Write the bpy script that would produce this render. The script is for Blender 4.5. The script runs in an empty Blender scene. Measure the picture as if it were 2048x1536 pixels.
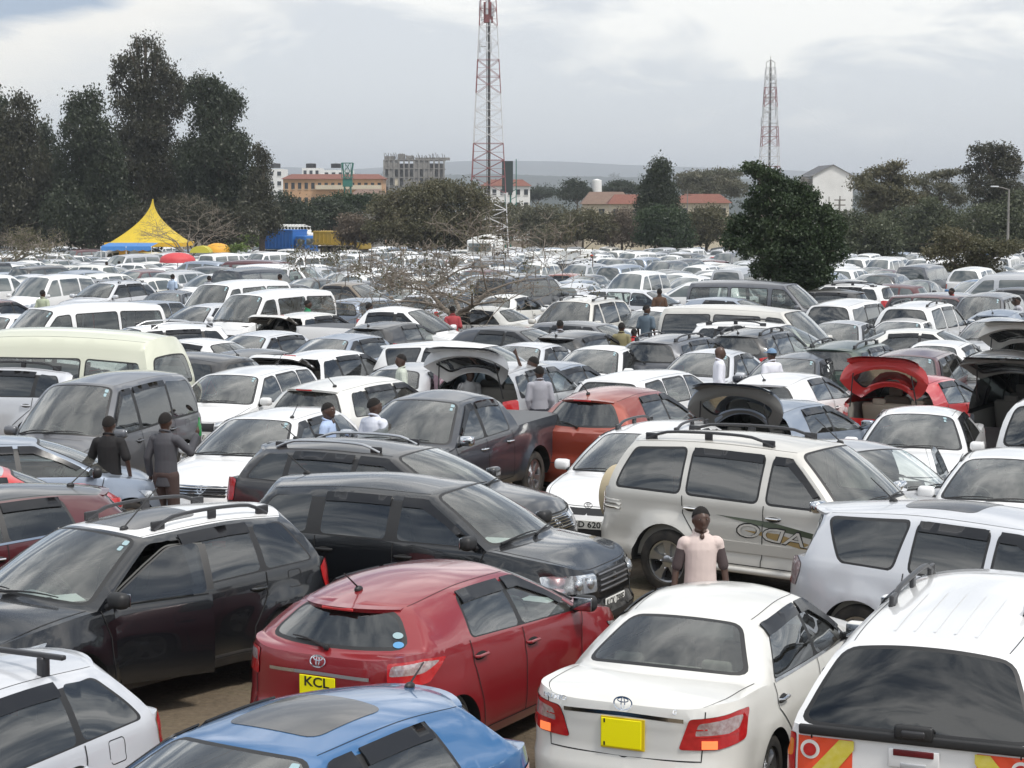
import bpy, bmesh, math, random
import numpy as np
from mathutils import Vector, Matrix
from mathutils.geometry import delaunay_2d_cdt

# ------------------------------------------------------------------ camera, sky, sun, exposure
SC = bpy.context.scene
COL = SC.collection
R = math.radians
FPX, HC, YH = 4000.0, 4.67, 390.0          # focal length (px of a 2048 wide frame), eye height, horizon row
PITCH = math.atan((768.0 - YH) / FPX)
cam = bpy.data.cameras.new('camera')
cam.sensor_width = 36.0
cam.lens = 36.0 * FPX / 2048.0
cam.clip_start = 0.3
cam.clip_end = 30000
camo = bpy.data.objects.new('camera', cam)
COL.objects.link(camo)
camo.location = (0, 0, HC)
camo.rotation_euler = (math.pi / 2 - PITCH, 0, 0)
SC.camera = camo
SUN_EL, SUN_AZ = 58.0, 132.0                 # sun direction: azimuth clockwise from +Y
world = bpy.data.worlds.new('World')
SC.world = world
world.use_nodes = True


def build_world():
    nt = world.node_tree
    nt.nodes.clear()
    N, Lk = nt.nodes.new, nt.links.new
    out = N('ShaderNodeOutputWorld')
    bg = N('ShaderNodeBackground')
    sky = N('ShaderNodeTexSky')
    sky.sky_type = 'NISHITA'
    sky.sun_disc = False
    sky.sun_elevation = R(SUN_EL)
    sky.sun_rotation = R(SUN_AZ)
    sky.altitude = 1600
    sky.dust_density = 2.0
    tc = N('ShaderNodeTexCoord')
    sep = N('ShaderNodeSeparateXYZ')
    Lk(tc.outputs['Generated'], sep.inputs[0])

    def M(op, a, b=None, c=None, clamp=False):
        n = N('ShaderNodeMath'); n.operation = op; n.use_clamp = clamp
        for i, v in enumerate((a, b, c)):
            if v is None: continue
            if isinstance(v, (int, float)): n.inputs[i].default_value = v
            else: Lk(v, n.inputs[i])
        return n.outputs[0]
    # project the view direction on a cloud layer so that clouds flatten towards the horizon
    zz = M('MAXIMUM', sep.outputs[2], 0.0)
    den = M('ADD', zz, 0.10)
    cx, cy = M('DIVIDE', sep.outputs[0], den), M('DIVIDE', sep.outputs[1], den)
    cmb = N('ShaderNodeCombineXYZ'); Lk(cx, cmb.inputs[0]); Lk(cy, cmb.inputs[1])

    def noise(scale, detail, rough, dist, off, vec=None):
        mp = N('ShaderNodeMapping'); mp.inputs['Location'].default_value = off
        Lk(vec or cmb.outputs[0], mp.inputs[0])
        n = N('ShaderNodeTexNoise'); n.inputs['Scale'].default_value = scale
        n.inputs['Detail'].default_value = detail; n.inputs['Roughness'].default_value = rough
        n.inputs['Distortion'].default_value = dist
        Lk(mp.outputs[0], n.inputs['Vector'])
        return n.outputs[0]

    def ramp(f, pts):
        r = N('ShaderNodeValToRGB'); e = r.color_ramp.elements
        while len(e) < len(pts): e.new(0.5)
        for i, (p, c) in enumerate(pts): e[i].position = p; e[i].color = (*c, 1)
        Lk(f, r.inputs[0]); return r.outputs[0]

    def mix(f, a, b):
        m = N('ShaderNodeMix'); m.data_type = 'RGBA'
        if isinstance(f, float): m.inputs[0].default_value = f
        else: Lk(f, m.inputs[0])
        for i, v in ((6, a), (7, b)):
            if isinstance(v, tuple): m.inputs[i].default_value = (*v, 1)
            else: Lk(v, m.inputs[i])
        return m.outputs[2]
    # base of the overcast: grey-blue, brighter towards the horizon
    big = noise(1.1, 5, 0.55, 0.3, (3.1, 0.4, 0))
    fine = noise(3.0, 9, 0.60, 0.6, (1.3, 7.7, 2))
    s = M('ADD', M('MULTIPLY', big, 0.62), M('MULTIPLY', fine, 0.38))
    over = ramp(s, [(0.40, (2.0, 2.6, 3.6)), (0.47, (4.2, 4.8, 5.6)), (0.53, (9.5, 9.8, 10.0)), (0.60, (17.0, 16.7, 16.2))])
    # the low band near the horizon is an even milky grey
    hz = M('SUBTRACT', 1.0, M('DIVIDE', zz, 0.055), clamp=True)
    x_ = sep.outputs[0]
    pale = mix(M('MULTIPLY_ADD', x_, 2.0, 0.5, clamp=True), (6.2, 6.6, 7.1), (7.0, 7.15, 7.35))
    # cloud banks of the lowest six degrees ahead: a blue-grey corner upper left, a warm bright edge below it, white heaps upper right
    wv = N('ShaderNodeMapping'); wv.inputs['Scale'].default_value = (5.0, 5.0, 17.0)
    Lk(tc.outputs['Generated'], wv.inputs[0])
    n2 = noise(2.0, 9, 0.56, 0.5, (4.0, 1.0, 0.35), wv.outputs[0])
    nn = M('SUBTRACT', n2, 0.5)
    e = M('ADD', M('ADD', zz, M('MULTIPLY', x_, -0.45)), M('MULTIPLY_ADD', nn, 0.07, -0.178))
    dark = ramp(M('MULTIPLY_ADD', e, 10.0, 0.5), [(0.47, (0, 0, 0)), (0.62, (1, 1, 1))])
    band = ramp(M('MULTIPLY_ADD', e, 10.0, 0.5), [(-0.05 + .05, (0, 0, 0)), (0.40, (1, 1, 1))])
    right = ramp(M('ADD', M('ADD', n2, M('MULTIPLY', x_, 0.45)), M('MULTIPLY_ADD', zz, 3.2, -0.25)), [(0.46, (0, 0, 0)), (0.62, (1, 1, 1))])
    low = mix(right, mix(M('MULTIPLY', band, M('LESS_THAN', x_, 0.02)), (7.1, 7.3, 7.55), (9.8, 9.4, 8.7)), (10.3, 10.1, 9.6))
    low = mix(dark, low, (3.6, 4.4, 5.6))
    low = mix(M('MULTIPLY', hz, 0.85), low, pale)
    lowf = M('SUBTRACT', 1.0, M('DIVIDE', M('SUBTRACT', zz, 0.11), 0.10), clamp=True)
    lowf = M('MULTIPLY', lowf, M('MULTIPLY_ADD', sep.outputs[1], 4.0, 0.5, clamp=True))
    c1 = mix(hz, over, pale)
    c2 = mix(lowf, c1, low)
    # thin Nishita blue showing through everywhere
    c3 = mix(0.14, c2, sky.outputs[0])
    # ground half of the sphere: dull brown-grey
    c4 = mix(M('LESS_THAN', sep.outputs[2], -0.02), c3, (1.6, 1.5, 1.35))
    Lk(c4, bg.inputs[0])
    bg.inputs['Strength'].default_value = 0.10
    Lk(bg.outputs[0], out.inputs[0])
    return


build_world()
sun = bpy.data.lights.new('sun', 'SUN')
sun.energy = 2.4
sun.angle = R(9)
sun.color = (1.0, 0.96, 0.9)
suno = bpy.data.objects.new('sun', sun)
COL.objects.link(suno)
suno.rotation_euler = Vector((math.sin(R(SUN_AZ)) * math.cos(R(SUN_EL)), math.cos(R(SUN_AZ)) * math.cos(R(SUN_EL)), math.sin(R(SUN_EL)))).to_track_quat('Z', 'Y').to_euler()
vs = SC.view_settings
SC.display_settings.display_device = 'sRGB'
vs.view_transform = 'Standard'
vs.look = 'None'
vs.exposure = 0.26
vs.gamma = 1.0
SC.cycles.max_bounces = 6
SC.cycles.transparent_max_bounces = 24
SC.cycles.glossy_bounces = 3
SC.cycles.diffuse_bounces = 3
SC.cycles.sample_clamp_indirect = 6
SC.cycles.volume_step_rate = 4


# ------------------------------------------------------------------ ground height and un-projection
def gz(x, y):
    d = max(0.0, y - 60.0)
    z = -0.020 * d * d / (d + 18.0)
    if y > 320: z = z + 0.012 * (y - 320)
    return z


def unproj(px, py, h):
    """point of the world seen at photo pixel (px,py), h metres above the ground below it"""
    dx = (px - 1024) / FPX
    dz = -(py - 768) / FPX
    c, s = math.cos(PITCH), math.sin(PITCH)
    d = Vector((dx, c + dz * s, -s + dz * c))
    z = h
    for _ in range(30):
        t = (z - HC) / d.z
        x, y = t * d.x, t * d.y
        z = 0.5 * z + 0.5 * (gz(x, y) + h)
    return x, y


# ------------------------------------------------------------------ materials
MATS = {}


def nodes_of(name):
    m = bpy.data.materials.new(name)
    m.use_nodes = True
    nt = m.node_tree
    nt.nodes.clear()
    out = nt.nodes.new('ShaderNodeOutputMaterial')
    return m, nt, out


def pbr(name, col, rough=0.5, metal=0.0, coat=0.0, noise=None, bump=0.0, emit=None, spec=0.5, dust=None, sheen=0):
    if name in MATS: return MATS[name]
    m, nt, out = nodes_of(name)
    p = nt.nodes.new('ShaderNodeBsdfPrincipled')
    p.inputs['Base Color'].default_value = (*col, 1)
    p.inputs['Roughness'].default_value = rough
    p.inputs['Metallic'].default_value = metal
    p.inputs['Coat Weight'].default_value = coat
    p.inputs['Coat Roughness'].default_value = 0.04
    p.inputs['Specular IOR Level'].default_value = spec
    nt.links.new(p.outputs[0], out.inputs[0])
    tc = nt.nodes.new('ShaderNodeTexCoord')
    if noise:
        sc, amt, col2 = noise
        n = nt.nodes.new('ShaderNodeTexNoise'); n.inputs['Scale'].default_value = sc
        n.inputs['Detail'].default_value = 6
        nt.links.new(tc.outputs['Object'], n.inputs['Vector'])
        r = nt.nodes.new('ShaderNodeMapRange'); r.inputs[1].default_value = 0.35; r.inputs[2].default_value = 0.68
        r.inputs[4].default_value = amt
        nt.links.new(n.outputs[0], r.inputs[0])
        mx = nt.nodes.new('ShaderNodeMix'); mx.data_type = 'RGBA'
        mx.inputs[6].default_value = (*col, 1); mx.inputs[7].default_value = (*col2, 1)
        nt.links.new(r.outputs[0], mx.inputs[0]); nt.links.new(mx.outputs[2], p.inputs['Base Color'])
        if bump:
            b = nt.nodes.new('ShaderNodeBump'); b.inputs['Strength'].default_value = bump
            b.inputs['Distance'].default_value = 0.02
            nt.links.new(n.outputs[0], b.inputs['Height']); nt.links.new(b.outputs[0], p.inputs['Normal'])
    if emit:
        p.inputs['Emission Color'].default_value = (*emit[0], 1); p.inputs['Emission Strength'].default_value = emit[1]
    MATS[name] = m
    return m


DUSTC = (0.30, 0.27, 0.23)


def paint(name, col, rough=0.30, metal=0.0, dust=0.25, flake=0.0):
    """car paint under a dusty film: clear coat, dust on upward faces and low on the body"""
    if name in MATS: return MATS[name]
    m, nt, out = nodes_of(name)
    N, Lk = nt.nodes.new, nt.links.new
    p = N('ShaderNodeBsdfPrincipled')
    p.inputs['Metallic'].default_value = metal
    p.inputs['Coat Weight'].default_value = 1.0
    p.inputs['Coat Roughness'].default_value = 0.05
    p.inputs['Coat IOR'].default_value = 1.5
    tc = N('ShaderNodeTexCoord')
    g = N('ShaderNodeNewGeometry')
    sp = N('ShaderNodeSeparateXYZ'); Lk(g.outputs['Normal'], sp.inputs[0])
    so = N('ShaderNodeSeparateXYZ'); Lk(tc.outputs['Object'], so.inputs[0])
    n = N('ShaderNodeTexNoise'); n.inputs['Scale'].default_value = 2.3; n.inputs['Detail'].default_value = 8; n.inputs['Roughness'].default_value = 0.65
    Lk(tc.outputs['Object'], n.inputs['Vector'])

    def mr(v, a, b, c=0.0, d=1.0):
        k = N('ShaderNodeMapRange'); Lk(v, k.inputs[0])
        for i, q in enumerate((a, b, c, d)): k.inputs[i + 1].default_value = q
        return k.outputs[0]

    def mul(a, b):
        k = N('ShaderNodeMath'); k.operation = 'MULTIPLY'
        for i, v in enumerate((a, b)):
            if isinstance(v, float): k.inputs[i].default_value = v
            else: Lk(v, k.inputs[i])
        return k.outputs[0]

    def mx_(a, b):
        k = N('ShaderNodeMath'); k.operation = 'MAXIMUM'; Lk(a, k.inputs[0]); Lk(b, k.inputs[1]); return k.outputs[0]
    up = mr(sp.outputs[2], 0.35, 0.95, 0.0, 1.0)
    lowm = mr(so.outputs[2], 0.75, 0.30, 0.0, 1.0)
    patch = mr(n.outputs[0], 0.30, 0.70, 0.35, 1.0)
    d = mul(mul(mx_(up, lowm), patch), dust)
    mx = N('ShaderNodeMix'); mx.data_type = 'RGBA'
    mx.inputs[6].default_value = (*col, 1); mx.inputs[7].default_value = (*DUSTC, 1)
    Lk(d, mx.inputs[0]); Lk(mx.outputs[2], p.inputs['Base Color'])
    Lk(mr(d, 0.0, 0.6, rough, 0.75), p.inputs['Roughness'])
    Lk(mr(d, 0.0, 0.5, 0.04, 0.35), p.inputs['Coat Roughness'])
    n3 = N('ShaderNodeTexNoise'); n3.inputs['Scale'].default_value = 1.4; n3.inputs['Detail'].default_value = 2
    Lk(tc.outputs['Object'], n3.inputs['Vector'])
    b = N('ShaderNodeBump'); b.inputs['Strength'].default_value = 0.25; b.inputs['Distance'].default_value = 0.012
    Lk(n3.outputs[0], b.inputs['Height']); Lk(b.outputs[0], p.inputs['Coat Normal'])
    Lk(p.outputs[0], out.inputs[0])
    MATS[name] = m
    return m


def glass(name, tint, refl=1.0, film=0.0):
    """thin window pane: tinted see-through plus mirror reflection growing at grazing angles"""
    if name in MATS: return MATS[name]
    m, nt, out = nodes_of(name)
    N, Lk = nt.nodes.new, nt.links.new
    t = N('ShaderNodeBsdfTransparent'); t.inputs[0].default_value = (*tint, 1)
    gl = N('ShaderNodeBsdfGlossy'); gl.inputs['Roughness'].default_value = 0.015
    gl.inputs[0].default_value = (0.95, 0.98, 1.0, 1)
    fr = N('ShaderNodeFresnel'); fr.inputs[0].default_value = 1.62
    k = N('ShaderNodeMath'); k.operation = 'MULTIPLY_ADD'; k.use_clamp = True
    k.inputs[1].default_value = 1.75 * refl; k.inputs[2].default_value = 0.02
    Lk(fr.outputs[0], k.inputs[0])
    tc = N('ShaderNodeTexCoord')
    n = N('ShaderNodeTexNoise'); n.inputs['Scale'].default_value = 1.6; n.inputs['Detail'].default_value = 1
    Lk(tc.outputs['Object'], n.inputs['Vector'])
    b = N('ShaderNodeBump'); b.inputs['Strength'].default_value = 0.12; b.inputs['Distance'].default_value = 0.02
    Lk(n.outputs[0], b.inputs['Height']); Lk(b.outputs[0], gl.inputs['Normal'])
    mx = N('ShaderNodeMixShader')
    Lk(k.outputs[0], mx.inputs[0]); Lk(t.outputs[0], mx.inputs[1]); Lk(gl.outputs[0], mx.inputs[2])
    last = mx
    if film:
        df = N('ShaderNodeBsdfDiffuse'); df.inputs[0].default_value = (0.45, 0.44, 0.40, 1)
        m2 = N('ShaderNodeMixShader')
        n2 = N('ShaderNodeTexNoise'); n2.inputs['Scale'].default_value = 3.0; n2.inputs['Detail'].default_value = 7
        Lk(tc.outputs['Object'], n2.inputs['Vector'])
        k2 = N('ShaderNodeMath'); k2.operation = 'MULTIPLY'; k2.inputs[1].default_value = film * 2
        Lk(n2.outputs[0], k2.inputs[0])
        Lk(k2.outputs[0], m2.inputs[0]); Lk(mx.outputs[0], m2.inputs[1]); Lk(df.outputs[0], m2.inputs[2])
        last = m2
    Lk(last.outputs[0], out.inputs[0])
    MATS[name] = m
    return m


BLACK = pbr('black_plastic', (0.018, 0.018, 0.019), 0.5)
RUBBER = pbr('tyre_rubber', (0.02, 0.019, 0.018), 0.85, noise=(6.0, 0.45, (0.12, 0.10, 0.08)))
UNDER = pbr('underbody_black', (0.010, 0.010, 0.010), 0.9)
SEAM = pbr('shut_line_dark', (0.012, 0.012, 0.012), 0.8)
CHROME = pbr('chrome', (0.75, 0.76, 0.78), 0.08, 1.0)
ALLOY = pbr('alloy_silver', (0.55, 0.56, 0.58), 0.28, 0.9)
RAILB = pbr('rail_black', (0.03, 0.03, 0.033), 0.35)
CLAD = pbr('grey_cladding', (0.045, 0.045, 0.047), 0.6, noise=(3, 0.4, (0.12, 0.10, 0.08)))
LAMPC = pbr('headlamp_clear', (0.62, 0.65, 0.68), 0.10, 0.75, coat=1.0, noise=(9.0, 0.6, (0.30, 0.31, 0.33)))
LAMPR = pbr('tail_red', (0.42, 0.012, 0.014), 0.12, 0.0, coat=1.0, noise=(20.0, 0.5, (0.62, 0.03, 0.03)))
LAMPW = pbr('tail_clear', (0.62, 0.54, 0.54), 0.12, 0.4, coat=1.0, noise=(30.0, 0.7, (0.32, 0.14, 0.14)))
LAMPO = pbr('lamp_orange', (0.70, 0.20, 0.02), 0.15, 0.0, coat=1.0)
GLS = glass('window_glass_clear', (0.74, 0.81, 0.78), 0.75, 0.07)
GLW = glass('windscreen_glass', (0.76, 0.83, 0.79), 0.95, 0.12)
GLT = glass('window_glass_tinted', (0.11, 0.125, 0.14), 0.9, 0.02)
GLD = glass('window_glass_dark', (0.03, 0.033, 0.037), 0.9, 0.015)
GLB = glass('canopy_glass_black', (0.015, 0.017, 0.02), 0.55)
GLV = pbr('visor_smoked', (0.022, 0.023, 0.026), 0.16, spec=0.35)
SEATG = pbr('seat_grey', (0.20, 0.19, 0.17), 0.9)
SEATD = pbr('seat_dark', (0.045, 0.045, 0.045), 0.9)
SEATB = pbr('seat_beige', (0.42, 0.37, 0.29), 0.9)
DASHM = pbr('dash_dark', (0.085, 0.085, 0.08), 0.7)
LINER = pbr('cabin_liner', (0.30, 0.29, 0.26), 0.9)
PLATEW = pbr('plate_white', (0.78, 0.78, 0.74), 0.4)
PLATEY = pbr('plate_yellow', (0.98, 0.88, 0.0), 0.4)
INK = pbr('plate_ink', (0.01, 0.01, 0.01), 0.5)
PAPER = pbr('paper_white', (0.80, 0.85, 0.86), 0.8)
STICK = pbr('sticker_blue', (0.30, 0.42, 0.45), 0.6)
FARG = pbr('far_window_dark', (0.05, 0.06, 0.065), 0.06, 0.0, coat=1.0, spec=0.9, noise=(0.8, 0.9, (0.14, 0.16, 0.15)))
P = {
    'white': paint('paint_white', (0.80, 0.80, 0.80), 0.35, 0, 0.10),
    'roofwhite': paint('paint_roof_white', (0.80, 0.80, 0.80), 0.35, 0, 0.08),
    'pearl': paint('paint_pearl', (0.74, 0.73, 0.69), 0.35, 0, 0.14),
    'silver': paint('paint_silver', (0.50, 0.51, 0.53), 0.38, 0.4, 0.16),
    'icesilver': paint('paint_ice_silver', (0.60, 0.615, 0.65), 0.40, 0.2, 0.12),
    'bluesilver': paint('paint_blue_silver', (0.30, 0.35, 0.43), 0.38, 0.55, 0.16),
    'champagne': paint('paint_champagne', (0.62, 0.60, 0.555), 0.38, 0.15, 0.12),
    'grey': paint('paint_grey', (0.12, 0.125, 0.14), 0.35, 0.4, 0.16),
    'darkgrey': paint('paint_dark_grey', (0.035, 0.04, 0.052), 0.30, 0.3, 0.13),
    'black': paint('paint_black', (0.005, 0.006, 0.008), 0.25, 0, 0.04),
    'dustblack': paint('paint_dusty_black', (0.016, 0.016, 0.018), 0.30, 0, 0.13),
    'red': paint('paint_red', (0.24, 0.008, 0.014), 0.28, 0.1, 0.04),
    'brightred': paint('paint_bright_red', (0.55, 0.02, 0.02), 0.3, 0, 0.08),
    'maroon': paint('paint_maroon', (0.085, 0.010, 0.014), 0.3, 0.2, 0.12),
    'orange': paint('paint_burnt_orange', (0.30, 0.045, 0.022), 0.30, 0.25, 0.16),
    'blue': paint('paint_blue', (0.025, 0.125, 0.30), 0.28, 0.2, 0.04),
    'cream': paint('paint_cream', (0.66, 0.67, 0.54), 0.45, 0, 0.10),
    'brown': paint('paint_brown', (0.16, 0.12, 0.08), 0.4, 0.2, 0.3),
    'green': paint('paint_green', (0.03, 0.06, 0.045), 0.3, 0.2, 0.25),
}


# ------------------------------------------------------------------ naming
def tag(o, label=None, cat=None, group=None, kind=None):
    if label: o['label'] = label
    if cat: o['category'] = cat
    if group: o['group'] = group
    if kind: o['kind'] = kind
    return o


def empty(name, loc=(0, 0, 0), rz=0.0):
    o = bpy.data.objects.new(name, None)
    o.empty_display_size = 0.3
    COL.objects.link(o)
    o.location = loc
    o.rotation_euler = (0, 0, rz)
    return o


class MB:
    """mesh builder: triangles and quads with a material for each face, linked as one object"""
    def __init__(s):
        s.v, s.f, s.m = [], [], []
        s.mats = []

    def mi(s, mat):
        if mat not in s.mats: s.mats.append(mat)
        return s.mats.index(mat)

    def add(s, vs, fs, mat):
        b = len(s.v)
        s.v.extend([tuple(map(float, p)) for p in vs])
        k = s.mi(mat)
        for f in fs:
            s.f.append(tuple(b + int(i) for i in f)); s.m.append(k)

    def box(s, c, d, mat, rot=None, taper=1.0):
        x, y, z = d[0] / 2, d[1] / 2, d[2] / 2
        pts = [Vector((sx * x * (taper if sz > 0 else 1), sy * y * (taper if sz > 0 else 1), sz * z)) for sz in (-1, 1) for sy in (-1, 1) for sx in (-1, 1)]
        if rot is not None: pts = [rot @ p for p in pts]
        pts = [p + Vector(c) for p in pts]
        s.add(pts, [(0, 2, 3, 1), (4, 5, 7, 6), (0, 1, 5, 4), (2, 6, 7, 3), (0, 4, 6, 2), (1, 3, 7, 5)], mat)

    def rbox(s, c, d, mat, r=0.03, rot=None, seg=3):
        """box with rounded vertical and horizontal edges"""
        x, y, z = d[0] / 2, d[1] / 2, d[2] / 2
        r = min(r, x * .95, y * .95, z * .95)
        rings = []
        for k in range(seg + 1):
            a = k / seg * math.pi / 2
            rings.append((-z + r - r * math.cos(a), r - r * math.sin(a)))
        rings = rings + [(-q[0], q[1]) for q in rings[::-1]]
        V, F = [], []
        n = 4 * (seg + 1)
        for (zz, ins) in rings:
            for q, (sx, sy) in enumerate(((1, 1), (-1, 1), (-1, -1), (1, -1))):
                for k in range(seg + 1):
                    a = q * math.pi / 2 + k / seg * math.pi / 2
                    V.append(Vector((sx * (x - r) + math.cos(a) * (r - ins), sy * (y - r) + math.sin(a) * (r - ins), zz)))
        if rot is not None: V = [rot @ p for p in V]
        V = [p + Vector(c) for p in V]
        m = len(rings)
        for i in range(m - 1):
            for j in range(n):
                F.append((i * n + j, i * n + (j + 1) % n, (i + 1) * n + (j + 1) % n, (i + 1) * n + j))
        F.append(tuple(range(n))[::-1]); F.append(tuple((m - 1) * n + j for j in range(n)))
        s.add(V, F, mat)

    def tube(s, pts, rad, mat, n=8, cap=True, flat=1.0):
        pts = [Vector(p) for p in pts]
        if not hasattr(rad, '__len__'): rad = [rad] * len(pts)
        V, F = [], []
        up = Vector((0, 0, 1))
        prev = None
        for i, p in enumerate(pts):
            a = pts[max(0, i - 1)]; b = pts[min(len(pts) - 1, i + 1)]
            t = (b - a)
            if t.length < 1e-9: t = Vector((0, 0, 1))
            t.normalize()
            if prev is None:
                u = t.cross(up)
                if u.length < 1e-3: u = t.cross(Vector((1, 0, 0)))
            else:
                u = prev - t * prev.dot(t)
                if u.length < 1e-6: u = t.cross(up)
            u.normalize(); prev = u
            w = t.cross(u)
            for k in range(n):
                an = 2 * math.pi * k / n
                V.append(p + (u * math.cos(an) + w * math.sin(an) * flat) * rad[i])
        for i in range(len(pts) - 1):
            for k in range(n):
                F.append((i * n + k, i * n + (k + 1) % n, (i + 1) * n + (k + 1) % n, (i + 1) * n + k))
        if cap:
            F.append(tuple(range(n))[::-1]); F.append(tuple((len(pts) - 1) * n + k for k in range(n)))
        s.add(V, F, mat)

    def lathe(s, prof, mat, axis='y', c=(0, 0, 0), n=28):
        """prof: (radius, along axis) pairs"""
        V, F = [], []
        for (r, h) in prof:
            for k in range(n):
                a = 2 * math.pi * k / n
                p = (r * math.cos(a), h, r * math.sin(a)) if axis == 'y' else (r * math.cos(a), r * math.sin(a), h)
                V.append((p[0] + c[0], p[1] + c[1], p[2] + c[2]))
        for i in range(len(prof) - 1):
            for k in range(n):
                F.append((i * n + k, i * n + (k + 1) % n, (i + 1) * n + (k + 1) % n, (i + 1) * n + k))
        s.add(V, F, mat)

    def ball(s, c, r, mat, n=12, rot=None):
        if not hasattr(r, '__len__'): r = (r, r, r)
        V, F = [], []
        m = max(4, n // 2)
        for i in range(m + 1):
            t = math.pi * i / m
            for k in range(n):
                a = 2 * math.pi * k / n
                p = Vector((r[0] * math.sin(t) * math.cos(a), r[1] * math.sin(t) * math.sin(a), r[2] * math.cos(t)))
                if rot is not None: p = rot @ p
                V.append(p + Vector(c))
        for i in range(m):
            for k in range(n):
                F.append((i * n + k, i * n + (k + 1) % n, (i + 1) * n + (k + 1) % n, (i + 1) * n + k))
        s.add(V, F, mat)

    def build(s, name, parent=None, smooth=40, merge=0.0006, origin=None):
        if not s.f: return None
        me = bpy.data.meshes.new(name)
        vv = s.v
        if origin is not None: vv = [(p[0] - origin[0], p[1] - origin[1], p[2] - origin[2]) for p in vv]
        me.from_pydata(vv, [], s.f)
        for mt in s.mats: me.materials.append(mt)
        me.polygons.foreach_set('material_index', s.m)
        if smooth:
            bm = bmesh.new(); bm.from_mesh(me)
            if merge: bmesh.ops.remove_doubles(bm, verts=bm.verts, dist=merge)
            bmesh.ops.dissolve_degenerate(bm, dist=1e-5, edges=bm.edges)
            ang = R(smooth)
            for e in bm.edges:
                e.smooth = not (len(e.link_faces) == 2 and e.calc_face_angle(0) > ang)
            for f in bm.faces: f.smooth = True
            bm.to_mesh(me); bm.free()
        me.validate(); me.update()
        o = bpy.data.objects.new(name, me)
        COL.objects.link(o)
        if parent: o.parent = parent
        if origin is not None: o.location = origin
        return o


def text_mb(mb, txt, size, fn, mat, font_bold=True, mirror=False, thick=0.002, wid=None):
    """lettering as flat mesh; fn maps (u, v) metres from the text centre to a point"""
    cu = bpy.data.curves.new('lettering', 'FONT')
    cu.body = txt; cu.size = size; cu.align_x = 'CENTER'; cu.align_y = 'CENTER'
    cu.offset = 0.02 * size if font_bold else 0
    cu.resolution_u = 3
    ob = bpy.data.objects.new('lettering', cu)
    COL.objects.link(ob)
    me = bpy.data.meshes.new_from_object(ob)
    vs = [(v.co.x, v.co.y) for v in me.vertices]
    fs = [tuple(p.vertices) for p in me.polygons]
    bpy.data.objects.remove(ob); bpy.data.curves.remove(cu); bpy.data.meshes.remove(me)
    if not vs: return
    xs = [v[0] for v in vs]; cx = (min(xs) + max(xs)) / 2; w = max(xs) - min(xs)
    k = wid / w if wid else 1.0
    mb.add([fn(((-1 if mirror else 1) * (x - cx) * k), y) for x, y in vs], fs, mat)
# ------------------------------------------------------------------ curves and constrained meshing
def pchip(pts):
    xs = np.array([p[0] for p in pts], float); ys = np.array([p[1] for p in pts], float)
    h = np.diff(xs); dl = np.diff(ys) / h
    m = np.zeros(len(xs))
    for i in range(1, len(xs) - 1):
        if dl[i - 1] * dl[i] > 0:
            w1, w2 = 2 * h[i] + h[i - 1], h[i] + 2 * h[i - 1]
            m[i] = (w1 + w2) / (w1 / dl[i - 1] + w2 / dl[i])
    if len(xs) > 1: m[0], m[-1] = dl[0], dl[-1]
    gx = []; gy = []
    for i in range(len(h)):
        t = np.linspace(0, 1, 13)[:-1]
        gx += list(xs[i] + t * h[i])
        gy += list((2 * t**3 - 3 * t**2 + 1) * ys[i] + (t**3 - 2 * t**2 + t) * h[i] * m[i] + (-2 * t**3 + 3 * t**2) * ys[i + 1] + (t**3 - t**2) * h[i] * m[i + 1])
    gx.append(xs[-1]); gy.append(ys[-1])
    gx, gy = np.array(gx), np.array(gy)
    return lambda x: np.interp(x, gx, gy)


def pip(pts, poly):
    """which of pts (n,2) lie inside poly"""
    pts = np.asarray(pts, float); x, y = pts[:, 0], pts[:, 1]
    ins = np.zeros(len(pts), bool)
    n = len(poly)
    for i in range(n):
        x1, y1 = poly[i]; x2, y2 = poly[(i + 1) % n]
        if y1 == y2: continue
        c = ((y1 > y) != (y2 > y)) & (x < (x2 - x1) * (y - y1) / (y2 - y1) + x1)
        ins ^= c
    return ins


def rounded(poly, r=0.25, it=2):
    """chaikin corner cutting that keeps long edges straight: cut length limited"""
    P = [np.array(p, float) for p in poly]
    n = len(P); out = []
    for i in range(n):
        a, b, c = P[i - 1], P[i], P[(i + 1) % n]
        la, lc = np.linalg.norm(a - b), np.linalg.norm(c - b)
        k = min(r, 0.45 * la, 0.45 * lc)
        p, q = b + (a - b) / max(la, 1e-9) * k, b + (c - b) / max(lc, 1e-9) * k
        for t in (0, 0.25, 0.5, 0.75, 1):
            out.append(tuple((1 - t)**2 * p + 2 * t * (1 - t) * b + t * t * q))
    return out


def resamp(poly, step, closed=True):
    out = []
    n = len(poly)
    for i in range(n if closed else n - 1):
        a = np.array(poly[i], float); b = np.array(poly[(i + 1) % n], float)
        k = max(1, int(math.ceil(np.linalg.norm(b - a) / step)))
        for j in range(k): out.append(tuple(a + (b - a) * j / k))
    if not closed: out.append(tuple(poly[-1]))
    return out


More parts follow.
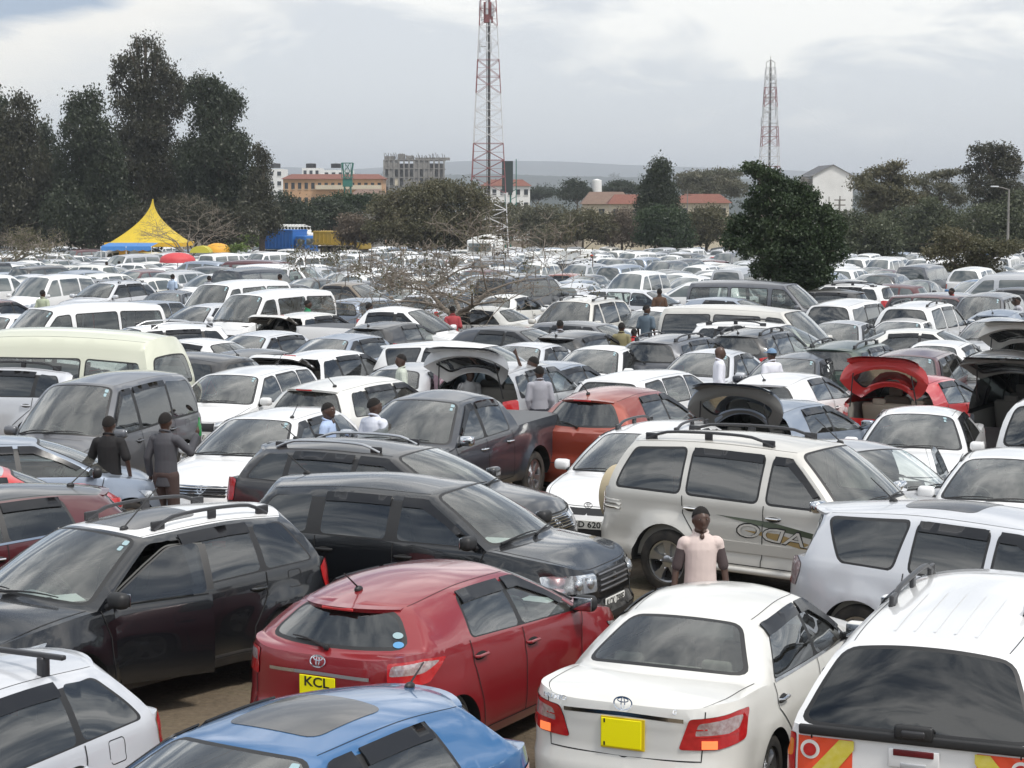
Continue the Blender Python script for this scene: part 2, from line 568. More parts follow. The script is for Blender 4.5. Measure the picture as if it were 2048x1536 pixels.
def cdt(bound, regions, step, stepy=None):
    """triangulate inside bound (kept as given); regions: (tag, polygon). Returns 2-D verts, triangles, tag of each"""
    stepy = stepy or step
    V = [tuple(p) for p in bound]; E = [(i, (i + 1) % len(bound)) for i in range(len(bound))]
    for tg, poly in regions:
        q = resamp(poly, step); b = len(V)
        V += q; E += [(b + i, b + (i + 1) % len(q)) for i in range(len(q))]
    A = np.array(V)
    x0, y0 = A.min(0); x1, y1 = A.max(0)
    gx = np.arange(x0 + step * .5, x1, step); gy = np.arange(y0 + stepy * .5, y1, stepy)
    if len(gx) and len(gy):
        G = np.stack(np.meshgrid(gx, gy), -1).reshape(-1, 2)
        G = G[pip(G, bound)]
        if len(G):
            S = np.array([step, stepy])
            Bs = np.array(resamp(bound, step) + [p for _, q in regions for p in resamp(q, step)])
            keep = np.ones(len(G), bool)
            for i in range(0, len(G), 400):
                dd = (((G[i:i + 400, None, :] - Bs[None]) / S)**2).sum(-1).min(1)
                keep[i:i + 400] = dd > 0.16
            V += [tuple(p) for p in G[keep]]
    r = delaunay_2d_cdt([Vector(p) for p in V], E, [], 0, 1e-6)
    vo = np.array([tuple(p) for p in r[0]]); fo = [tuple(f) for f in r[2]]
    if not len(fo): return vo, [], []
    C = vo[np.array(fo)].mean(1)
    inb = pip(C, bound)
    tags = np.full(len(fo), -1, object)
    tags[:] = ''
    for tg, poly in regions:
        tags[pip(C, poly)] = tg
    F = [fo[i] for i in range(len(fo)) if inb[i]]
    T = [tags[i] for i in range(len(fo)) if inb[i]]
    return vo, F, T


# ------------------------------------------------------------------ the car body as analytic surfaces
DEF = dict(bar=0.03, Lr=.45, br=5.0, Lf=.8, bf=3.2, zs=.22, k=2.3, bulge=.02, rnd=.045,
           dside=[(0, .07), (.12, .02), (.35, 0), (.62, .0), (.86, .018), (1, .05)],
           dfront=[(0, .08), (.12, .01), (.35, 0), (.6, .02), (.8, .06), (1, .16)],
           drear=[(0, .08), (.12, .01), (.4, 0), (.46, .035), (.8, .05), (1, .07)],
           step=.075, seats='grey', arch=.05, rtaper=.02, abow=.03, cbow=.03, wbow=.04)


class Shape:
    def __init__(s, **kw):
        d = dict(DEF); d.update(kw)
        s.__dict__.update(d)
        L, W = s.L, s.W
        s.Ef = pchip(s.E)
        w = W / 2
        t = np.linspace(0, 1, 160)
        # rear quarter superellipse from centre to the side, then side, then front quarter
        def quarter(Ln, b, a=2.2):
            th = np.concatenate([np.linspace(0, .25, 60)**1.0, np.linspace(.25, 1, 140)[1:]]) * math.pi / 2
            y = np.sin(th)**(2 / b) * w; x = Ln - Ln * np.clip(np.cos(th), 0, 1)**(2 / a)
            return np.stack([x, y], 1)
        q1 = quarter(s.Lr, s.br)
        q2 = quarter(s.Lf, s.bf); q2[:, 0] = L - q2[:, 0]
        mid = np.stack([np.linspace(s.Lr, L - s.Lf, 80), np.full(80, w)], 1)
        P = np.concatenate([q1, mid[1:-1], q2[::-1]])
        P[:, 1] *= 1 - s.bar * ((P[:, 0] - L / 2) / (L / 2))**2
        d = np.concatenate([[0], np.cumsum(np.linalg.norm(np.diff(P, axis=0), axis=1))])
        s.S = d[-1]
        s.ps = np.linspace(0, s.S, 420)
        s.px = np.interp(s.ps, d, P[:, 0]); s.py = np.interp(s.ps, d, P[:, 1])
        tx = np.gradient(s.px); ty = np.gradient(s.py)
        ker = np.ones(9) / 9
        tx[0] = tx[-1] = 0.0
        txp = np.concatenate([-tx[1:5][::-1], tx, -tx[-5:-1][::-1]]); typ = np.concatenate([ty[1:5][::-1], ty, ty[-5:-1][::-1]])
        tx = np.convolve(txp, ker, 'valid'); ty = np.convolve(typ, ker, 'valid')
        ln = np.hypot(tx, ty); s.nx = -ty / ln; s.ny = tx / ln     # outward for the half y>0: rear -x, side +y, front +x
        s.fs, s.ff, s.fr = pchip(s.dside), pchip(s.dfront), pchip(s.drear)
        # top edge table
        ss = s.ps
        e = s.LS(ss, s.Eos(ss))
        s.TX, s.TY, s.TZ = e[:, 0], e[:, 1], e[:, 2]
        s.TX = np.maximum.accumulate(s.TX + np.arange(len(ss)) * 1e-7)
        s.zRf = pchip(s.zR)

    def Eos(s, ss): return s.Ef(np.interp(ss, s.ps, s.px))

    def LS(s, ss, z):
        ss = np.atleast_1d(np.asarray(ss, float)); z = np.atleast_1d(np.asarray(z, float))
        px, py = np.interp(ss, s.ps, s.px), np.interp(ss, s.ps, s.py)
        nx, ny = np.interp(ss, s.ps, s.nx), np.interp(ss, s.ps, s.ny)
        zn = np.clip((z - s.zs) / (s.Ef(px) - s.zs), 0, 1.0)
        wf = np.clip(nx, 0, 1)**1.5; wr = np.clip(-nx, 0, 1)**1.5
        i = s.fs(zn) * (1 - wf - wr) + s.ff(zn) * wf + s.fr(zn) * wr
        # flares over the wheels
        fl = 0
        for wx in (s.ro(), s.ro() + s.wb):
            dd = np.hypot(px - wx, z - s.r)
            fl = fl + np.exp(-((dd - (s.r + .07)) / .10)**2) * (np.abs(px - wx) < .8)
        i = i - getattr(s, 'flare', .018) * fl * np.clip(ny, 0, 1)
        # light crease below the belt
        i = i + getattr(s, 'crease', .008) * np.exp(-((zn - .80) / .05)**2) * np.clip(ny, 0, 1)
        return np.stack([px - nx * i, np.maximum(py - ny * i, 0), z], 1)

    def ro(s): return s.L - s.fo - s.wb
    def s_x(s, x): return float(np.interp(x, s.px + np.arange(len(s.px)) * 1e-9, s.ps))
    def s_yr(s, y): # rear: perimeter position with half-width y
        k = np.argmax(s.py >= y) if (s.py >= y).any() else 0
        return float(s.ps[k])
    def s_yf(s, y):
        k = len(s.py) - 1 - np.argmax(s.py[::-1] >= y)
        return float(s.ps[k])
    def top(s, x):  # top-edge point above x on the side
        return np.array([x, np.interp(x, s.TX, s.TY), np.interp(x, s.TX, s.TZ)])

    def yR(s, x):
        c = (s.hs[0] + s.rs[0]) / 2 if hasattr(s.hs, '__len__') else (s.hs + s.rs) / 2
        h = abs(s.hs - s.rs) / 2
        u = np.clip((np.asarray(x, float) - c) / h, -1.3, 1.3)
        return s.yt * (1 - s.rtaper * u**2 - np.where(u < 0, getattr(s, 'rt4', .02), .01) * u**4)

    def side(s, x, z):
        x = np.atleast_1d(np.asarray(x, float)); z = np.atleast_1d(np.asarray(z, float))
        yb = np.interp(x, s.TX, s.TY); zb = np.interp(x, s.TX, s.TZ)
        zr = s.zRf(np.clip(x, s.rs, s.hs))
        yr = s.yR(np.clip(x, s.rs, s.hs))
        v = np.clip((z - zb) / np.maximum(zr - zb, 1e-3), -.2, 1.1)
        y = yb + (yr - yb) * v + s.bulge * 4 * v * (1 - v) * (v > 0) - s.rnd * np.clip((v - .86) / .14, 0, 1)**2
        return np.stack([x, y, z], 1)

    def Aedge(s, t):
        t = np.atleast_1d(np.asarray(t, float))
        z0 = float(s.top(s.cs)[2]); z1 = float(s.zRf(s.hs))
        x = s.cs + (s.hs - s.cs) * t + s.abow * 4 * t * (1 - t)
        z = z0 + (z1 - z0) * t
        return s.side(x, z)

    def Cedge(s, t):
        t = np.atleast_1d(np.asarray(t, float))
        z0 = float(s.top(s.ds)[2]); z1 = float(s.zRf(s.rs))
        x = s.ds + (s.rs - s.ds) * t - s.cbow * 4 * t * (1 - t)
        z = z0 + (z1 - z0) * t
        return s.side(x, z)

    def cross(s, cpt, spt, q):
        """curve from the centre point (x,z) to the side point, q in 0..1"""
        g = np.abs(q)**s.k
        return np.stack([cpt[0] + (spt[0] - cpt[0]) * g, q * spt[1], cpt[1] + (spt[2] - cpt[1]) * g], 1)

    def coons(s, B0, B1, Sd, Mf, q, p):
        """q signed in -1..1, p in 0..1; B0,B1: q->(x,y,z); Sd: p->(x,y,z); Mf: p->(x,z)"""
        q = np.asarray(q, float); p = np.asarray(p, float); a = np.abs(q)
        P = (1 - p)[:, None] * B0(a) + p[:, None] * B1(a)
        o1 = np.ones(1); o0 = np.zeros(1)
        ls = (1 - p)[:, None] * B0(o1) + p[:, None] * B1(o1)
        lm = (1 - p)[:, None] * B0(o0) + p[:, None] * B1(o0)
        m = Mf(p); M3 = np.stack([m[:, 0], 0 * p, m[:, 1]], 1)
        g = (a**s.k)[:, None]
        P = P + g * (Sd(p) - ls) + (1 - g) * (M3 - lm)
        P[:, 1] = P[:, 1] * np.sign(q + 1e-12) if False else P[:, 1] * np.where(q < 0, -1, 1)
        return P

    # surfaces on top, (q, p)
    def windshield(s, q, p):
        sb = s.top(s.cs); sh = s.Aedge(1.0)[0]
        B0 = lambda a: s.cross(s.cc, sb, a); B1 = lambda a: s.cross(s.hc, sh, a)
        Mf = lambda p: np.stack([s.cc[0] + (s.hc[0] - s.cc[0]) * p + s.wbow * 4 * p * (1 - p) * .6, s.cc[1] + (s.hc[1] - s.cc[1]) * p + s.wbow * 4 * p * (1 - p)], 1)
        return s.coons(B0, B1, s.Aedge, Mf, q, p)

    def backlight(s, q, p):
        sb = s.top(s.ds); sh = s.Cedge(1.0)[0]
        B0 = lambda a: s.cross(s.dc, sb, a); B1 = lambda a: s.cross(s.rc, sh, a)
        Mf = lambda p: np.stack([s.dc[0] + (s.rc[0] - s.dc[0]) * p - s.cbow * 4 * p * (1 - p), s.dc[1] + (s.rc[1] - s.dc[1]) * p + s.cbow * 2 * p * (1 - p)], 1)
        return s.coons(B0, B1, s.Cedge, Mf, q, p)

    def roof(s, q, p):
        sh = s.Aedge(1.0)[0]; sr = s.Cedge(1.0)[0]
        B0 = lambda a: s.cross(s.hc, sh, a); B1 = lambda a: s.cross(s.rc, sr, a)
        Sd = lambda p: s.side(s.hs + (s.rs - s.hs) * p, s.zRf(s.hs + (s.rs - s.hs) * p))
        rf = pchip([(s.rc[0], s.rc[1])] + list(s.roofc) + [(s.hc[0], s.hc[1])])
        Mf = lambda p: np.stack([s.hc[0] + (s.rc[0] - s.hc[0]) * p, rf(s.hc[0] + (s.rc[0] - s.hc[0]) * p)], 1)
        return s.coons(B0, B1, Sd, Mf, q, p)

    def hood(s, q, p):
        yh = s.W / 2 * getattr(s, 'hoodw', .80)
        sh_ = s.s_yf(yh); sc = float(np.interp(s.cs, s.TX, s.ps))
        k0 = np.argmax(s.ps >= sh_)
        def B0(a):
            ys = s.TY[k0:][::-1]; ps = s.ps[k0:][::-1]
            y = a * s.TY[k0]
            sv = np.interp(y, np.maximum.accumulate(ys + np.arange(len(ys)) * 1e-8), ps)
            return s.LS(sv, s.Eos(sv))
        B1 = lambda a: s.cross(s.cc, s.top(s.cs), a)
        Sd = lambda p: s.LS(s.ps[k0] + (sc - s.ps[k0]) * p, s.Eos(s.ps[k0] + (sc - s.ps[k0]) * p))
        n = B0(np.zeros(1))[0]
        hf = pchip([(s.cc[0], s.cc[1])] + [h for h in s.hoodc if h[0] < n[0] - .12] + [(n[0], n[2])]) if s.hoodc else None
        def Mf(p):
            x = n[0] + (s.cc[0] - n[0]) * p
            return np.stack([x, hf(x) if hf else n[2] + (s.cc[1] - n[2]) * p], 1)
        s.hood_side = (s.ps[k0], sc)
        return s.coons(B0, B1, Sd, Mf, q, p)

    def deck(s, q, p):
        yh = s.W / 2 * .80
        sd = float(np.interp(s.ds, s.TX, s.ps))
        sh_ = min(s.s_yr(yh), sd)
        k0 = np.argmax(s.ps >= sh_)
        def B0(a):
            y = a * s.TY[k0]
            sv = np.interp(y, np.maximum.accumulate(s.TY[:k0 + 1] + np.arange(k0 + 1) * 1e-8), s.ps[:k0 + 1])
            return s.LS(sv, s.Eos(sv))
        B1 = lambda a: s.cross(s.dc, s.top(s.ds), a)
        Sd = lambda p: s.LS(s.ps[k0] + (sd - s.ps[k0]) * p, s.Eos(s.ps[k0] + (sd - s.ps[k0]) * p))
        n = B0(np.zeros(1))[0]
        dz = getattr(s, 'deckc', [])
        df = pchip([(n[0], n[2])] + list(dz) + [(s.dc[0], s.dc[1])]) if s.dc[0] > n[0] + .02 else None
        def Mf(p):
            x = n[0] + (s.dc[0] - n[0]) * p
            return np.stack([x, df(x) if df else n[2] + (s.dc[1] - n[2]) * p], 1)
        s.deck_side = (s.ps[k0], sd)
        return s.coons(B0, B1, Sd, Mf, q, p)


def P2(S, poly):
    """outline points given as ('r',y,z) ('f',y,z) ('x',x,z) -> (s,z)"""
    out = []
    for t, a, z in poly:
        sv = S.s_yr(a) if t == 'r' else S.s_yf(a) if t == 'f' else S.s_x(a)
        out.append((sv, z))
    return out


def put(parts, key, V, F, center, mat, flipy=False):
    """add faces to a part oriented outwards from centre"""
    V = np.asarray(V)
    if not len(F): return
    a = V[[f[0] for f in F]]; b = V[[f[1] for f in F]]; c = V[[f[2] for f in F]]
    n = np.cross(b - a, c - a); m = (a + b + c) / 3
    sgn = ((m - center) * n).sum(1).sum()
    if sgn < 0: F = [f[::-1] for f in F]
    used = sorted({i for f in F for i in f}); mp = {i: k for k, i in enumerate(used)}
    parts.setdefault(key, MB()).add(V[used], [tuple(mp[i] for i in f) for f in F], mat)


def build_car(S, kind='hero'):
    """returns dict of MeshBuilders by part key; key is (name, side) with sides kept apart where the photo shows two"""
    st = S.step * {'hero': 1.0, 'mid': 1.6, 'far': 3.2}[kind]
    parts = {}
    ctr = np.array([S.L / 2, 0, S.H * .45])
    PM = 'PAINT'
    open_gate = getattr(S, 'gate', None)
    far = kind == 'far'
    glz = getattr(S, 'glz', {})
    def matof(tg):
        if tg in ('', 'body'): return P['white']
        return {'black': BLACK, 'clad': CLAD, 'lampc': LAMPC, 'tailr': LAMPR, 'tailw': LAMPW, 'tailo': LAMPO, 'chrome': CHROME,
                'seam': SEAM, 'white': P['white'], 'grille': BLACK, 'silver': P['silver'], 'door': P['white'], 'gate': P['white']}.get(tg, BLACK)
    # ---- lower body, one half then mirrored
    zs = S.zs
    n = int(S.S / st)
    ssv = np.linspace(0, S.S, n + 1)
    deckss = hoodss = None
    # force samples where the top edge meets deck / hood / side glass
    S.hood(np.array([0.]), np.array([0.])); S.deck(np.array([0.]), np.array([0.]))
    brk = sorted({0.0, S.S, round(S.deck_side[0], 4), round(S.deck_side[1], 4), round(S.hood_side[0], 4), round(S.hood_side[1], 4)})
    top = []
    segs = {}
    for a, b in zip(brk[:-1], brk[1:]):
        k = max(1, int(round((b - a) / st)))
        v = list(np.linspace(a, b, k + 1)); segs[(round(a, 3), round(b, 3))] = v
        top += v[:-1]
    top.append(S.S)
    top = np.array(top)
    ez = S.Eos(top)
    zz1 = np.linspace(zs, ez[-1], max(3, int((ez[-1] - zs) / st)) + 1)[1:-1]
    zz0 = np.linspace(ez[0], zs, max(3, int((ez[0] - zs) / st)) + 1)[1:-1]
    bound = [(a, zs) for a in top] + [(S.S, z) for z in zz1] + [(a, b) for a, b in zip(top[::-1], ez[::-1])] + [(0.0, z) for z in zz0]
    # side z samples on the centre lines
    regs = []
    for tg, poly in getattr(S, 'low', []):
        regs.append((tg, rounded(P2(S, poly), .03) if tg not in ('black', 'clad') else P2(S, poly)))
    arches = []
    for wx in (S.ro(), S.ro() + S.wb):
        sx = S.s_x(wx); Ra = S.r + S.arch
        th = np.linspace(-.35, math.pi + .35, 8 if far else 26)
        poly = [(sx + Ra * math.cos(t), S.r + Ra * math.sin(t)) for t in th]
        poly = [(a, max(b, zs - .004)) for a, b in poly]
        if getattr(S, 'cladding', False):
            R2 = Ra + .07
            p2 = [(sx + R2 * math.cos(t), S.r + R2 * math.sin(t)) for t in th]
            regs.append(('clad', [(a, max(b, zs - .003)) for a, b in p2]))
        arches.append((poly, wx)); 
    if getattr(S, 'cladding', False):
        regs.append(('clad', [(0.0, zs - .002), (S.S, zs - .002), (S.S, zs + .16), (0, zs + .16)]))
    for i, (poly, wx) in enumerate(arches): regs.append(('hole', poly))
    if open_gate:
        gy = S.W / 2 * .74
        gz_ = getattr(S, 'gatez', .85)
        regs.append(('gate', rounded([(-.01, gz_), (S.s_yr(gy), gz_), (S.s_yr(gy), 3), (-.01, 3)], .03)))
    dr = getattr(S, 'doorx', None)
    if dr: regs.append(('door', [(S.s_x(dr[0]), zs + .08), (S.s_x(dr[1]) - .05, zs + .08), (S.s_x(dr[1]), zs + .3), (S.s_x(dr[1]), 3), (S.s_x(dr[0]), 3)]))
    for sg in (1, -1):
        rr = [r for r in regs if not (r[0] == 'door' and sg != getattr(S, 'doorside', 1))]
        vo, F, T = cdt(bound, rr, st)
        W3 = S.LS(vo[:, 0], vo[:, 1]); W3[:, 1] *= sg
        side = 'l' if sg > 0 else 'r'
        for tg in sorted(set(T)):
            if tg == 'hole': continue
            ff = [F[i] for i in range(len(F)) if T[i] == tg]
            if tg == 'gate': key = ('tailgate', '')
            elif tg == 'door': key = ('open_door', '')
            elif tg in ('lampc',) and not far: key = ('headlight', side)
            elif tg in ('tailr', 'tailw', 'tailo') and not far: key = ('taillight', side)
            elif tg == 'grille' and not far: key = ('grille', '')
            else: key = ('body', '')
            off = W3
            if key[0] in ('headlight', 'taillight'):
                eps = np.array([(1e-3, 0.)])
                nn = np.cross(S.LS(vo[:, 0] + .01, vo[:, 1]) - S.LS(vo[:, 0] - .01, vo[:, 1]), S.LS(vo[:, 0], vo[:, 1] + .01) - S.LS(vo[:, 0], vo[:, 1] - .01))
                nn /= np.maximum(np.linalg.norm(nn, axis=1), 1e-9)[:, None]
                nn *= np.sign(((S.LS(vo[:, 0], vo[:, 1]) - np.array([S.L / 2, 0, .6])) * nn).sum(1))[:, None]
                nn[:, 1] *= sg
                off = W3 + nn * .008
            put(parts, key, off, ff, ctr, matof(tg))
    # wheel housings
    for poly, wx in arches:
        pts = [p for p in poly]
        A = S.LS([p[0] for p in pts], [p[1] for p in pts])
        for sg in (1, -1):
            B = A.copy(); B[:, 1] = A[:, 1] - .30
            A2, B2 = A.copy(), B.copy(); A2[:, 1] *= sg; B2[:, 1] *= sg
            m = len(A2)
            V = np.concatenate([A2, B2, [B2.mean(0)]])
            F = [(i, i + 1, m + i + 1, m + i) for i in range(m - 1)] + [(m + i, m + i + 1, 2 * m) for i in range(m - 1)]
            parts.setdefault(('body', ''), MB()).add(V, F, UNDER)
    # underside
    bo = S.LS(S.ps[::12], np.full(len(S.ps[::12]), zs))
    up = np.concatenate([bo, bo[::-1] * np.array([1, -1, 1])]); up[:, 2] += .012
    parts[('body', '')].add(up, [tuple(range(len(up)))], UNDER)
    # ---- top patches
    nq = {'hero': 10, 'mid': 7, 'far': 3}[kind]
    qs = np.linspace(-1, 1, 2 * nq + 1)
    def grid(fn, ps, key, mat, mats=None):
        Q, Pp = np.meshgrid(qs, ps)
        V = fn(Q.ravel(), Pp.ravel()); w = len(qs)
        F = [(i * w + j, i * w + j + 1, (i + 1) * w + j + 1, (i + 1) * w + j) for i in range(len(ps) - 1) for j in range(w - 1)]
        if mats is None: put(parts, key, V, F, ctr, mat)
        else:
            M = [mats((qs[f[0] % w] + qs[f[1] % w]) / 2, (ps[f[0] // w] + ps[f[3] // w]) / 2) for f in F]
            for mm in set(M): put(parts, key, V, [f for f, q in zip(F, M) if q == mm], ctr, mm)
    hs_ = S.hood_side; hv = segs[(round(hs_[1], 3), round(hs_[0], 3))] if (round(hs_[1], 3), round(hs_[0], 3)) in segs else None
    hp = np.linspace(0, 1, len(hv)) if hv is not None else np.linspace(0, 1, 8)
    grid(S.hood, hp, ('body', ''), P['white'])
    dd = S.deck_side
    kk = (round(dd[0], 3), round(dd[1], 3))
    dp = np.linspace(0, 1, len(segs[kk])) if kk in segs and dd[1] > dd[0] + .01 else np.linspace(0, 1, 3)
    gatepatch = ('tailgate', '') if open_gate else ('body', '')
    grid(S.deck, dp, gatepatch if S.dc[0] < .6 else ('body', ''), getattr(S, 'deckmat', None) or P['white'])
    nr = max(3, int((S.hs - S.rs) / st))
    rp = np.linspace(0, 1, nr + 1)
    rmat = getattr(S, 'roofmat', None) or P['white']
    if rmat != P['white']:
        grid(S.roof, rp, ('body', ''), rmat)
    else: grid(S.roof, rp, ('body', ''), P['white'])
    # windshield and backlight with real openings
    def glassed(fn, win, key, name, gm, frame_in=.03, pv=None, lenp=1.0, border=True):
        wq = S.W * .38
        pv_ = pv
        bd = [(q * wq, 0) for q in qs] + [(wq, p * lenp) for p in pv_[1:]] + [(q * wq, lenp) for q in qs[::-1][1:]] + [(-wq, p * lenp) for p in pv_[::-1][1:-1]]
        q0, q1, p0, p1 = win
        qb = getattr(S, 'wq_' + name, None)
        o = [(-q0 * wq, p0 * lenp), (q0 * wq, p0 * lenp), (q1 * wq, p1 * lenp), (-q1 * wq, p1 * lenp)]
        rg = []
        if not far: rg.append(('black', rounded(o, .10)))
        f = frame_in
        i = [(-q0 * wq + f, p0 * lenp + f), (q0 * wq - f, p0 * lenp + f), (q1 * wq - f, p1 * lenp - f), (-q1 * wq + f, p1 * lenp - f)]
        rg.append(('glass', rounded(i if not far else o, .08)))
        vo, F, T = cdt(bd, rg, st * 1.2)
        V = fn(np.clip(vo[:, 0] / wq, -1, 1), np.clip(vo[:, 1] / lenp, 0, 1))
        for tg in sorted(set(T)):
            ff = [F[i] for i in range(len(F)) if T[i] == tg]
            if tg == 'glass': put(parts, (name, '') if not far else ('body', ''), V, ff, ctr, gm if not far else FARG)
            else: put(parts, key, V, ff, ctr, P['white'] if tg == '' else BLACK)
    la = math.hypot(S.cs - S.hs, S.zRf(S.hs) - S.top(S.cs)[2]); lc = math.hypot(S.rs - S.ds, S.zRf(S.rs) - S.top(S.ds)[2])
    av = np.linspace(0, 1, max(3, int(la / st)) + 1); cv = np.linspace(0, 1, max(2, int(lc / st)) + 1)
    glassed(S.windshield, getattr(S, 'wwin', (.93, .90, .045, .965)), ('body', ''), 'windscreen', glz.get('w', GLW), pv=av, lenp=la)
    bw = getattr(S, 'bwin', (.86, .80, .08, .90))
    if bw: glassed(S.backlight, bw, gatepatch, 'rear_window', glz.get('r', GLT), pv=cv, lenp=lc)
    else:
        grid(S.backlight, cv, gatepatch, P['white'])
    # side panels
    sa, sb_ = float(np.interp(S.ds, S.TX, S.ps)), float(np.interp(S.cs, S.TX, S.ps))
    tb = [v for v in top if sa - 1e-6 <= v <= sb_ + 1e-6]
    tb = sorted(set([round(sa, 4)] + [round(v, 4) for v in tb] + [round(sb_, 4)]))
    tb2 = [tb[0]]
    for v in tb[1:]:
        if v - tb2[-1] > 1e-3: tb2.append(v)
    bt = [(float(np.interp(v, S.ps, S.TX)), float(np.interp(v, S.ps, S.TZ))) for v in tb2]
    A = S.Aedge(av); C = S.Cedge(cv)
    rx = S.hs + (S.rs - S.hs) * rp
    bd = bt + [(a[0], a[2]) for a in A[1:]] + [(x, float(S.zRf(x))) for x in rx[1:]] + [(c[0], c[2]) for c in C[::-1][1:-1]]
    def vz(x, v):
        zb = float(np.interp(x, S.TX, S.TZ)); zr = float(S.zRf(min(max(x, S.rs), S.hs)))
        return zb + (zr - zb) * v
    def wpoly(w, grow=0.0):
        pts = [(x, vz(x, v)) for x, v in w]
        c = np.mean(pts, 0)
        if grow:
            # offset polygon edges outward by grow
            P_ = [np.array(p) for p in pts]; n_ = len(P_); out = []
            area = sum(P_[i][0] * P_[(i + 1) % n_][1] - P_[(i + 1) % n_][0] * P_[i][1] for i in range(n_))
            sg_ = 1 if area > 0 else -1
            for i in range(n_):
                a, b, c2 = P_[i - 1], P_[i], P_[(i + 1) % n_]
                e1 = (b - a) / max(np.linalg.norm(b - a), 1e-9); e2 = (c2 - b) / max(np.linalg.norm(c2 - b), 1e-9)
                n1 = np.array([e1[1], -e1[0]]) * sg_; n2 = np.array([e2[1], -e2[0]]) * sg_
                m = n1 + n2; m /= max(np.linalg.norm(m), 1e-9); k = grow / max(m @ n1, .35)
                out.append(tuple(b + m * k))
            pts = out
        return pts
    rgs = []
    dlo = getattr(S, 'dlo', None)
    if dlo and not far: rgs.append(('black', rounded(wpoly(dlo), .07)))
    for nm, w in S.wins:
        if not far and not dlo: rgs.append(('black', rounded(wpoly(w, .028), .09)))
    for nm, w in S.wins:
        rgs.append((nm, rounded(wpoly(w), .06)))
    for sg in (1, -1):
        rg = list(rgs)
        if dr and sg == getattr(S, 'doorside', 1):
            rg = [(('D' + t if t != 'black' else t), p) if pip([np.mean(p, 0)], [(dr[0], -9), (dr[1], -9), (dr[1], 9), (dr[0], 9)])[0] else (t, p) for t, p in rg]
            fr = [(max(a, dr[0] - .03), b) for a, b in rounded(wpoly(dlo), .07)]
            rg.insert(1, ('Dframe', fr))   # the door takes its window frame along
        vo, F, T = cdt(bd, rg, st * 1.15)
        V = S.side(vo[:, 0], vo[:, 1]); V[:, 1] *= sg
        for tg in sorted(set(T)):
            ff = [F[i] for i in range(len(F)) if T[i] == tg]
            if tg == 'Dframe': put(parts, ('open_door', ''), V, ff, ctr, BLACK); continue
            if tg.startswith('D'): put(parts, ('open_door_glass', ''), V, ff, ctr, glz.get(tg[1:], GLT)); continue
            if tg in ('', 'black'): put(parts, ('body', ''), V, ff, ctr, P['white'] if tg == '' else (getattr(S, 'dlomat', None) or BLACK))
            else: put(parts, (tg, 'l' if sg > 0 else 'r') if not far else ('body', ''), V, ff, ctr, glz.get(tg, GLT) if not far else FARG)
    if open_gate:
        pass
    S.vz = vz
    return parts


def overlay(fn2, poly, off, mat, mb, step=.05, thick=None, sg=1, centre=(2, 0, .6)):
    """a thin raised piece lying on the surface fn2(a,b), outline poly in the surface's own coordinates"""
    vo, F, T = cdt(resamp(poly, step), [], step)
    def nrm(a, b):
        e = .006
        n = np.cross(fn2(a + e, b) - fn2(a - e, b), fn2(a, b + e) - fn2(a, b - e))
        n /= np.maximum(np.linalg.norm(n, axis=1), 1e-9)[:, None]
        c = fn2(a, b) - np.array(centre)
        return n * np.where((n * c).sum(1) < 0, -1, 1)[:, None]
    V = fn2(vo[:, 0], vo[:, 1]); N = nrm(vo[:, 0], vo[:, 1])
    Vt = V + N * off
    Vt[:, 1] *= sg
    mb.add(Vt, F if sg > 0 else [f[::-1] for f in F], mat)
    if thick:
        b = np.array(resamp(poly, step)); m = len(b)
        B0 = fn2(b[:, 0], b[:, 1]); Nb = nrm(b[:, 0], b[:, 1])
        T1 = B0 + Nb * off; B1 = B0 + Nb * (off - thick)
        T1[:, 1] *= sg; B1[:, 1] *= sg
        mb.add(np.concatenate([T1, B1]), [(i, (i + 1) % m, m + (i + 1) % m, m + i) for i in range(m)], mat)


def strip(fn2, pts, w, off, mat, mb, sg=1, step=.06, centre=(2, 0, .6)):
    """a narrow line drawn on the surface along pts"""
    pts = resamp(pts, step, closed=False)
    A = np.array(pts); t = np.gradient(A, axis=0); t /= np.maximum(np.linalg.norm(t, axis=1), 1e-9)[:, None]
    nn = np.stack([-t[:, 1], t[:, 0]], 1) * w / 2
    a, b = A + nn, A - nn
    def f(q):
        V = fn2(q[:, 0], q[:, 1]); e = .006
        n = np.cross(fn2(q[:, 0] + e, q[:, 1]) - fn2(q[:, 0] - e, q[:, 1]), fn2(q[:, 0], q[:, 1] + e) - fn2(q[:, 0], q[:, 1] - e))
        n /= np.maximum(np.linalg.norm(n, axis=1), 1e-9)[:, None]
        c = V - np.array(centre)
        return V + n * np.where((n * c).sum(1) < 0, -1, 1)[:, None] * off
    V = np.concatenate([f(a), f(b)]); V[:, 1] *= sg
    m = len(A)
    mb.add(V, [(i, i + 1, m + i + 1, m + i) for i in range(m - 1)], mat)


# ------------------------------------------------------------------ wheels
WHEELS = {}


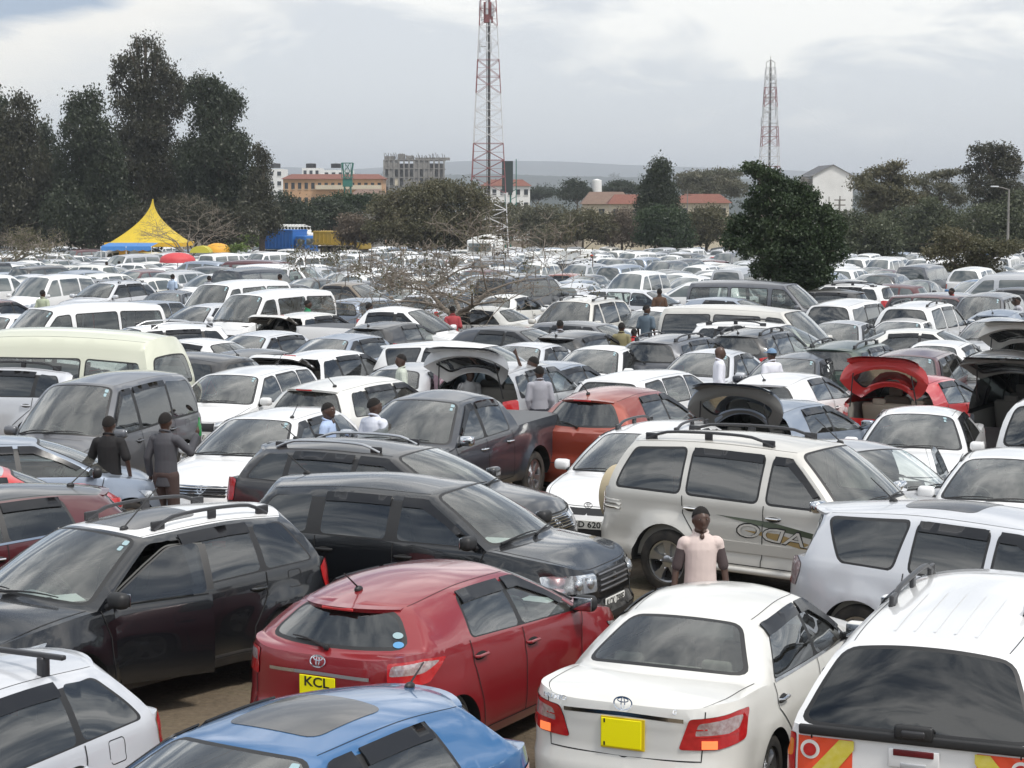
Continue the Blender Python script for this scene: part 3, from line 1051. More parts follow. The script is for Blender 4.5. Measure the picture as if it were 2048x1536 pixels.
def wheel_meshes(r, wd, style):
    key = (round(r, 3), wd, style)
    if key in WHEELS: return WHEELS[key]
    t = MB(); h = wd / 2
    ri = r * (.66 if style != 'steel' else .60)
    t.lathe([(ri, h * .75), (ri * 1.04, h * .98), (r * .90, h), (r * .975, h * .82), (r, h * .5), (r, -h * .5), (r * .975, -h * .82), (r * .9, -h), (ri, -h * .8)], RUBBER, n=32)
    tt = t
    m = MB()
    mt = ALLOY if style != 'steel' else pbr('steel_wheel', (.30, .30, .31), .45, .5)
    m.lathe([(ri, h * .75), (ri * .93, h * .70), (ri * .90, h * .35), (ri * .88, -h * .5)], mt, n=32)
    m.lathe([(ri * .88, h * .1), (.001, h * .1)], UNDER, n=24)
    ns = {'five': 5, 'six': 6, 'seven': 7, 'steel': 8}[style]
    for k in range(ns):
        a = 2 * math.pi * k / ns + .3
        for (r0, r1, w0, w1) in ((.03, ri * .95, .075, .125 if ns < 7 else .06),):
            c, s_ = math.cos(a), math.sin(a)
            V = []
            for rr, ww, yy in ((r0, w0, h * .62), (r1 * .6, w0 * .85, h * .66), (r1, w1, h * .72)):
                for sx in (-1, 1):
                    V.append((rr * c - sx * ww * .5 * s_, yy, rr * s_ + sx * ww * .5 * c))
                for sx in (-1, 1):
                    V.append((rr * c - sx * ww * .62 * s_, yy - .05, rr * s_ + sx * ww * .62 * c))
            F = []
            for i in (0, 4):
                F += [(i, i + 1, i + 5, i + 4), (i + 1, i + 3, i + 7, i + 5), (i, i + 4, i + 6, i + 2)]
            m.add(V, F, mt)
    m.lathe([(.001, h * .78), (.05, h * .77), (.07, h * .68), (.075, h * .5)], mt, n=20)
    for k in range(ns if ns < 7 else 5):
        a = 2 * math.pi * k / (ns if ns < 7 else 5)
        m.ball((.055 * 1.6 * math.cos(a), h * .68, .055 * 1.6 * math.sin(a)), .010, CHROME, n=6)
    a_, b_ = tt.build('tyre'), m.build('rim', smooth=30)
    WHEELS[key] = (a_.data, b_.data)
    bpy.data.objects.remove(a_); bpy.data.objects.remove(b_)
    return WHEELS[key]


def add_obj(name, me, parent, loc=(0, 0, 0), rot=(0, 0, 0)):
    o = bpy.data.objects.new(name, me)
    COL.objects.link(o); o.parent = parent; o.location = loc; o.rotation_euler = rot
    return o


# ------------------------------------------------------------------ badges
def ring(mb, fn, rx, ry, w, mat, n=28, cx=0, cy=0):
    V, F = [], []
    for k in range(n):
        a = 2 * math.pi * k / n
        V.append(fn(cx + rx * math.cos(a), cy + ry * math.sin(a)))
        V.append(fn(cx + (rx - w) * math.cos(a), cy + (ry - w) * math.sin(a)))
    for k in range(n):
        F.append((2 * k, 2 * k + 1, (2 * k + 3) % (2 * n), (2 * k + 2) % (2 * n)))
    mb.add(V, F, mat)


def badge(mb, kind, fn, s=.06):
    if kind == 'ovals':
        ring(mb, fn, s, s * .68, s * .13, CHROME)
        ring(mb, fn, s * .60, s * .26, s * .11, CHROME, cy=s * .30)
        ring(mb, fn, s * .24, s * .60, s * .10, CHROME, n=20)
    elif kind == 'H':
        ring(mb, fn, s * .8, s * .7, s * .12, CHROME, n=4 * 6)
        for sx in (-1, 1): mb.add([fn(sx * s * .35 - s * .09, -s * .45), fn(sx * s * .35 + s * .09, -s * .45), fn(sx * s * .45 + s * .09, s * .45), fn(sx * s * .45 - s * .09, s * .45)], [(0, 1, 2, 3)], CHROME)
        mb.add([fn(-s * .35, -s * .08), fn(s * .35, -s * .08), fn(s * .35, s * .1), fn(-s * .35, s * .1)], [(0, 1, 2, 3)], CHROME)
    elif kind == 'bar':
        ring(mb, fn, s, s * .9, s * .16, CHROME)
        mb.add([fn(-s * 1.1, -s * .16), fn(s * 1.1, -s * .16), fn(s * 1.1, s * .16), fn(-s * 1.1, s * .16)], [(0, 1, 2, 3)], CHROME)
    elif kind == 'wing':
        ring(mb, fn, s, s * .85, s * .14, CHROME)
        mb.add([fn(-s * .9, s * .1), fn(-s * .3, s * .35), fn(0, -s * .05), fn(s * .3, s * .35), fn(s * .9, s * .1), fn(s * .3, s * .12), fn(0, -s * .3), fn(-s * .3, s * .12)], [(0, 7, 1), (7, 6, 2, 1), (6, 5, 3, 2), (5, 4, 3)], CHROME)
# ------------------------------------------------------------------ the kinds of car on the field
def W_(S, spans, fm=.085, rm=.11, v0=.045, v1=.90, grow=0.0):
    """side windows between pillars; None means: follow the sloping front or rear pillar"""
    out = []
    def ax(v): return S.cs + (S.hs - S.cs) * v + S.abow * 4 * v * (1 - v)
    def cx(v): return S.ds + (S.rs - S.ds) * v - S.cbow * 4 * v * (1 - v)
    for nm, a, b in spans:
        a_, b_ = (a if hasattr(a, '__len__') else (a, a)), (b if hasattr(b, '__len__') else (b, b))
        pts = []
        if a_[0] is None: lo = [(cx(v) + rm, v) for v in (v0, .35, .65, v1 - .03)]
        else: lo = [(a_[0], v0), (a_[1], v1)]
        if b_[0] is None: hi = [(ax(v) - fm, v) for v in (v1 - .03, .6, .3, v0)]
        else: hi = [(b_[1], v1), (b_[0], v0)]
        out.append((nm, (lo + hi)[::-1]))
    return out


def lamps(f, r):
    return f + r


TYPES = {}


def deftype(name, spans, fm=.085, rm=.11, v0=.045, v1=.90, dlo=True, **kw):
    TYPES[name] = (kw, spans, fm, rm, v0, v1, dlo)


def shape(name, **over):
    kw, spans, fm, rm, v0, v1, dlo = TYPES[name]
    d = dict(kw); d.update({k: v for k, v in over.items() if not k.startswith('_')})
    spans = over.get('_spans', spans)
    S = Shape(**d)
    S.tname = name
    S.wins = W_(S, spans, fm, rm, v0, v1)
    if dlo:
        D = W_(S, [('d', spans[0][1], spans[-1][2])], fm - .028, rm - .03, v0 - .03, v1 + .035)[0][1]
        a = spans[0][1]
        if not (a is None or (hasattr(a, '__len__') and a[0] is None)):
            aa = a if hasattr(a, '__len__') else (a, a)
            b = spans[-1][2]; hb = hasattr(b, '__len__')
            D = W_(S, [('d', (aa[0] - .03, aa[1] - .03), b)], fm - .028, rm, v0 - .03, v1 + .035)[0][1]
        S.dlo = D
    return S


FW, RW, QW = 'front_door_window', 'rear_door_window', 'quarter_window'
GZ = dict(w=GLW, r=GLT)
def head(x0, z0, z1, y0=.34, drop=.02, L=4.6):
    """wedge headlamp from the grille round the corner back to x0"""
    return ('lampc', [('f', y0, z0 + .02), ('f', y0, z1 - .05), ('x', x0 + .25, z1 - .01), ('x', x0, z1 + .03), ('x', x0 + .12, z0 + .05)])


deftype('sedan', [(RW, None, 2.20), (FW, 2.27, None)], rm=.16,
        L=4.60, W=1.70, H=1.475, wb=2.70, fo=.88, r=.31, zs=.20,
        E=[(0, .99), (.12, 1.035), (.6, 1.03), (1.2, .99), (2.2, .955), (3.3, .925), (3.8, .86), (4.25, .77), (4.60, .66)],
        ds=1.00, dc=(.66, 1.085), rs=1.52, rc=(1.40, 1.425), cs=3.22, cc=(3.58, .985), hs=2.52, hc=(2.62, 1.435),
        zR=[(1.3, 1.335), (1.52, 1.365), (2.1, 1.41), (2.52, 1.385), (2.7, 1.37)], roofc=[(2.05, 1.475)], yt=.575,
        hoodc=[(3.95, .945), (4.3, .86)], deckc=[(.2, 1.085)], glz=dict(w=GLW, r=GLS), dlomat=BLACK,
        drear=[(0, .06), (.10, .0), (.40, 0), (.46, .045), (.80, .045), (.94, .03), (1, .05)],
        low=[head(3.95, .60, .74, y0=.42), ('grille', [('f', 0, .50), ('f', .36, .50), ('f', .34, .66), ('f', 0, .68)]), ('black', [('f', 0, .26), ('f', .5, .27), ('f', .46, .36), ('f', 0, .37)]),
             ('tailr', [('r', .42, .70), ('r', .50, .93), ('x', .30, .97), ('x', .48, .96), ('x', .36, .76), ('r', .70, .71)]),
             ('tailw', [('r', .54, .80), ('r', .57, .90), ('x', .26, .94), ('x', .36, .93), ('x', .30, .85), ('r', .74, .81)])])
deftype('hatch', [(RW, (1.08, 1.18), 1.86), (FW, 1.93, None)],
        L=4.22, W=1.76, H=1.515, wb=2.60, fo=.88, r=.315, zs=.20, Lr=.50, br=4.2,
        E=[(0, 1.04), (.25, 1.09), (.8, 1.08), (1.5, 1.04), (2.4, .99), (3.0, .96), (3.5, .89), (3.9, .79), (4.22, .66)],
        ds=.42, dc=(.14, 1.07), rs=.66, rc=(.42, 1.40), cs=3.00, cc=(3.40, .99), hs=2.12, hc=(2.26, 1.455), rt4=.05,
        zR=[(.5, 1.35), (.66, 1.375), (1.4, 1.435), (2.12, 1.415), (2.3, 1.40)], roofc=[(.8, 1.46), (1.5, 1.51)], yt=.575, cbow=-.01,
        hoodc=[(3.7, .93), (4.0, .82)], glz=dict(w=GLW, r=GLT, rear_door_window=GLT, front_door_window=GLS), spoiler=.10, bwin=(.84, .80, .06, .93),
        drear=[(0, .05), (.12, .0), (.42, 0), (.50, .05), (.86, .05), (1, .07)],
        low=[head(3.45, .60, .74), ('grille', [('f', 0, .44), ('f', .36, .46), ('f', .34, .60), ('f', 0, .62)]),
             ('tailr', [('r', .62, .82), ('r', .62, 1.03), ('x', .32, 1.05), ('x', .62, 1.02), ('x', .36, .86)]),
             ('tailw', [('r', .64, .93), ('r', .66, 1.01), ('x', .32, 1.03), ('x', .52, 1.01), ('x', .30, .94)])])
deftype('tallhatch', [(RW, None, 1.80), (FW, 1.87, None)], rm=.20,
        L=3.95, W=1.69, H=1.53, wb=2.52, fo=.78, r=.30, zs=.20, Lr=.42, br=4.4,
        E=[(0, .95), (.25, 1.02), (.8, 1.0), (1.8, .96), (2.8, .93), (3.3, .86), (3.7, .76), (3.95, .66)],
        ds=.36, dc=(.12, 1.00), rs=.58, rc=(.36, 1.43), cs=2.92, cc=(3.28, .99), hs=2.02, hc=(2.16, 1.465), rt4=.05,
        zR=[(.4, 1.37), (.58, 1.39), (1.3, 1.445), (2.02, 1.42), (2.3, 1.40)], roofc=[(.7, 1.48), (1.4, 1.525)], yt=.565,
        hoodc=[(3.5, .93), (3.8, .82)], glz=dict(w=GLW, r=GLT), spoiler=.08,
        low=[head(3.25, .60, .76), ('grille', [('f', 0, .44), ('f', .36, .46), ('f', .34, .60), ('f', 0, .62)]),
             ('tailr', [('r', .60, .74), ('r', .60, 1.0), ('x', .30, 1.0), ('x', .42, .96), ('x', .36, .76)])])
deftype('wagon', [(QW, None, 1.10), (RW, 1.17, 2.0), (FW, 2.07, None)], rm=.15,
        L=4.42, W=1.70, H=1.50, wb=2.60, fo=.88, r=.31, zs=.20, Lr=.45, br=5,
        E=[(0, .98), (.2, 1.0), (1.0, .98), (2.2, .95), (3.1, .93), (3.6, .86), (4.1, .76), (4.42, .66)],
        ds=.32, dc=(.12, .98), rs=.66, rc=(.40, 1.41), cs=3.08, cc=(3.44, .98), hs=2.28, hc=(2.40, 1.44), rt4=.04,
        zR=[(.5, 1.36), (.66, 1.375), (1.5, 1.425), (2.28, 1.405), (2.5, 1.39)], roofc=[(.9, 1.46), (1.6, 1.50)], yt=.565,
        hoodc=[(3.8, .93), (4.15, .82)], glz=dict(w=GLW, r=GLT, quarter_window=GLT), spoiler=.06,
        low=[head(3.7, .58, .74), ('grille', [('f', 0, .56), ('f', .40, .56), ('f', .38, .70), ('f', 0, .71)]),
             ('tailr', [('r', .66, .70), ('r', .66, 1.0), ('x', .22, 1.0), ('x', .30, .96), ('x', .28, .74)])])
deftype('probox', [(QW, None, 1.02), (RW, 1.10, 1.95), (FW, 2.03, None)], rm=.12, fm=.10,
        L=4.20, W=1.69, H=1.51, wb=2.55, fo=.75, r=.30, zs=.21, Lr=.25, br=9, Lf=.55, bf=4, dlo=False,
        E=[(0, .98), (.2, .99), (2.2, .97), (3.2, .95), (3.7, .88), (4.0, .83), (4.20, .74)],
        ds=.16, dc=(.08, .985), rs=.34, rc=(.24, 1.44), cs=3.20, cc=(3.50, 1.0), hs=2.42, hc=(2.52, 1.46), rt4=.02,
        zR=[(.3, 1.41), (.34, 1.415), (1.4, 1.44), (2.42, 1.42), (2.6, 1.41)], roofc=[(1.4, 1.51)], yt=.60, seats='grey',
        hoodc=[(3.8, .955), (4.05, .90)], glz=dict(w=GLW, r=GLS, rear_door_window=GLS, quarter_window=GLS), bwin=(.90, .84, .08, .90),
        dfront=[(0, .06), (.12, .0), (.40, 0), (.45, .05), (.9, .08), (1, .13)],
        low=[('lampc', [('f', .42, .62), ('f', .42, .76), ('x', 3.95, .77), ('x', 3.80, .76), ('x', 3.85, .64)]), ('grille', [('f', 0, .60), ('f', .40, .60), ('f', .40, .76), ('f', 0, .76)]),
             ('black', [('f', 0, .27), ('f', .55, .27), ('f', .5, .38), ('f', 0, .38)]),
             ('tailr', [('r', .70, .62), ('r', .70, .95), ('x', .10, .95), ('x', .16, .94), ('x', .16, .62)])])
deftype('crossover', [(QW, None, 1.02), (RW, 1.10, 1.98), (FW, 2.06, None)], rm=.14,
        L=4.55, W=1.79, H=1.68, wb=2.63, fo=.90, r=.345, zs=.27, Lr=.45, br=5, Lf=.75, bf=3.4, flare=.03,
        E=[(0, 1.08), (.2, 1.12), (1.0, 1.11), (2.2, 1.08), (3.2, 1.05), (3.7, .99), (4.2, .90), (4.55, .78)],
        ds=.36, dc=(.14, 1.10), rs=.60, rc=(.38, 1.58), cs=3.22, cc=(3.56, 1.11), hs=2.44, hc=(2.56, 1.605), rt4=.04,
        zR=[(.5, 1.51), (.60, 1.525), (1.5, 1.575), (2.44, 1.555), (2.6, 1.55)], roofc=[(.9, 1.63), (1.6, 1.665)], yt=.61, rails=1,
        hoodc=[(3.9, 1.07), (4.25, .98)], glz=dict(w=GLW, r=GLT, rear_door_window=GLT, quarter_window=GLT, front_door_window=GLS), spoiler=.07, cladding=True,
        low=[head(3.95, .72, .88), ('grille', [('f', 0, .60), ('f', .40, .62), ('f', .38, .82), ('f', 0, .84)]),
             ('tailr', [('r', .66, .80), ('r', .66, 1.14), ('x', .22, 1.14), ('x', .34, 1.10), ('x', .32, .84)])])
deftype('outlander', [(QW, (.82, .58), (1.38, 1.46)), (RW, 1.58, 2.30), (FW, 2.42, None)], fm=.08,
        L=4.64, W=1.80, H=1.67, wb=2.67, fo=.92, r=.35, zs=.27, Lr=.60, br=3.6, Lf=.8, bf=3.2, flare=.03, dlo=False,
        E=[(0, 1.02), (.3, 1.09), (1.0, 1.08), (2.2, 1.05), (3.3, 1.03), (3.8, .97), (4.3, .86), (4.64, .74)],
        ds=.40, dc=(.16, 1.06), rs=.55, rc=(.22, 1.52), cs=3.42, cc=(3.76, 1.09), hs=2.62, hc=(2.76, 1.60), rt4=.05, cbow=.0,
        zR=[(.3, 1.47), (.55, 1.505), (1.6, 1.575), (2.62, 1.55), (2.8, 1.54)], roofc=[(.9, 1.60), (1.7, 1.665)], yt=.60,
        hoodc=[(4.1, 1.05), (4.4, .95)], glz=dict(w=GLW, r=GLT, rear_door_window=GLD, quarter_window=GLD, front_door_window=GLD), spoiler=.10, sunroof=True, bwin=(.93, .86, .07, .93),
        low=[head(4.0, .68, .86), ('grille', [('f', 0, .60), ('f', .40, .62), ('f', .38, .80), ('f', 0, .82)]),
             ('tailw', [('r', .70, .80), ('r', .70, 1.04), ('x', .24, 1.10), ('x', .36, 1.02), ('x', .30, .80)]), ('tailr', [('r', .72, .80), ('r', .72, .87), ('x', .20, .86), ('x', .20, .80)])])
deftype('crossroad', [(QW, None, 1.02), (RW, 1.20, 1.98), (FW, 2.12, None)], rm=.10, v0=.05, v1=.88,
        L=4.285, W=1.755, H=1.67, wb=2.70, fo=.78, r=.34, zs=.26, Lr=.32, br=7, Lf=.60, bf=4.2, flare=.025, dlo=True, crease=.015,
        E=[(0, 1.06), (.2, 1.09), (1.0, 1.085), (2.2, 1.07), (3.1, 1.06), (3.5, 1.02), (3.95, .96), (4.285, .86)],
        ds=.24, dc=(.10, 1.08), rs=.50, rc=(.30, 1.56), cs=3.16, cc=(3.42, 1.10), hs=2.36, hc=(2.50, 1.60), rt4=.03,
        zR=[(.3, 1.48), (.50, 1.50), (1.5, 1.565), (2.36, 1.545), (2.6, 1.54)], roofc=[(.8, 1.61), (1.6, 1.66)], yt=.61,
        hoodc=[(3.8, 1.06), (4.1, .985)], glz=dict(w=GLW, r=GLT, rear_door_window=GLD, quarter_window=GLD, front_door_window=GLT), seats='dark',
        dfront=[(0, .10), (.12, .0), (.30, 0), (.36, .05), (.85, .06), (1, .12)],
        low=[('lampc', [('f', .42, .66), ('f', .42, .84), ('x', 3.92, .86), ('x', 3.76, .84), ('x', 3.84, .68)]), ('grille', [('f', 0, .62), ('f', .40, .64), ('f', .40, .83), ('f', 0, .84)]),
             ('black', [('f', 0, .28), ('f', .5, .28), ('f', .45, .42), ('f', 0, .42)]),
             ('tailr', [('r', .66, .80), ('r', .66, 1.10), ('x', .12, 1.10), ('x', .22, 1.08), ('x', .2, .82)])])
deftype('prado', [(QW, None, 1.22), (RW, 1.34, 2.28), (FW, 2.42, None)], rm=.13, fm=.10, v0=.05, v1=.88,
        L=4.52, W=1.82, H=1.88, wb=2.675, fo=.76, r=.375, zs=.36, Lr=.30, br=7, Lf=.60, bf=3.6, flare=.055, arch=.08, dlo=False, crease=.02,
        E=[(0, 1.16), (.2, 1.19), (1.2, 1.18), (2.4, 1.16), (3.3, 1.15), (3.7, 1.10), (4.1, 1.04), (4.52, .92)],
        ds=.20, dc=(.10, 1.18), rs=.42, rc=(.26, 1.77), cs=3.30, cc=(3.55, 1.20), hs=2.62, hc=(2.76, 1.80), rt4=.03,
        zR=[(.3, 1.70), (.42, 1.72), (1.6, 1.775), (2.62, 1.745), (2.8, 1.74)], roofc=[(.9, 1.83), (1.7, 1.865)], yt=.63, rails=2,
        hoodc=[(3.9, 1.17), (4.25, 1.08)], glz=dict(w=GLW, r=GLT, rear_door_window=GLT, quarter_window=GLT, front_door_window=GLT), spare='cream',
        dside=[(0, .02), (.08, .0), (.20, .0), (.24, .035), (.5, .03), (.86, .035), (1, .055)],
        low=[('lampc', [('f', .50, .78), ('f', .50, .96), ('x', 4.18, .98), ('x', 4.02, .96), ('x', 4.05, .80)]), ('grille', [('f', 0, .74), ('f', .46, .74), ('f', .46, .96), ('f', 0, .97)]),
             ('tailr', [('r', .76, .86), ('r', .76, 1.12), ('x', .07, 1.12), ('x', .13, 1.12), ('x', .12, .86)]), ('tailo', [('r', .78, 1.00), ('r', .78, 1.10), ('x', .08, 1.10), ('x', .10, 1.0)])])
deftype('tucson', [(QW, (.50, .72), 1.12), (RW, 1.20, 2.06), (FW, 2.14, None)], fm=.09, v1=.90,
        L=4.45, W=1.82, H=1.70, wb=2.63, fo=.90, r=.35, zs=.27, Lr=.50, br=4.2, Lf=.85, bf=3.0, flare=.045, dlo=True,
        E=[(0, 1.04), (.3, 1.10), (1.0, 1.09), (2.2, 1.06), (3.2, 1.04), (3.7, .99), (4.1, .90), (4.45, .76)],
        ds=.36, dc=(.14, 1.10), rs=.62, rc=(.40, 1.58), cs=3.22, cc=(3.52, 1.10), hs=2.40, hc=(2.52, 1.60), rt4=.05,
        zR=[(.5, 1.50), (.62, 1.515), (1.5, 1.575), (2.40, 1.55), (2.6, 1.54)], roofc=[(.9, 1.63), (1.6, 1.665)], yt=.61, rails=3,
        hoodc=[(3.85, 1.07), (4.2, .98)], glz=dict(w=GLW, r=GLT, rear_door_window=GLT, quarter_window=GLT, front_door_window=GLT), seats='dark',
        low=[head(3.78, .68, .84), ('grille', [('f', 0, .58), ('f', .40, .60), ('f', .38, .78), ('f', 0, .80)]), ('clad', [(('x'), .3, .27), ('x', 4.2, .27), ('x', 4.2, .40), ('x', .3, .40)]),
             ('tailr', [('r', .66, .80), ('r', .66, 1.08), ('x', .28, 1.08), ('x', .40, 1.02), ('x', .34, .82)])])
deftype('minivan', [(QW, None, 1.22), (RW, 1.30, 2.40), (FW, 2.50, None)], rm=.10, fm=.10, v0=.05, v1=.89,
        L=4.60, W=1.70, H=1.85, wb=2.85, fo=.82, r=.325, zs=.20, Lr=.28, br=8, Lf=.70, bf=3.4, flare=.012,
        E=[(0, 1.04), (.2, 1.06), (1.2, 1.06), (2.4, 1.02), (3.3, 1.0), (3.8, .96), (4.2, .88), (4.60, .74)],
        ds=.14, dc=(.06, 1.05), rs=.30, rc=(.18, 1.74), cs=3.58, cc=(3.95, 1.06), hs=2.78, hc=(2.92, 1.78), rt4=.03, abow=.05,
        zR=[(.2, 1.68), (.30, 1.69), (1.6, 1.755), (2.78, 1.73), (3.0, 1.72)], roofc=[(.8, 1.81), (1.7, 1.845)], yt=.60,
        hoodc=[(4.15, .99), (4.4, .90)], glz=dict(w=GLW, r=GLT, rear_door_window=GLD, quarter_window=GLD, front_door_window=GLT), bwin=(.90, .86, .06, .94),
        low=[head(4.02, .66, .84, y0=.40), ('grille', [('f', 0, .60), ('f', .38, .62), ('f', .38, .80), ('f', 0, .82)]), ('black', [('f', 0, .27), ('f', .5, .27), ('f', .46, .40), ('f', 0, .40)]),
             ('tailr', [('r', .70, .80), ('r', .70, 1.20), ('x', .08, 1.20), ('x', .16, 1.0), ('x', .14, .82)])])
deftype('van', [(QW, None, 1.55), (RW, 1.68, 2.92), (FW, 3.10, None)], rm=.14, fm=.12, v0=.06, v1=.82, dlo=False,
        L=4.70, W=1.70, H=1.98, wb=2.57, fo=1.15, r=.33, zs=.25, Lr=.20, br=10, Lf=.42, bf=5, flare=.01,
        E=[(0, 1.14), (.2, 1.15), (3.6, 1.13), (4.2, 1.06), (4.55, .98), (4.70, .92)],
        ds=.10, dc=(.04, 1.15), rs=.20, rc=(.12, 1.88), cs=4.15, cc=(4.42, 1.10), hs=3.42, hc=(3.52, 1.88), rt4=.02,
        zR=[(.1, 1.82), (.20, 1.83), (1.6, 1.86), (3.42, 1.83), (3.6, 1.82)], roofc=[(1.0, 1.95), (2.2, 1.975)], yt=.66,
        hoodc=[(4.5, 1.06)], glz=dict(w=GLW, r=GLS, rear_door_window=GLS, quarter_window=GLS, front_door_window=GLS), bwin=(.86, .80, .14, .86),
        low=[('lampc', [('f', .50, .66), ('f', .50, .82), ('x', 4.42, .83), ('x', 4.36, .8), ('x', 4.38, .68)]), ('grille', [('f', 0, .68), ('f', .48, .68), ('f', .48, .80), ('f', 0, .80)]),
             ('tailr', [('r', .76, .72), ('r', .76, 1.10), ('x', .04, 1.10), ('x', .08, 1.1), ('x', .08, .72)])])
deftype('highvan', [(QW, None, 1.42), (RW, 1.56, 3.30), (FW, 3.60, None)], rm=.16, fm=.12, v0=.05, v1=.60, dlo=False,
        L=5.38, W=1.88, H=2.28, wb=3.11, fo=1.20, r=.34, zs=.25, Lr=.26, br=8, Lf=.42, bf=5, flare=.01,
        E=[(0, 1.20), (.2, 1.22), (4.2, 1.20), (4.8, 1.12), (5.2, 1.02), (5.38, .95)],
        ds=.12, dc=(.05, 1.22), rs=.36, rc=(.26, 2.16), cs=4.80, cc=(5.08, 1.16), hs=3.90, hc=(4.05, 2.12), rt4=.03,
        zR=[(.2, 2.04), (.36, 2.08), (2.2, 2.14), (3.6, 2.08), (3.90, 2.02), (4.2, 1.95)], roofc=[(1.0, 2.24), (2.4, 2.28), (3.4, 2.25)], yt=.66,
        hoodc=[(5.2, 1.08)], glz=dict(w=GLW, r=GLS, rear_door_window=GLS, quarter_window=GLS, front_door_window=GLS), bwin=(.86, .78, .10, .66), wwin=(.93, .90, .045, .80),
        low=[('lampc', [('f', .50, .66), ('f', .50, .86), ('x', 5.1, .87), ('x', 5.04, .84), ('x', 5.06, .68)]), ('grille', [('f', 0, .70), ('f', .48, .70), ('f', .48, .82), ('f', 0, .82)]),
             ('tailr', [('r', .82, .76), ('r', .82, 1.10), ('x', .05, 1.10), ('x', .09, 1.1), ('x', .09, .76)])])
deftype('pickup', [(RW, 2.10, 2.86), (FW, 2.95, None)], fm=.09, v0=.05, v1=.90,
        L=5.20, W=1.82, H=1.80, wb=3.085, fo=.86, r=.385, zs=.38, Lr=.14, br=12, Lf=.70, bf=3.4, flare=.055, arch=.09,
        E=[(0, 1.24), (.2, 1.24), (1.7, 1.22), (2.2, 1.16), (3.8, 1.12), (4.3, 1.06), (4.8, .96), (5.20, .82)],
        ds=1.80, dc=(1.74, 1.22), rs=2.02, rc=(1.90, 1.70), cs=3.92, cc=(4.20, 1.16), hs=3.10, hc=(3.24, 1.72), rt4=.03,
        zR=[(1.9, 1.63), (2.02, 1.645), (2.6, 1.695), (3.10, 1.675), (3.3, 1.66)], roofc=[(2.55, 1.79)], yt=.61, deckmat=RAILB, deckc=[(.3, 1.26), (1.4, 1.25)],
        hoodc=[(4.5, 1.12), (4.9, 1.03)], glz=dict(w=GLW, r=GLT, rear_door_window=GLT, front_door_window=GLT), bwin=(.84, .80, .12, .88),
        drear=[(0, .02), (.5, .02), (1, .03)],
        low=[head(4.55, .76, .94), ('grille', [('f', 0, .66), ('f', .40, .68), ('f', .38, .92), ('f', 0, .94)]),
             ('tailr', [('r', .80, .76), ('r', .80, 1.08), ('x', .04, 1.08), ('x', .06, 1.08), ('x', .06, .76)])])
deftype('canopy', [(QW, (.45, .55), 1.78), (RW, 2.10, 2.86), (FW, 2.95, None)], fm=.09, v0=.06, v1=.88, dlo=False,
        L=5.20, W=1.80, H=1.76, wb=3.085, fo=.86, r=.37, zs=.40, Lr=.10, br=12, Lf=.70, bf=3.4, flare=.04, arch=.09,
        E=[(0, 1.10), (.2, 1.10), (1.7, 1.11), (2.2, 1.12), (3.8, 1.12), (4.3, 1.06), (4.8, .96), (5.20, .82)],
        ds=.06, dc=(.01, 1.10), rs=.52, rc=(.44, 1.66), cs=3.92, cc=(4.20, 1.16), hs=3.10, hc=(3.24, 1.66), rt4=.03, cbow=.05,
        zR=[(.4, 1.57), (.52, 1.59), (1.6, 1.62), (2.6, 1.63), (3.10, 1.60), (3.3, 1.59)], roofc=[(1.4, 1.71), (2.5, 1.73)], yt=.63,
        hoodc=[(4.5, 1.12), (4.9, 1.03)], glz=dict(w=GLW, r=GLB, rear_door_window=GLT, front_door_window=GLT, quarter_window=GLT), bwin=(.955, .93, .0, .92),
        drear=[(0, .04), (.04, .0), (.5, .0), (1, .01)],
        low=[head(4.55, .76, .94), ('grille', [('f', 0, .66), ('f', .40, .68), ('f', .38, .92), ('f', 0, .94)]),
             ('tailr', [('r', .80, .60), ('r', .80, 1.04), ('x', .04, 1.04), ('x', .10, 1.04), ('x', .10, .60)]), ('tailo', [('r', .81, .88), ('r', .81, 1.0), ('x', .05, 1.0), ('x', .08, .88)])])


# ------------------------------------------------------------------ turning a shape into a tree of parts
class Node:
    def __init__(s, name, mesh, loc, rot, kids, label=None, mods=None):
        s.name, s.mesh, s.loc, s.rot, s.kids, s.label, s.mods = name, mesh, loc, rot, kids, label, mods


def mesh_of(mb, name, smooth=42, origin=None):
    o = mb.build(name, smooth=smooth, origin=origin)
    if o is None: return None
    me = o.data; bpy.data.objects.remove(o)
    return me


def seatset(mb, S, mat, x, yy, z, w=.50):
    mb.rbox((x, yy, z), (.50, w, .16), mat, .06)
    mb.rbox((x - .30, yy, z + .30), (.14, w * .96, .62), mat, .06, Matrix.Rotation(R(-16), 3, 'Y'))
    mb.rbox((x - .42, yy, z + .68), (.09, .25, .16), mat, .04, Matrix.Rotation(R(-12), 3, 'Y'))


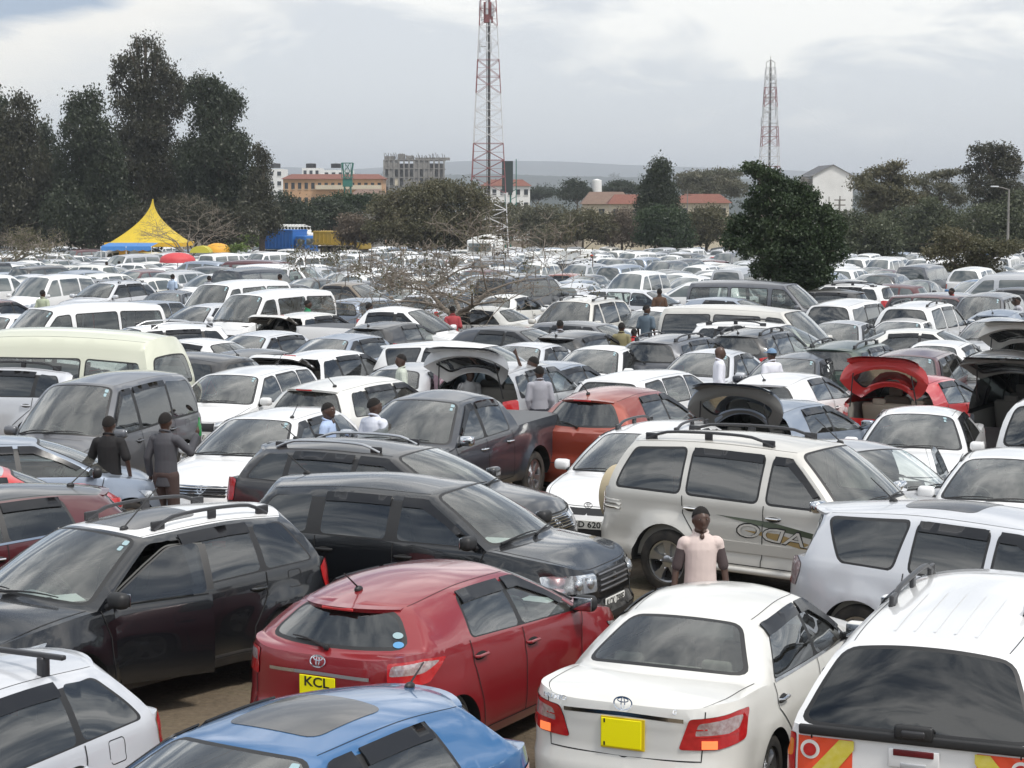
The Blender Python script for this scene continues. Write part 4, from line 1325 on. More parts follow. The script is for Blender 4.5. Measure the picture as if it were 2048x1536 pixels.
def car_tree(S, kind, opt):
    """opt: details of this model. Returns list of Node in car coordinates (x from rear bumper)"""
    parts = build_car(S, kind)
    nodes = []
    hero = kind == 'hero'
    body = parts[('body', '')]
    belt = float(S.top(S.cs)[2])
    LSx = lambda x, z: S.LS(np.array([S.s_x(v) for v in np.atleast_1d(x)]), np.atleast_1d(z))
    rfx = lambda a, b: S.roof(np.clip(np.atleast_1d(a), -1, 1), np.clip(np.atleast_1d(b), 0, 1))
    if kind == 'far':
        for wx in (S.ro(), S.ro() + S.wb):
            for sg in (1, -1):
                body.lathe([(S.r, S.W / 2 * sg * .98), (S.r, S.W / 2 * sg - .2 * sg)], RUBBER, c=(wx, 0, S.r), n=10)
                body.lathe([(.01, S.W / 2 * sg * .97), (S.r, S.W / 2 * sg * .97)], RUBBER, c=(wx, 0, S.r), n=10)
        # simple lamps and mirrors keep the far cars readable
        for sg in (1, -1):
            b = S.top(S.cs - .12)
            body.rbox((b[0], sg * (b[1] + .10), b[2] + .10), (.10, .18, .13), P['white'], .03, seg=1)
        return [Node('body', mesh_of(body, 'car_far_body', 45), (0, 0, 0), (0, 0, 0), [])]
    # seams, handles, visors, mouldings
    xf, xb, xr = S.cs - .05, None, None
    fwin = [w for n, w in S.wins if n == FW][0]; rwin = [w for n, w in S.wins if n == RW]
    xb = min(p[0] for p in fwin) - .035
    xr = (min(p[0] for p in rwin[0]) - .06) if rwin else xb - .9
    wheel_front = S.ro() + S.r + S.arch + .06
    ztop = lambda x: float(S.top(x)[2]) - .004
    seam = MB()
    for sg in (1, -1):
        dr = getattr(S, 'doorx', None)
        zl = S.zs + .10
        fx = min(xf, S.ro() + S.wb - S.r - S.arch - .07)
        lines = [[(fx + .10, ztop(fx + .10)), (fx + .02, ztop(fx) - .25), (fx, zl)], [(xb, ztop(xb)), (xb, zl)]]
        if xr > wheel_front: lines.append([(xr, ztop(xr)), (xr, zl)]); lo = xr
        else: lines.append([(xr, ztop(xr)), (xr + .02, ztop(xr) - .2), (wheel_front - .02, S.r + .25), (wheel_front + .02, zl)]); lo = wheel_front + .02
        lines.append([(fx, zl), (lo, zl)])
        for ln in lines: strip(LSx, ln, .011 if hero else .016, .004 if hero else .008, SEAM, seam, sg)
        # seam of the hood against the wings
        ph = np.linspace(.02, .97, 14)
        hq = lambda a, b: S.hood(np.clip(np.atleast_1d(a), -1, 1), np.clip(np.atleast_1d(b), 0, 1))
        if S.hoodc: strip(hq, [(.93, p) for p in ph], .012, .0015, SEAM, seam, sg, step=.2)
    if S.hoodc:
        strip(hq, [(q, .035) for q in np.linspace(-.9, .9, 14)], .012, .0015, SEAM, seam, 1, step=.2)
    if S.dc[0] > .5 and not getattr(S, 'deckmat', None):
        dq = lambda a, b: S.deck(np.clip(np.atleast_1d(a), -1, 1), np.clip(np.atleast_1d(b), 0, 1))
        for sg in (1, -1):
            strip(dq, [(.90, p) for p in np.linspace(.0, .97, 10)], .010, .0015, SEAM, seam, sg, step=.2)
            LSr = lambda a, b: S.LS(np.atleast_1d(a), np.atleast_1d(b))
            sy = S.s_yr(S.W / 2 * .74)
            strip(LSr, [(sy, ztop(.02)), (sy - .03, .62), (0, .60)], .010, .0015, SEAM, seam, sg)
    elif not getattr(S, 'gate', None):
        LSr = lambda a, b: S.LS(np.atleast_1d(a), np.atleast_1d(b))
        gz0 = getattr(S, 'gatez', .52)
        for sg in (1, -1):
            sy = S.s_yr(S.W / 2 * .76)
            strip(LSr, [(sy, ztop(.02)), (sy - .02, gz0 + .06), (sy - .08, gz0), (0, gz0)], .011, .0015, SEAM, seam, sg)
    # roof drip channels
    for sg in (1, -1):
        strip(rfx, [(.955, p) for p in np.linspace(.0, 1, 16)], .012, .0015, SEAM, seam, sg, step=.3, centre=(2, 0, 0))
    # fuel flap
    if hero:
        fxx = S.ro() - .15 if S.ro() > .7 else S.ro()
        zc = S.r + S.r + .28
        zc = min(zc, ztop(fxx) - .12)
        sq = resamp(rounded([(fxx - .085, zc - .08), (fxx + .085, zc - .08), (fxx + .085, zc + .08), (fxx - .085, zc + .08)], .03), .03)
        strip(LSx, sq + [sq[0]], .007, .001, SEAM, seam, opt.get('flap', 1))
    nodes.append(Node('shut_lines', mesh_of(seam, 'shut_lines', 0), (0, 0, 0), (0, 0, 0), []))
    # mouldings
    if opt.get('mould'):
        z0, z1 = opt['mould']; mm = MB()
        for sg in (1, -1):
            overlay(LSx, [(S.ro() + S.r + .12, z0), (S.ro() + S.wb - S.r - .12, z0), (S.ro() + S.wb - S.r - .14, z1), (S.ro() + S.r + .14, z1)], .014, opt.get('mouldm', BLACK), mm, .12, .014, sg)
        nodes.append(Node('side_moulding', mesh_of(mm, 'side_moulding'), (0, 0, 0), (0, 0, 0), []))
    # chrome belt line
    if opt.get('belt'):
        mm = MB()
        x0 = min(p[0] for _, w in S.wins for p in w); x1 = max(p[0] for _, w in S.wins for p in w)
        sd = lambda a, b: S.side(np.atleast_1d(a), np.atleast_1d(b))
        for sg in (1, -1):
            pts = [(x, S.vz(x, .012)) for x in np.linspace(x0 - .02, x1 + .02, 20)]
            strip(sd, pts, .022, .006, CHROME, mm, sg, step=.2)
        nodes.append(Node('window_trim', mesh_of(mm, 'window_trim', 0), (0, 0, 0), (0, 0, 0), []))
    # door handles
    hm = opt.get('handle', 'paint')
    hmat = {'paint': P['white'], 'chrome': CHROME, 'black': BLACK}[hm]
    for sg in (1, -1):
        for hx in ([xb + .13, xr + .13] if rwin else [xb + .13]):
            if getattr(S, 'doorx', None) and sg == getattr(S, 'doorside', 1) and hx == xb + .13: continue
            z = ztop(hx) - .14
            p0 = LSx(hx, z)[0]
            mb = MB()
            mb.ball((p0[0], sg * (p0[1] + .001), z), (.095, .012, .036), BLACK if hm == 'chrome' else UNDER, n=14)
            mb.tube([(p0[0] - .10, sg * (p0[1] + .005), z + .008), (p0[0] - .075, sg * (p0[1] + .032), z + .008), (p0[0] + .075, sg * (p0[1] + .032), z + .008), (p0[0] + .10, sg * (p0[1] + .005), z + .008)], [.012, .014, .014, .012], hmat, n=8)
            if hero: nodes.append(Node('door_handle', mesh_of(mb, 'door_handle'), (0, 0, 0), (0, 0, 0), []))
            else: body.v, body.f; [body.add(mb.v, [f for f, k in zip(mb.f, mb.m) if k == i], mb.mats[i]) for i in range(len(mb.mats))]
    # rain visors over the side windows
    if opt.get('visor', True) and S.tname not in ('van', 'highvan'):
        sd = lambda a, b: S.side(np.atleast_1d(a), np.atleast_1d(b))
        for sg in (1, -1):
            for nm, w in S.wins:
                if nm == QW or (nm == FW and getattr(S, 'doorx', None) and sg == getattr(S, 'doorside', 1)): continue
                mb = MB(); vm = max(p[1] for p in w); xs = [p[0] for p in w if p[1] > vm * .66]; x0, x1 = min(xs), max(xs)
                zt = lambda x: S.vz(x, vm) + .014
                if nm == RW:
                    pol = [(x, zt(x) - .085) for x in np.linspace(x0, x1, 7)] + [(x, zt(x)) for x in np.linspace(x1, x0, 7)]
                else:
                    ax = lambda v: S.cs + (S.hs - S.cs) * v + S.abow * 4 * v * (1 - v) - .062
                    xc = ax(vm); vs_ = (.70, .5, .28)
                    xi = min(xc - .05, ax(.70) - .10)
                    pol = [(x, zt(x) - .085) for x in np.linspace(x0, xi, 5)] + [(ax(v) - .07, S.vz(ax(v), v) - .03) for v in vs_[1:]] + [(ax(v), S.vz(ax(v), v)) for v in vs_[::-1]] + [(xc, zt(xc) - .006)] + [(x, zt(x)) for x in np.linspace(xc - .06, x0, 5)]
                overlay(sd, pol, .020, GLV, mb, .06, .012, sg)
                nodes.append(Node('window_visor', mesh_of(mb, 'window_visor'), (0, 0, 0), (0, 0, 0), []))
    # door mirrors
    mm_ = {'paint': P['white'], 'chrome': CHROME, 'black': BLACK}[opt.get('mirror', 'paint')]
    for sg in (1, -1):
        b = S.top(S.cs - .14); mb = MB()
        mb.rbox((b[0] + .0, sg * (b[1] + .12), b[2] + .085), (.13, .21, .145), mm_, .05)
        mb.rbox((b[0] - .062, sg * (b[1] + .12), b[2] + .085), (.012, .18, .115), pbr('mirror_glass', (.5, .52, .55), .05, 1.0), .02)
        mb.tube([(b[0] + .02, sg * (b[1] - .02), b[2] + .01), (b[0] + .01, sg * (b[1] + .06), b[2] + .04)], [.035, .028], BLACK)
        nodes.append(Node('door_mirror', mesh_of(mb, 'door_mirror'), (0, 0, 0), (0, 0, 0), []))
    # wipers
    ws = lambda a, b: S.windshield(np.clip(np.atleast_1d(a), -1, 1), np.clip(np.atleast_1d(b), 0, 1))
    mb = MB()
    for a0, a1 in ((-.15, .62), (-.80, -.05)):
        pts = []
        for t in np.linspace(0, 1, 7):
            p = ws(a0 + (a1 - a0) * t, .035 + .05 * math.sin(t * 2.2))[0]
            pts.append((p[0] + .012, p[1], p[2] + .022))
        mb.tube(pts, [.014, .012, .010, .009, .008, .007, .005], BLACK, n=6)
    nodes.append(Node('wiper', mesh_of(mb, 'wiper'), (0, 0, 0), (0, 0, 0), []))
    bl = lambda a, b: S.backlight(np.clip(np.atleast_1d(a), -1, 1), np.clip(np.atleast_1d(b), 0, 1))
    gate_kids = []
    hinge = (S.rc[0] + .03, 0, S.rc[1] - .0)
    gate = getattr(S, 'gate', None)
    if opt.get('rwiper', S.dc[0] < .5) and S.tname not in ('canopy',):
        mb = MB(); pts = []
        for t in np.linspace(0, 1, 6):
            p = bl(-.03 + .50 * t, .06 + .14 * math.sin(t * 1.9))[0]
            pts.append((p[0] - .025, p[1], p[2] + .01))
        mb.tube(pts, [.016, .012, .010, .009, .008, .006], BLACK, n=6)
        mb.ball(pts[0], .028, BLACK, n=8)
        nd = Node('rear_wiper', mesh_of(mb, 'rear_wiper', origin=hinge if gate else None), (0, 0, 0), (0, 0, 0), [])
        (gate_kids if gate else nodes).append(nd)
    # spoiler
    if getattr(S, 'spoiler', 0):
        mb = MB(); sp = S.spoiler; V = []; m = 15
        for i in range(m):
            q = -.93 + 1.86 * i / (m - 1)
            p = S.roof(np.array([q]), np.array([1.0]))[0]
            b = p + np.array([-sp * (1 - .35 * abs(q)**3), 0, -.012])
            V += [tuple(p + np.array([.05, 0, .006])), tuple(b), tuple(b + np.array([.02, 0, -.035])), tuple(p + np.array([-.02, 0, -.045]))]
        F = []
        for i in range(m - 1):
            for j in range(4): F.append((i * 4 + j, i * 4 + (j + 1) % 4, (i + 1) * 4 + (j + 1) % 4, (i + 1) * 4 + j))
        F += [(0, 3, 2, 1), ((m - 1) * 4, (m - 1) * 4 + 1, (m - 1) * 4 + 2, (m - 1) * 4 + 3)]
        mb.add(V, F, P['white'])
        if hero or gate:
            mb.rbox((V[4 * 7 + 1][0] + .012, 0, V[4 * 7 + 1][2] - .018), (.02, .30, .025), LAMPR, .008)
        nd = Node('spoiler', mesh_of(mb, 'spoiler', origin=hinge if gate else None), (0, 0, 0), (0, 0, 0), [])
        (gate_kids if gate else nodes).append(nd)
    # aerial
    if opt.get('aerial', 1):
        mb = MB(); p = S.roof(np.array([opt.get('aq', 0.)]), np.array([opt.get('ap', .90)]))[0]
        mb.ball((p[0], p[1], p[2] + .008), (.05, .03, .03), BLACK, n=10)
        k = opt.get('alen', .30)
        mb.tube([(p[0], p[1], p[2] + .02), (p[0] - k * .75, p[1], p[2] + k * .62)], [.008, .005], BLACK, n=6)
        nodes.append(Node('aerial', mesh_of(mb, 'aerial'), (0, 0, 0), (0, 0, 0), []))
    # sunroof
    if getattr(S, 'sunroof', None) and S.sunroof is not True:
        q0, p0, p1 = S.sunroof; mb = MB()
        wq = S.yt; lp = S.hs - S.rs
        fn = lambda a, b: S.roof(np.clip(np.atleast_1d(a) / wq, -1, 1), np.clip(np.atleast_1d(b) / lp, 0, 1))
        overlay(fn, rounded([(-q0 * wq, p0 * lp), (q0 * wq, p0 * lp), (q0 * wq, p1 * lp), (-q0 * wq, p1 * lp)], .10), .004, pbr('sunroof_glass', (.030, .031, .033), .22, 0, .35, noise=(1.5, .8, (.11, .10, .09))), mb, .10, .006, centre=(2, 0, 0))
        nodes.append(Node('sunroof', mesh_of(mb, 'sunroof'), (0, 0, 0), (0, 0, 0), []))
    # rails
    rl = getattr(S, 'rails', 0)
    if rl:
        for sg in (1, -1):
            mb = MB(); q = .84 * sg
            mat = {1: ALLOY, 2: RAILB, 3: RAILB}[rl] if not opt.get('railm') else opt['railm']
            p0, p1 = opt.get('rspan', (.12, .90))
            pts = []; hgt = opt.get('rh', .075)
            for t in np.linspace(0, 1, 13):
                p = S.roof(np.array([q]), np.array([p0 + (p1 - p0) * t]))[0]
                lift = hgt * min(1, 5.5 * t, 5.5 * (1 - t)) ** .7
                pts.append((p[0], p[1], p[2] + .005 + lift))
            mb.tube(pts, [.028] + [.023] * 11 + [.028], mat, n=8, flat=.8)
            for t in (.04, .5, .96) if rl != 1 else (.04, .96):
                p = S.roof(np.array([q]), np.array([p0 + (p1 - p0) * t]))[0]
                mb.rbox((p[0], p[1], p[2] + hgt * .45), (.10 if t == .5 else .16, .035, hgt * .95), RAILB, .012)
            nodes.append(Node('roof_rail', mesh_of(mb, 'roof_rail'), (0, 0, 0), (0, 0, 0), []))
    # interior
    sm = {'grey': SEATG, 'dark': SEATD, 'beige': SEATB}[S.seats]
    sz = S.zs + .30 + (.12 if S.H > 1.6 else 0)
    sx = S.cs - .98; inn = MB()
    yb = S.W / 2 - .10
    dash = MB()
    xd = (S.cs + S.cc[0]) / 2
    dash.rbox((xd - .30, 0, belt - .13), (.66, 2 * yb - .10, .22), DASHM, .08)
    dash.rbox((xd - .52, -.36, belt - .03), (.22, .34, .12), DASHM, .05)
    seats = []
    for yy in (.36, -.36):
        mb = MB(); seatset(mb, S, sm, sx, yy, sz); seats.append(mb)
    rb = MB()
    rbx = sx - .80
    rb.rbox((rbx, 0, sz), (.48, 2 * yb - .18, .18), sm, .07)
    rb.rbox((rbx - .28, 0, sz + .28), (.14, 2 * yb - .18, .56), sm, .06, Matrix.Rotation(R(-18), 3, 'Y'))
    for yy in (.36, -.36): rb.rbox((rbx - .38, yy, sz + .57), (.08, .24, .12), sm, .035)
    wheel = MB(); Rt = Matrix.Rotation(R(-62), 3, 'Y')
    c = Vector((xd - .70, -.36, belt - .02))
    prev = [c + Rt @ Vector((.185 * math.cos(a), .185 * math.sin(a), 0)) for a in np.linspace(0, 2 * math.pi, 25)]
    wheel.tube(prev, .014, DASHM, n=6, cap=False)
    wheel.rbox(tuple(c), (.12, .14, .04), DASHM, .02, Rt)
    wheel.tube([prev[6], c, prev[18]], .014, DASHM, n=6); wheel.tube([prev[0], c], .012, DASHM, n=6)
    lin = MB(); fz = S.zs + .05
    x0, x1 = max(.15, min(S.dc[0], .3)), S.cs + .25
    if S.dc[0] > .5: x0 = S.dc[0] + .05
    lin.box(((x0 + x1) / 2, 0, fz), (x1 - x0, 2 * yb, .02), DASHM)
    for sg in (1, -1):
        xs = np.linspace(max(x0, .3), x1, 7); V = []
        for x in xs:
            t = S.top(x); y = min(yb, t[1] - .03)
            V += [(x, sg * y, fz), (x, sg * y, t[2] - .03)]
        lin.add(V, [(2 * i, 2 * i + 2, 2 * i + 3, 2 * i + 1) for i in range(6)], LINER)
    lin.add([(x1, -yb, fz), (x1, yb, fz), (x1, yb, belt - .02), (x1, -yb, belt - .02)], [(0, 1, 2, 3)], DASHM)
    if S.dc[0] > .5 and not getattr(S, 'deckmat', None): lin.rbox(((rbx - .40 + S.dc[0]) / 2 + .10, 0, S.dc[1] - .10), (rbx - .40 - S.dc[0], 2 * yb - .16, .03), SEATG if S.seats != 'beige' else SEATB, .01)
    if hero:
        Q_, P_ = np.meshgrid(np.linspace(-.92, .92, 7), np.linspace(.03, .97, 7)); V = S.roof(Q_.ravel(), P_.ravel()); V[:, 2] -= .035
        lin.add(V, [(i * 7 + j, i * 7 + j + 1, i * 7 + j + 8, i * 7 + j + 7) for i in range(6) for j in range(6)], LINER)
        nodes.append(Node('cabin_lining', mesh_of(lin, 'cabin_lining'), (0, 0, 0), (0, 0, 0), []))
        nodes.append(Node('dashboard', mesh_of(dash, 'dashboard'), (0, 0, 0), (0, 0, 0), []))
        nodes.append(Node('steering_wheel', mesh_of(wheel, 'steering_wheel'), (0, 0, 0), (0, 0, 0), []))
        for mb in seats: nodes.append(Node('front_seat', mesh_of(mb, 'front_seat'), (0, 0, 0), (0, 0, 0), []))
        nodes.append(Node('rear_seat', mesh_of(rb, 'rear_seat'), (0, 0, 0), (0, 0, 0), []))
    else:
        for b in [dash, wheel, rb] + seats:
            for i, mt in enumerate(b.mats): lin.add(b.v, [f for f, k in zip(b.f, b.m) if k == i], mt)
        nodes.append(Node('cabin_interior', mesh_of(lin, 'cabin_interior'), (0, 0, 0), (0, 0, 0), []))
    # paper and sticker on the windscreen
    for (q, p, w, h, rz) in opt.get('papers', []):
        mb = MB(); c0 = ws(q, p)[0]
        mb.rbox((c0[0] - .20, c0[1], c0[2] - .045), (h, w, .004), PAPER, .001, Matrix.Rotation(R(rz), 3, 'Z'), seg=1)
        nodes.append(Node('price_sheet', mesh_of(mb, 'price_sheet', 0), (0, 0, 0), (0, 0, 0), []))
    if opt.get('stick', True):
        mb = MB(); wq, lp = S.W * .38, 1.0
        ql = opt.get('stickq', .78)
        for (q, p, r_) in ((ql, .88, .075), (ql - .01, .80, .055)):
            fn = lambda a, b: ws(a / wq, b)
            overlay(fn, rounded([((q - r_ / 2) * wq, p - .032), ((q + r_ / 2) * wq, p - .032), ((q + r_ / 2) * wq, p + .032), ((q - r_ / 2) * wq, p + .032)], .015), .004, STICK, mb, .08)
        nodes.append(Node('windscreen_sticker', mesh_of(mb, 'windscreen_sticker', 0), (0, 0, 0), (0, 0, 0), []))
    # plates and badges
    def plate(front, z, txt, yellow=False, w=.52, h=.112, name='number_plate', lines=None):
        mb = MB()
        x = float(S.LS(S.S if front else 0., z)[0][0]) + (.012 if front else -.012)
        sgn = 1 if front else -1
        mb.rbox((x, 0, z), (.008, w, h), PLATEY if yellow else PLATEW, .004, seg=1)
        rows = lines or [txt]
        for i, t in enumerate(rows):
            zz = z + (len(rows) - 1) * h * .25 - i * h * .5
            fn = lambda u, v: (x + sgn * .006, sgn * u, zz + v)
            if t: text_mb(mb, t, h * (.95 if len(rows) == 1 else .52), fn, INK, wid=w * (.88 if len(rows) == 1 else .7))
        return Node(name, mesh_of(mb, name, 0), (0, 0, 0), (0, 0, 0), [])
    if opt.get('fplate'): nodes.append(plate(True, *opt['fplate']))
    if opt.get('rplate'): nodes.append(plate(False, *opt['rplate'][:2], **opt['rplate'][2]))
    for nm, front, z, s_ in opt.get('badges', []):
        mb = MB(); x = float(S.LS(S.S if front else 0., z)[0][0]); sgn = 1 if front else -1
        def fn(u, v, z=z, front=front, sgn=sgn):
            a = S.LS(S.S if front else 0., z + v)[0]
            return (a[0] + sgn * .016, sgn * u, z + v)
        badge(mb, nm, fn, s_)
        nodes.append(Node('badge', mesh_of(mb, 'badge', 0), (0, 0, 0), (0, 0, 0), []))
    # grille bars
    for (z0, z1, y1, nb) in opt.get('bars', []):
        mb = MB()
        for i in range(nb):
            z = z0 + (z1 - z0) * i / max(1, nb - 1)
            ys = np.linspace(-y1, y1, 13); pts = []
            for y in ys:
                a = S.LS(S.s_yf(abs(y)) if abs(y) > .02 else S.S, z)[0]
                pts.append((a[0] + .010, y, z))
            mb.tube(pts, .011, CHROME if opt.get('barm') is None else opt['barm'], n=6)
        nodes.append(Node('grille_bars', mesh_of(mb, 'grille_bars'), (0, 0, 0), (0, 0, 0), []))
    if opt.get('extra'): opt['extra'](S, nodes, parts, LSx)
    # wheels
    style = opt.get('wheel', 'five'); tm, rm_ = wheel_meshes(S.r, .20 if S.H < 1.6 else .235, style)
    for wx in (S.ro(), S.ro() + S.wb):
        for sg in (1, -1):
            y = sg * (S.W / 2 * (1 - S.bar * ((wx - S.L / 2) / (S.L / 2))**2) - .125)
            nodes.append(Node('wheel', None, (wx, y, S.r), (0, 0, 0 if sg > 0 else math.pi), [Node('tyre', tm, (0, 0, 0), (0, 0, 0), []), Node('rim', rm_, (0, 0, 0), (0, 0, 0), [])]))
    if getattr(S, 'spare', None):
        mb = MB(); cov = pbr('spare_cover_tan', (.50, .42, .28), .7, noise=(5, .5, (.40, .33, .22)))
        mb.lathe([(.001, -.10), (.30, -.105), (.355, -.08), (.37, -.02), (.37, .10), (.33, .11)], cov, axis='z', n=36)
        mb.v = [(-.13 + v[2], v[0] - .08, v[1] + .98) for v in mb.v]
        nodes.append(Node('spare_wheel_cover', mesh_of(mb, 'spare_wheel_cover'), (0, 0, 0), (0, 0, 0), []))
    # the collected surfaces
    pretty = {'front_door_window': 'side_window', 'rear_door_window': 'side_window'}
    door = getattr(S, 'doorx', None)
    for (nm, sd), mb in parts.items():
        if nm in ('tailgate', 'open_door', 'open_door_glass'): continue
        if gate and nm == 'rear_window': continue
        nodes.append(Node(pretty.get(nm, nm), mesh_of(mb, nm), (0, 0, 0), (0, 0, 0), [], opt.get('plabels', {}).get(nm)))
    if gate and ('tailgate', '') in parts:
        ang = R(gate)
        kids = [Node('gate_window', mesh_of(parts[('rear_window', '')], 'gate_window', origin=hinge), (0, 0, 0), (0, 0, 0), [])] if ('rear_window', '') in parts else []
        t = parts[('tailgate', '')]
        # inner trim panel
        cin = np.array([S.L / 2, 0, .9]); V = np.array(t.v); d = cin - V; d[:, 1] *= .2; d /= np.linalg.norm(d, axis=1)[:, None]
        nn = len(t.v); t2 = MB(); t2.mats = list(t.mats)
        t2.v = list(t.v); t2.f = list(t.f); t2.m = list(t.m)
        t2.add(V + d * .035, [f[::-1] for f in t.f], P['white'] if opt.get('liner') else pbr('gate_lining', (.15, .145, .135), .7))
        kids += gate_kids
        nodes.append(Node('tailgate', mesh_of(t2, 'tailgate', origin=hinge), hinge, (0, ang, 0), kids, 'raised tailgate'))
        mb = MB()
        for sg in (1, -1):
            a = Vector((.16, sg * S.W / 2 * .70, S.H * .68))
            b = Vector(hinge) + Matrix.Rotation(ang, 3, 'Y') @ Vector((-.12, sg * S.W / 2 * .60, -.42))
            mb.tube([a, b], .012, BLACK, n=6)
        nodes.append(Node('gas_strut', mesh_of(mb, 'gas_strut'), (0, 0, 0), (0, 0, 0), []))
    if door and ('open_door', '') in parts:
        sg = getattr(S, 'doorside', 1)
        hx = door[1]; p = LSx(hx, .7)[0]; hp = (hx, sg * (p[1] - .02), 0)
        kids = []
        if ('open_door_glass', '') in parts: kids.append(Node('door_window', mesh_of(parts[('open_door_glass', '')], 'door_window', origin=hp), (0, 0, 0), (0, 0, 0), []))
        t = parts[('open_door', '')]; V = np.array(t.v); t.add(V - np.array([0, sg * .07, 0]), [f[::-1] for f in t.f], DASHM)
        nodes.append(Node('open_door', mesh_of(t, 'open_door', origin=hp), hp, (0, 0, R(getattr(S, 'doorang', 58)) * sg * -1), kids, 'open front door'))
    return nodes


TREES_ = {}


def tree_for(key, tname, kind, opt, **over):
    k = (key, kind)
    if k not in TREES_:
        S = shape(tname, **over)
        TREES_[k] = (car_tree(S, kind, opt), S)
    return TREES_[k]


def recolour(o, me, colour, roof=None):
    if me is None: return
    for i, mt in enumerate(me.materials):
        if mt == P['white'] and colour != 'white':
            o.material_slots[i].link = 'OBJECT'; o.material_slots[i].material = P[colour]


def place_car(key, tname, kind, x, y, yaw, colour, label, cat='car', group=None, name=None, opt=None, z=None, tilt=0, **over):
    nodes, S = tree_for(key, tname, kind, opt or {}, **over)
    name = name or 'parked_car'
    z = gz(x, y) if z is None else z
    if kind == 'far':
        n = nodes[0]
        o = bpy.data.objects.new(name, n.mesh); COL.objects.link(o)
        o.location = (x - math.cos(R(yaw)) * S.L / 2, y - math.sin(R(yaw)) * S.L / 2, z)
        o.rotation_euler = (0, 0, R(yaw))
        recolour(o, n.mesh, colour)
        tag(o, label, cat, group)
        return o
    root = empty(name, (x, y, z), R(yaw))
    tag(root, label, cat, group)
    def rec(n, par, top):
        o = bpy.data.objects.new(n.name, n.mesh); COL.objects.link(o)
        o.parent = par
        l = Vector(n.loc)
        if top: l = l - Vector((S.L / 2, 0, 0))
        o.location = l; o.rotation_euler = n.rot
        if n.label: o['label'] = n.label
        if n.mesh: recolour(o, n.mesh, colour)
        for k in n.kids: rec(k, o, False)
    for n in nodes:
        if n.mesh is not None or n.kids: rec(n, root, True)
    return root
# ------------------------------------------------------------------ ground
def build_ground():
    xs = list(np.arange(-90, 91, 3.0)); ys = list(np.arange(-10, 130, 2.0)) + list(np.arange(130, 420, 6.0)) + [480, 560, 700, 900, 1300, 2000]
    xs = [-2500, -1200, -600, -300, -160] + xs + [160, 300, 600, 1200, 2500]
    V = [(x, y, gz(x, y) if y < 700 else gz(x, 700)) for y in ys for x in xs]
    n = len(xs)
    F = [(j * n + i, j * n + i + 1, (j + 1) * n + i + 1, (j + 1) * n + i) for j in range(len(ys) - 1) for i in range(n - 1)]
    m, nt, out = nodes_of('dry_soil')
    N, Lk = nt.nodes.new, nt.links.new
    p = N('ShaderNodeBsdfPrincipled'); p.inputs['Roughness'].default_value = .95
    tc = N('ShaderNodeTexCoord')
    n1 = N('ShaderNodeTexNoise'); n1.inputs['Scale'].default_value = .35; n1.inputs['Detail'].default_value = 9; n1.inputs['Roughness'].default_value = .65
    n2 = N('ShaderNodeTexNoise'); n2.inputs['Scale'].default_value = 14; n2.inputs['Detail'].default_value = 6
    for q in (n1, n2): Lk(tc.outputs['Object'], q.inputs['Vector'])
    r = N('ShaderNodeValToRGB'); e = r.color_ramp.elements; e.new(.5)
    for i, (ps, c) in enumerate([(.35, (.115, .085, .055)), (.52, (.19, .145, .095)), (.68, (.13, .125, .06))]): e[i].position = ps; e[i].color = (*c, 1)
    mx = N('ShaderNodeMix'); mx.data_type = 'RGBA'; mx.blend_type = 'MULTIPLY'; mx.inputs[0].default_value = .6
    Lk(n1.outputs[0], r.inputs[0]); Lk(r.outputs[0], mx.inputs[6]); Lk(n2.outputs[0], mx.inputs[7])
    Lk(mx.outputs[2], p.inputs['Base Color'])
    b = N('ShaderNodeBump'); b.inputs['Strength'].default_value = .6; b.inputs['Distance'].default_value = .05
    Lk(n2.outputs[0], b.inputs['Height']); Lk(b.outputs[0], p.inputs['Normal']); Lk(p.outputs[0], out.inputs[0])
    me = bpy.data.meshes.new('ground'); me.from_pydata(V, [], F); me.materials.append(m)
    for q in me.polygons: q.use_smooth = True
    o = bpy.data.objects.new('ground', me); COL.objects.link(o); o['kind'] = 'structure'


build_ground()

# ------------------------------------------------------------------ the cars one can tell apart, each at its place on the field
OCC = []          # footprints already taken: (x, y, yaw, length, width)
CARS = []


def put_car(key, tname, kind, ref, yaw, colour, label, cat='car', group=None, name=None, opt=None, occ=True, **over):
    nodes, S = tree_for(key, tname, kind, opt or {}, **over)
    name = name or {'pickup': 'parked_pickup', 'canopy': 'parked_pickup', 'van': 'parked_van', 'highvan': 'parked_minibus'}.get(tname, 'parked_car')
    c, s = math.cos(R(yaw)), math.sin(R(yaw))
    if ref[0] == 'roof':
        x, y = unproj(ref[1], ref[2], S.H)
        dx = (S.hs + S.rs) / 2 - S.L / 2
        x -= c * dx; y -= s * dx
    elif ref[0] == 'at':
        x, y = ref[1], ref[2]
    elif ref[0] == 'rear':
        x, y = ref[1] + c * S.L / 2, ref[2] + s * S.L / 2
    else:
        x, y = ref[1] - c * S.L / 2, ref[2] - s * S.L / 2
    o = place_car(key, tname, kind, x, y, yaw, colour, label, cat, group, name, opt, **over)
    if occ: OCC.append((x, y, yaw, S.L, S.W))
    CARS.append(o)
    return o


KEEP = []
A_, B_, C_, D_ = -116, 63, -30, 160


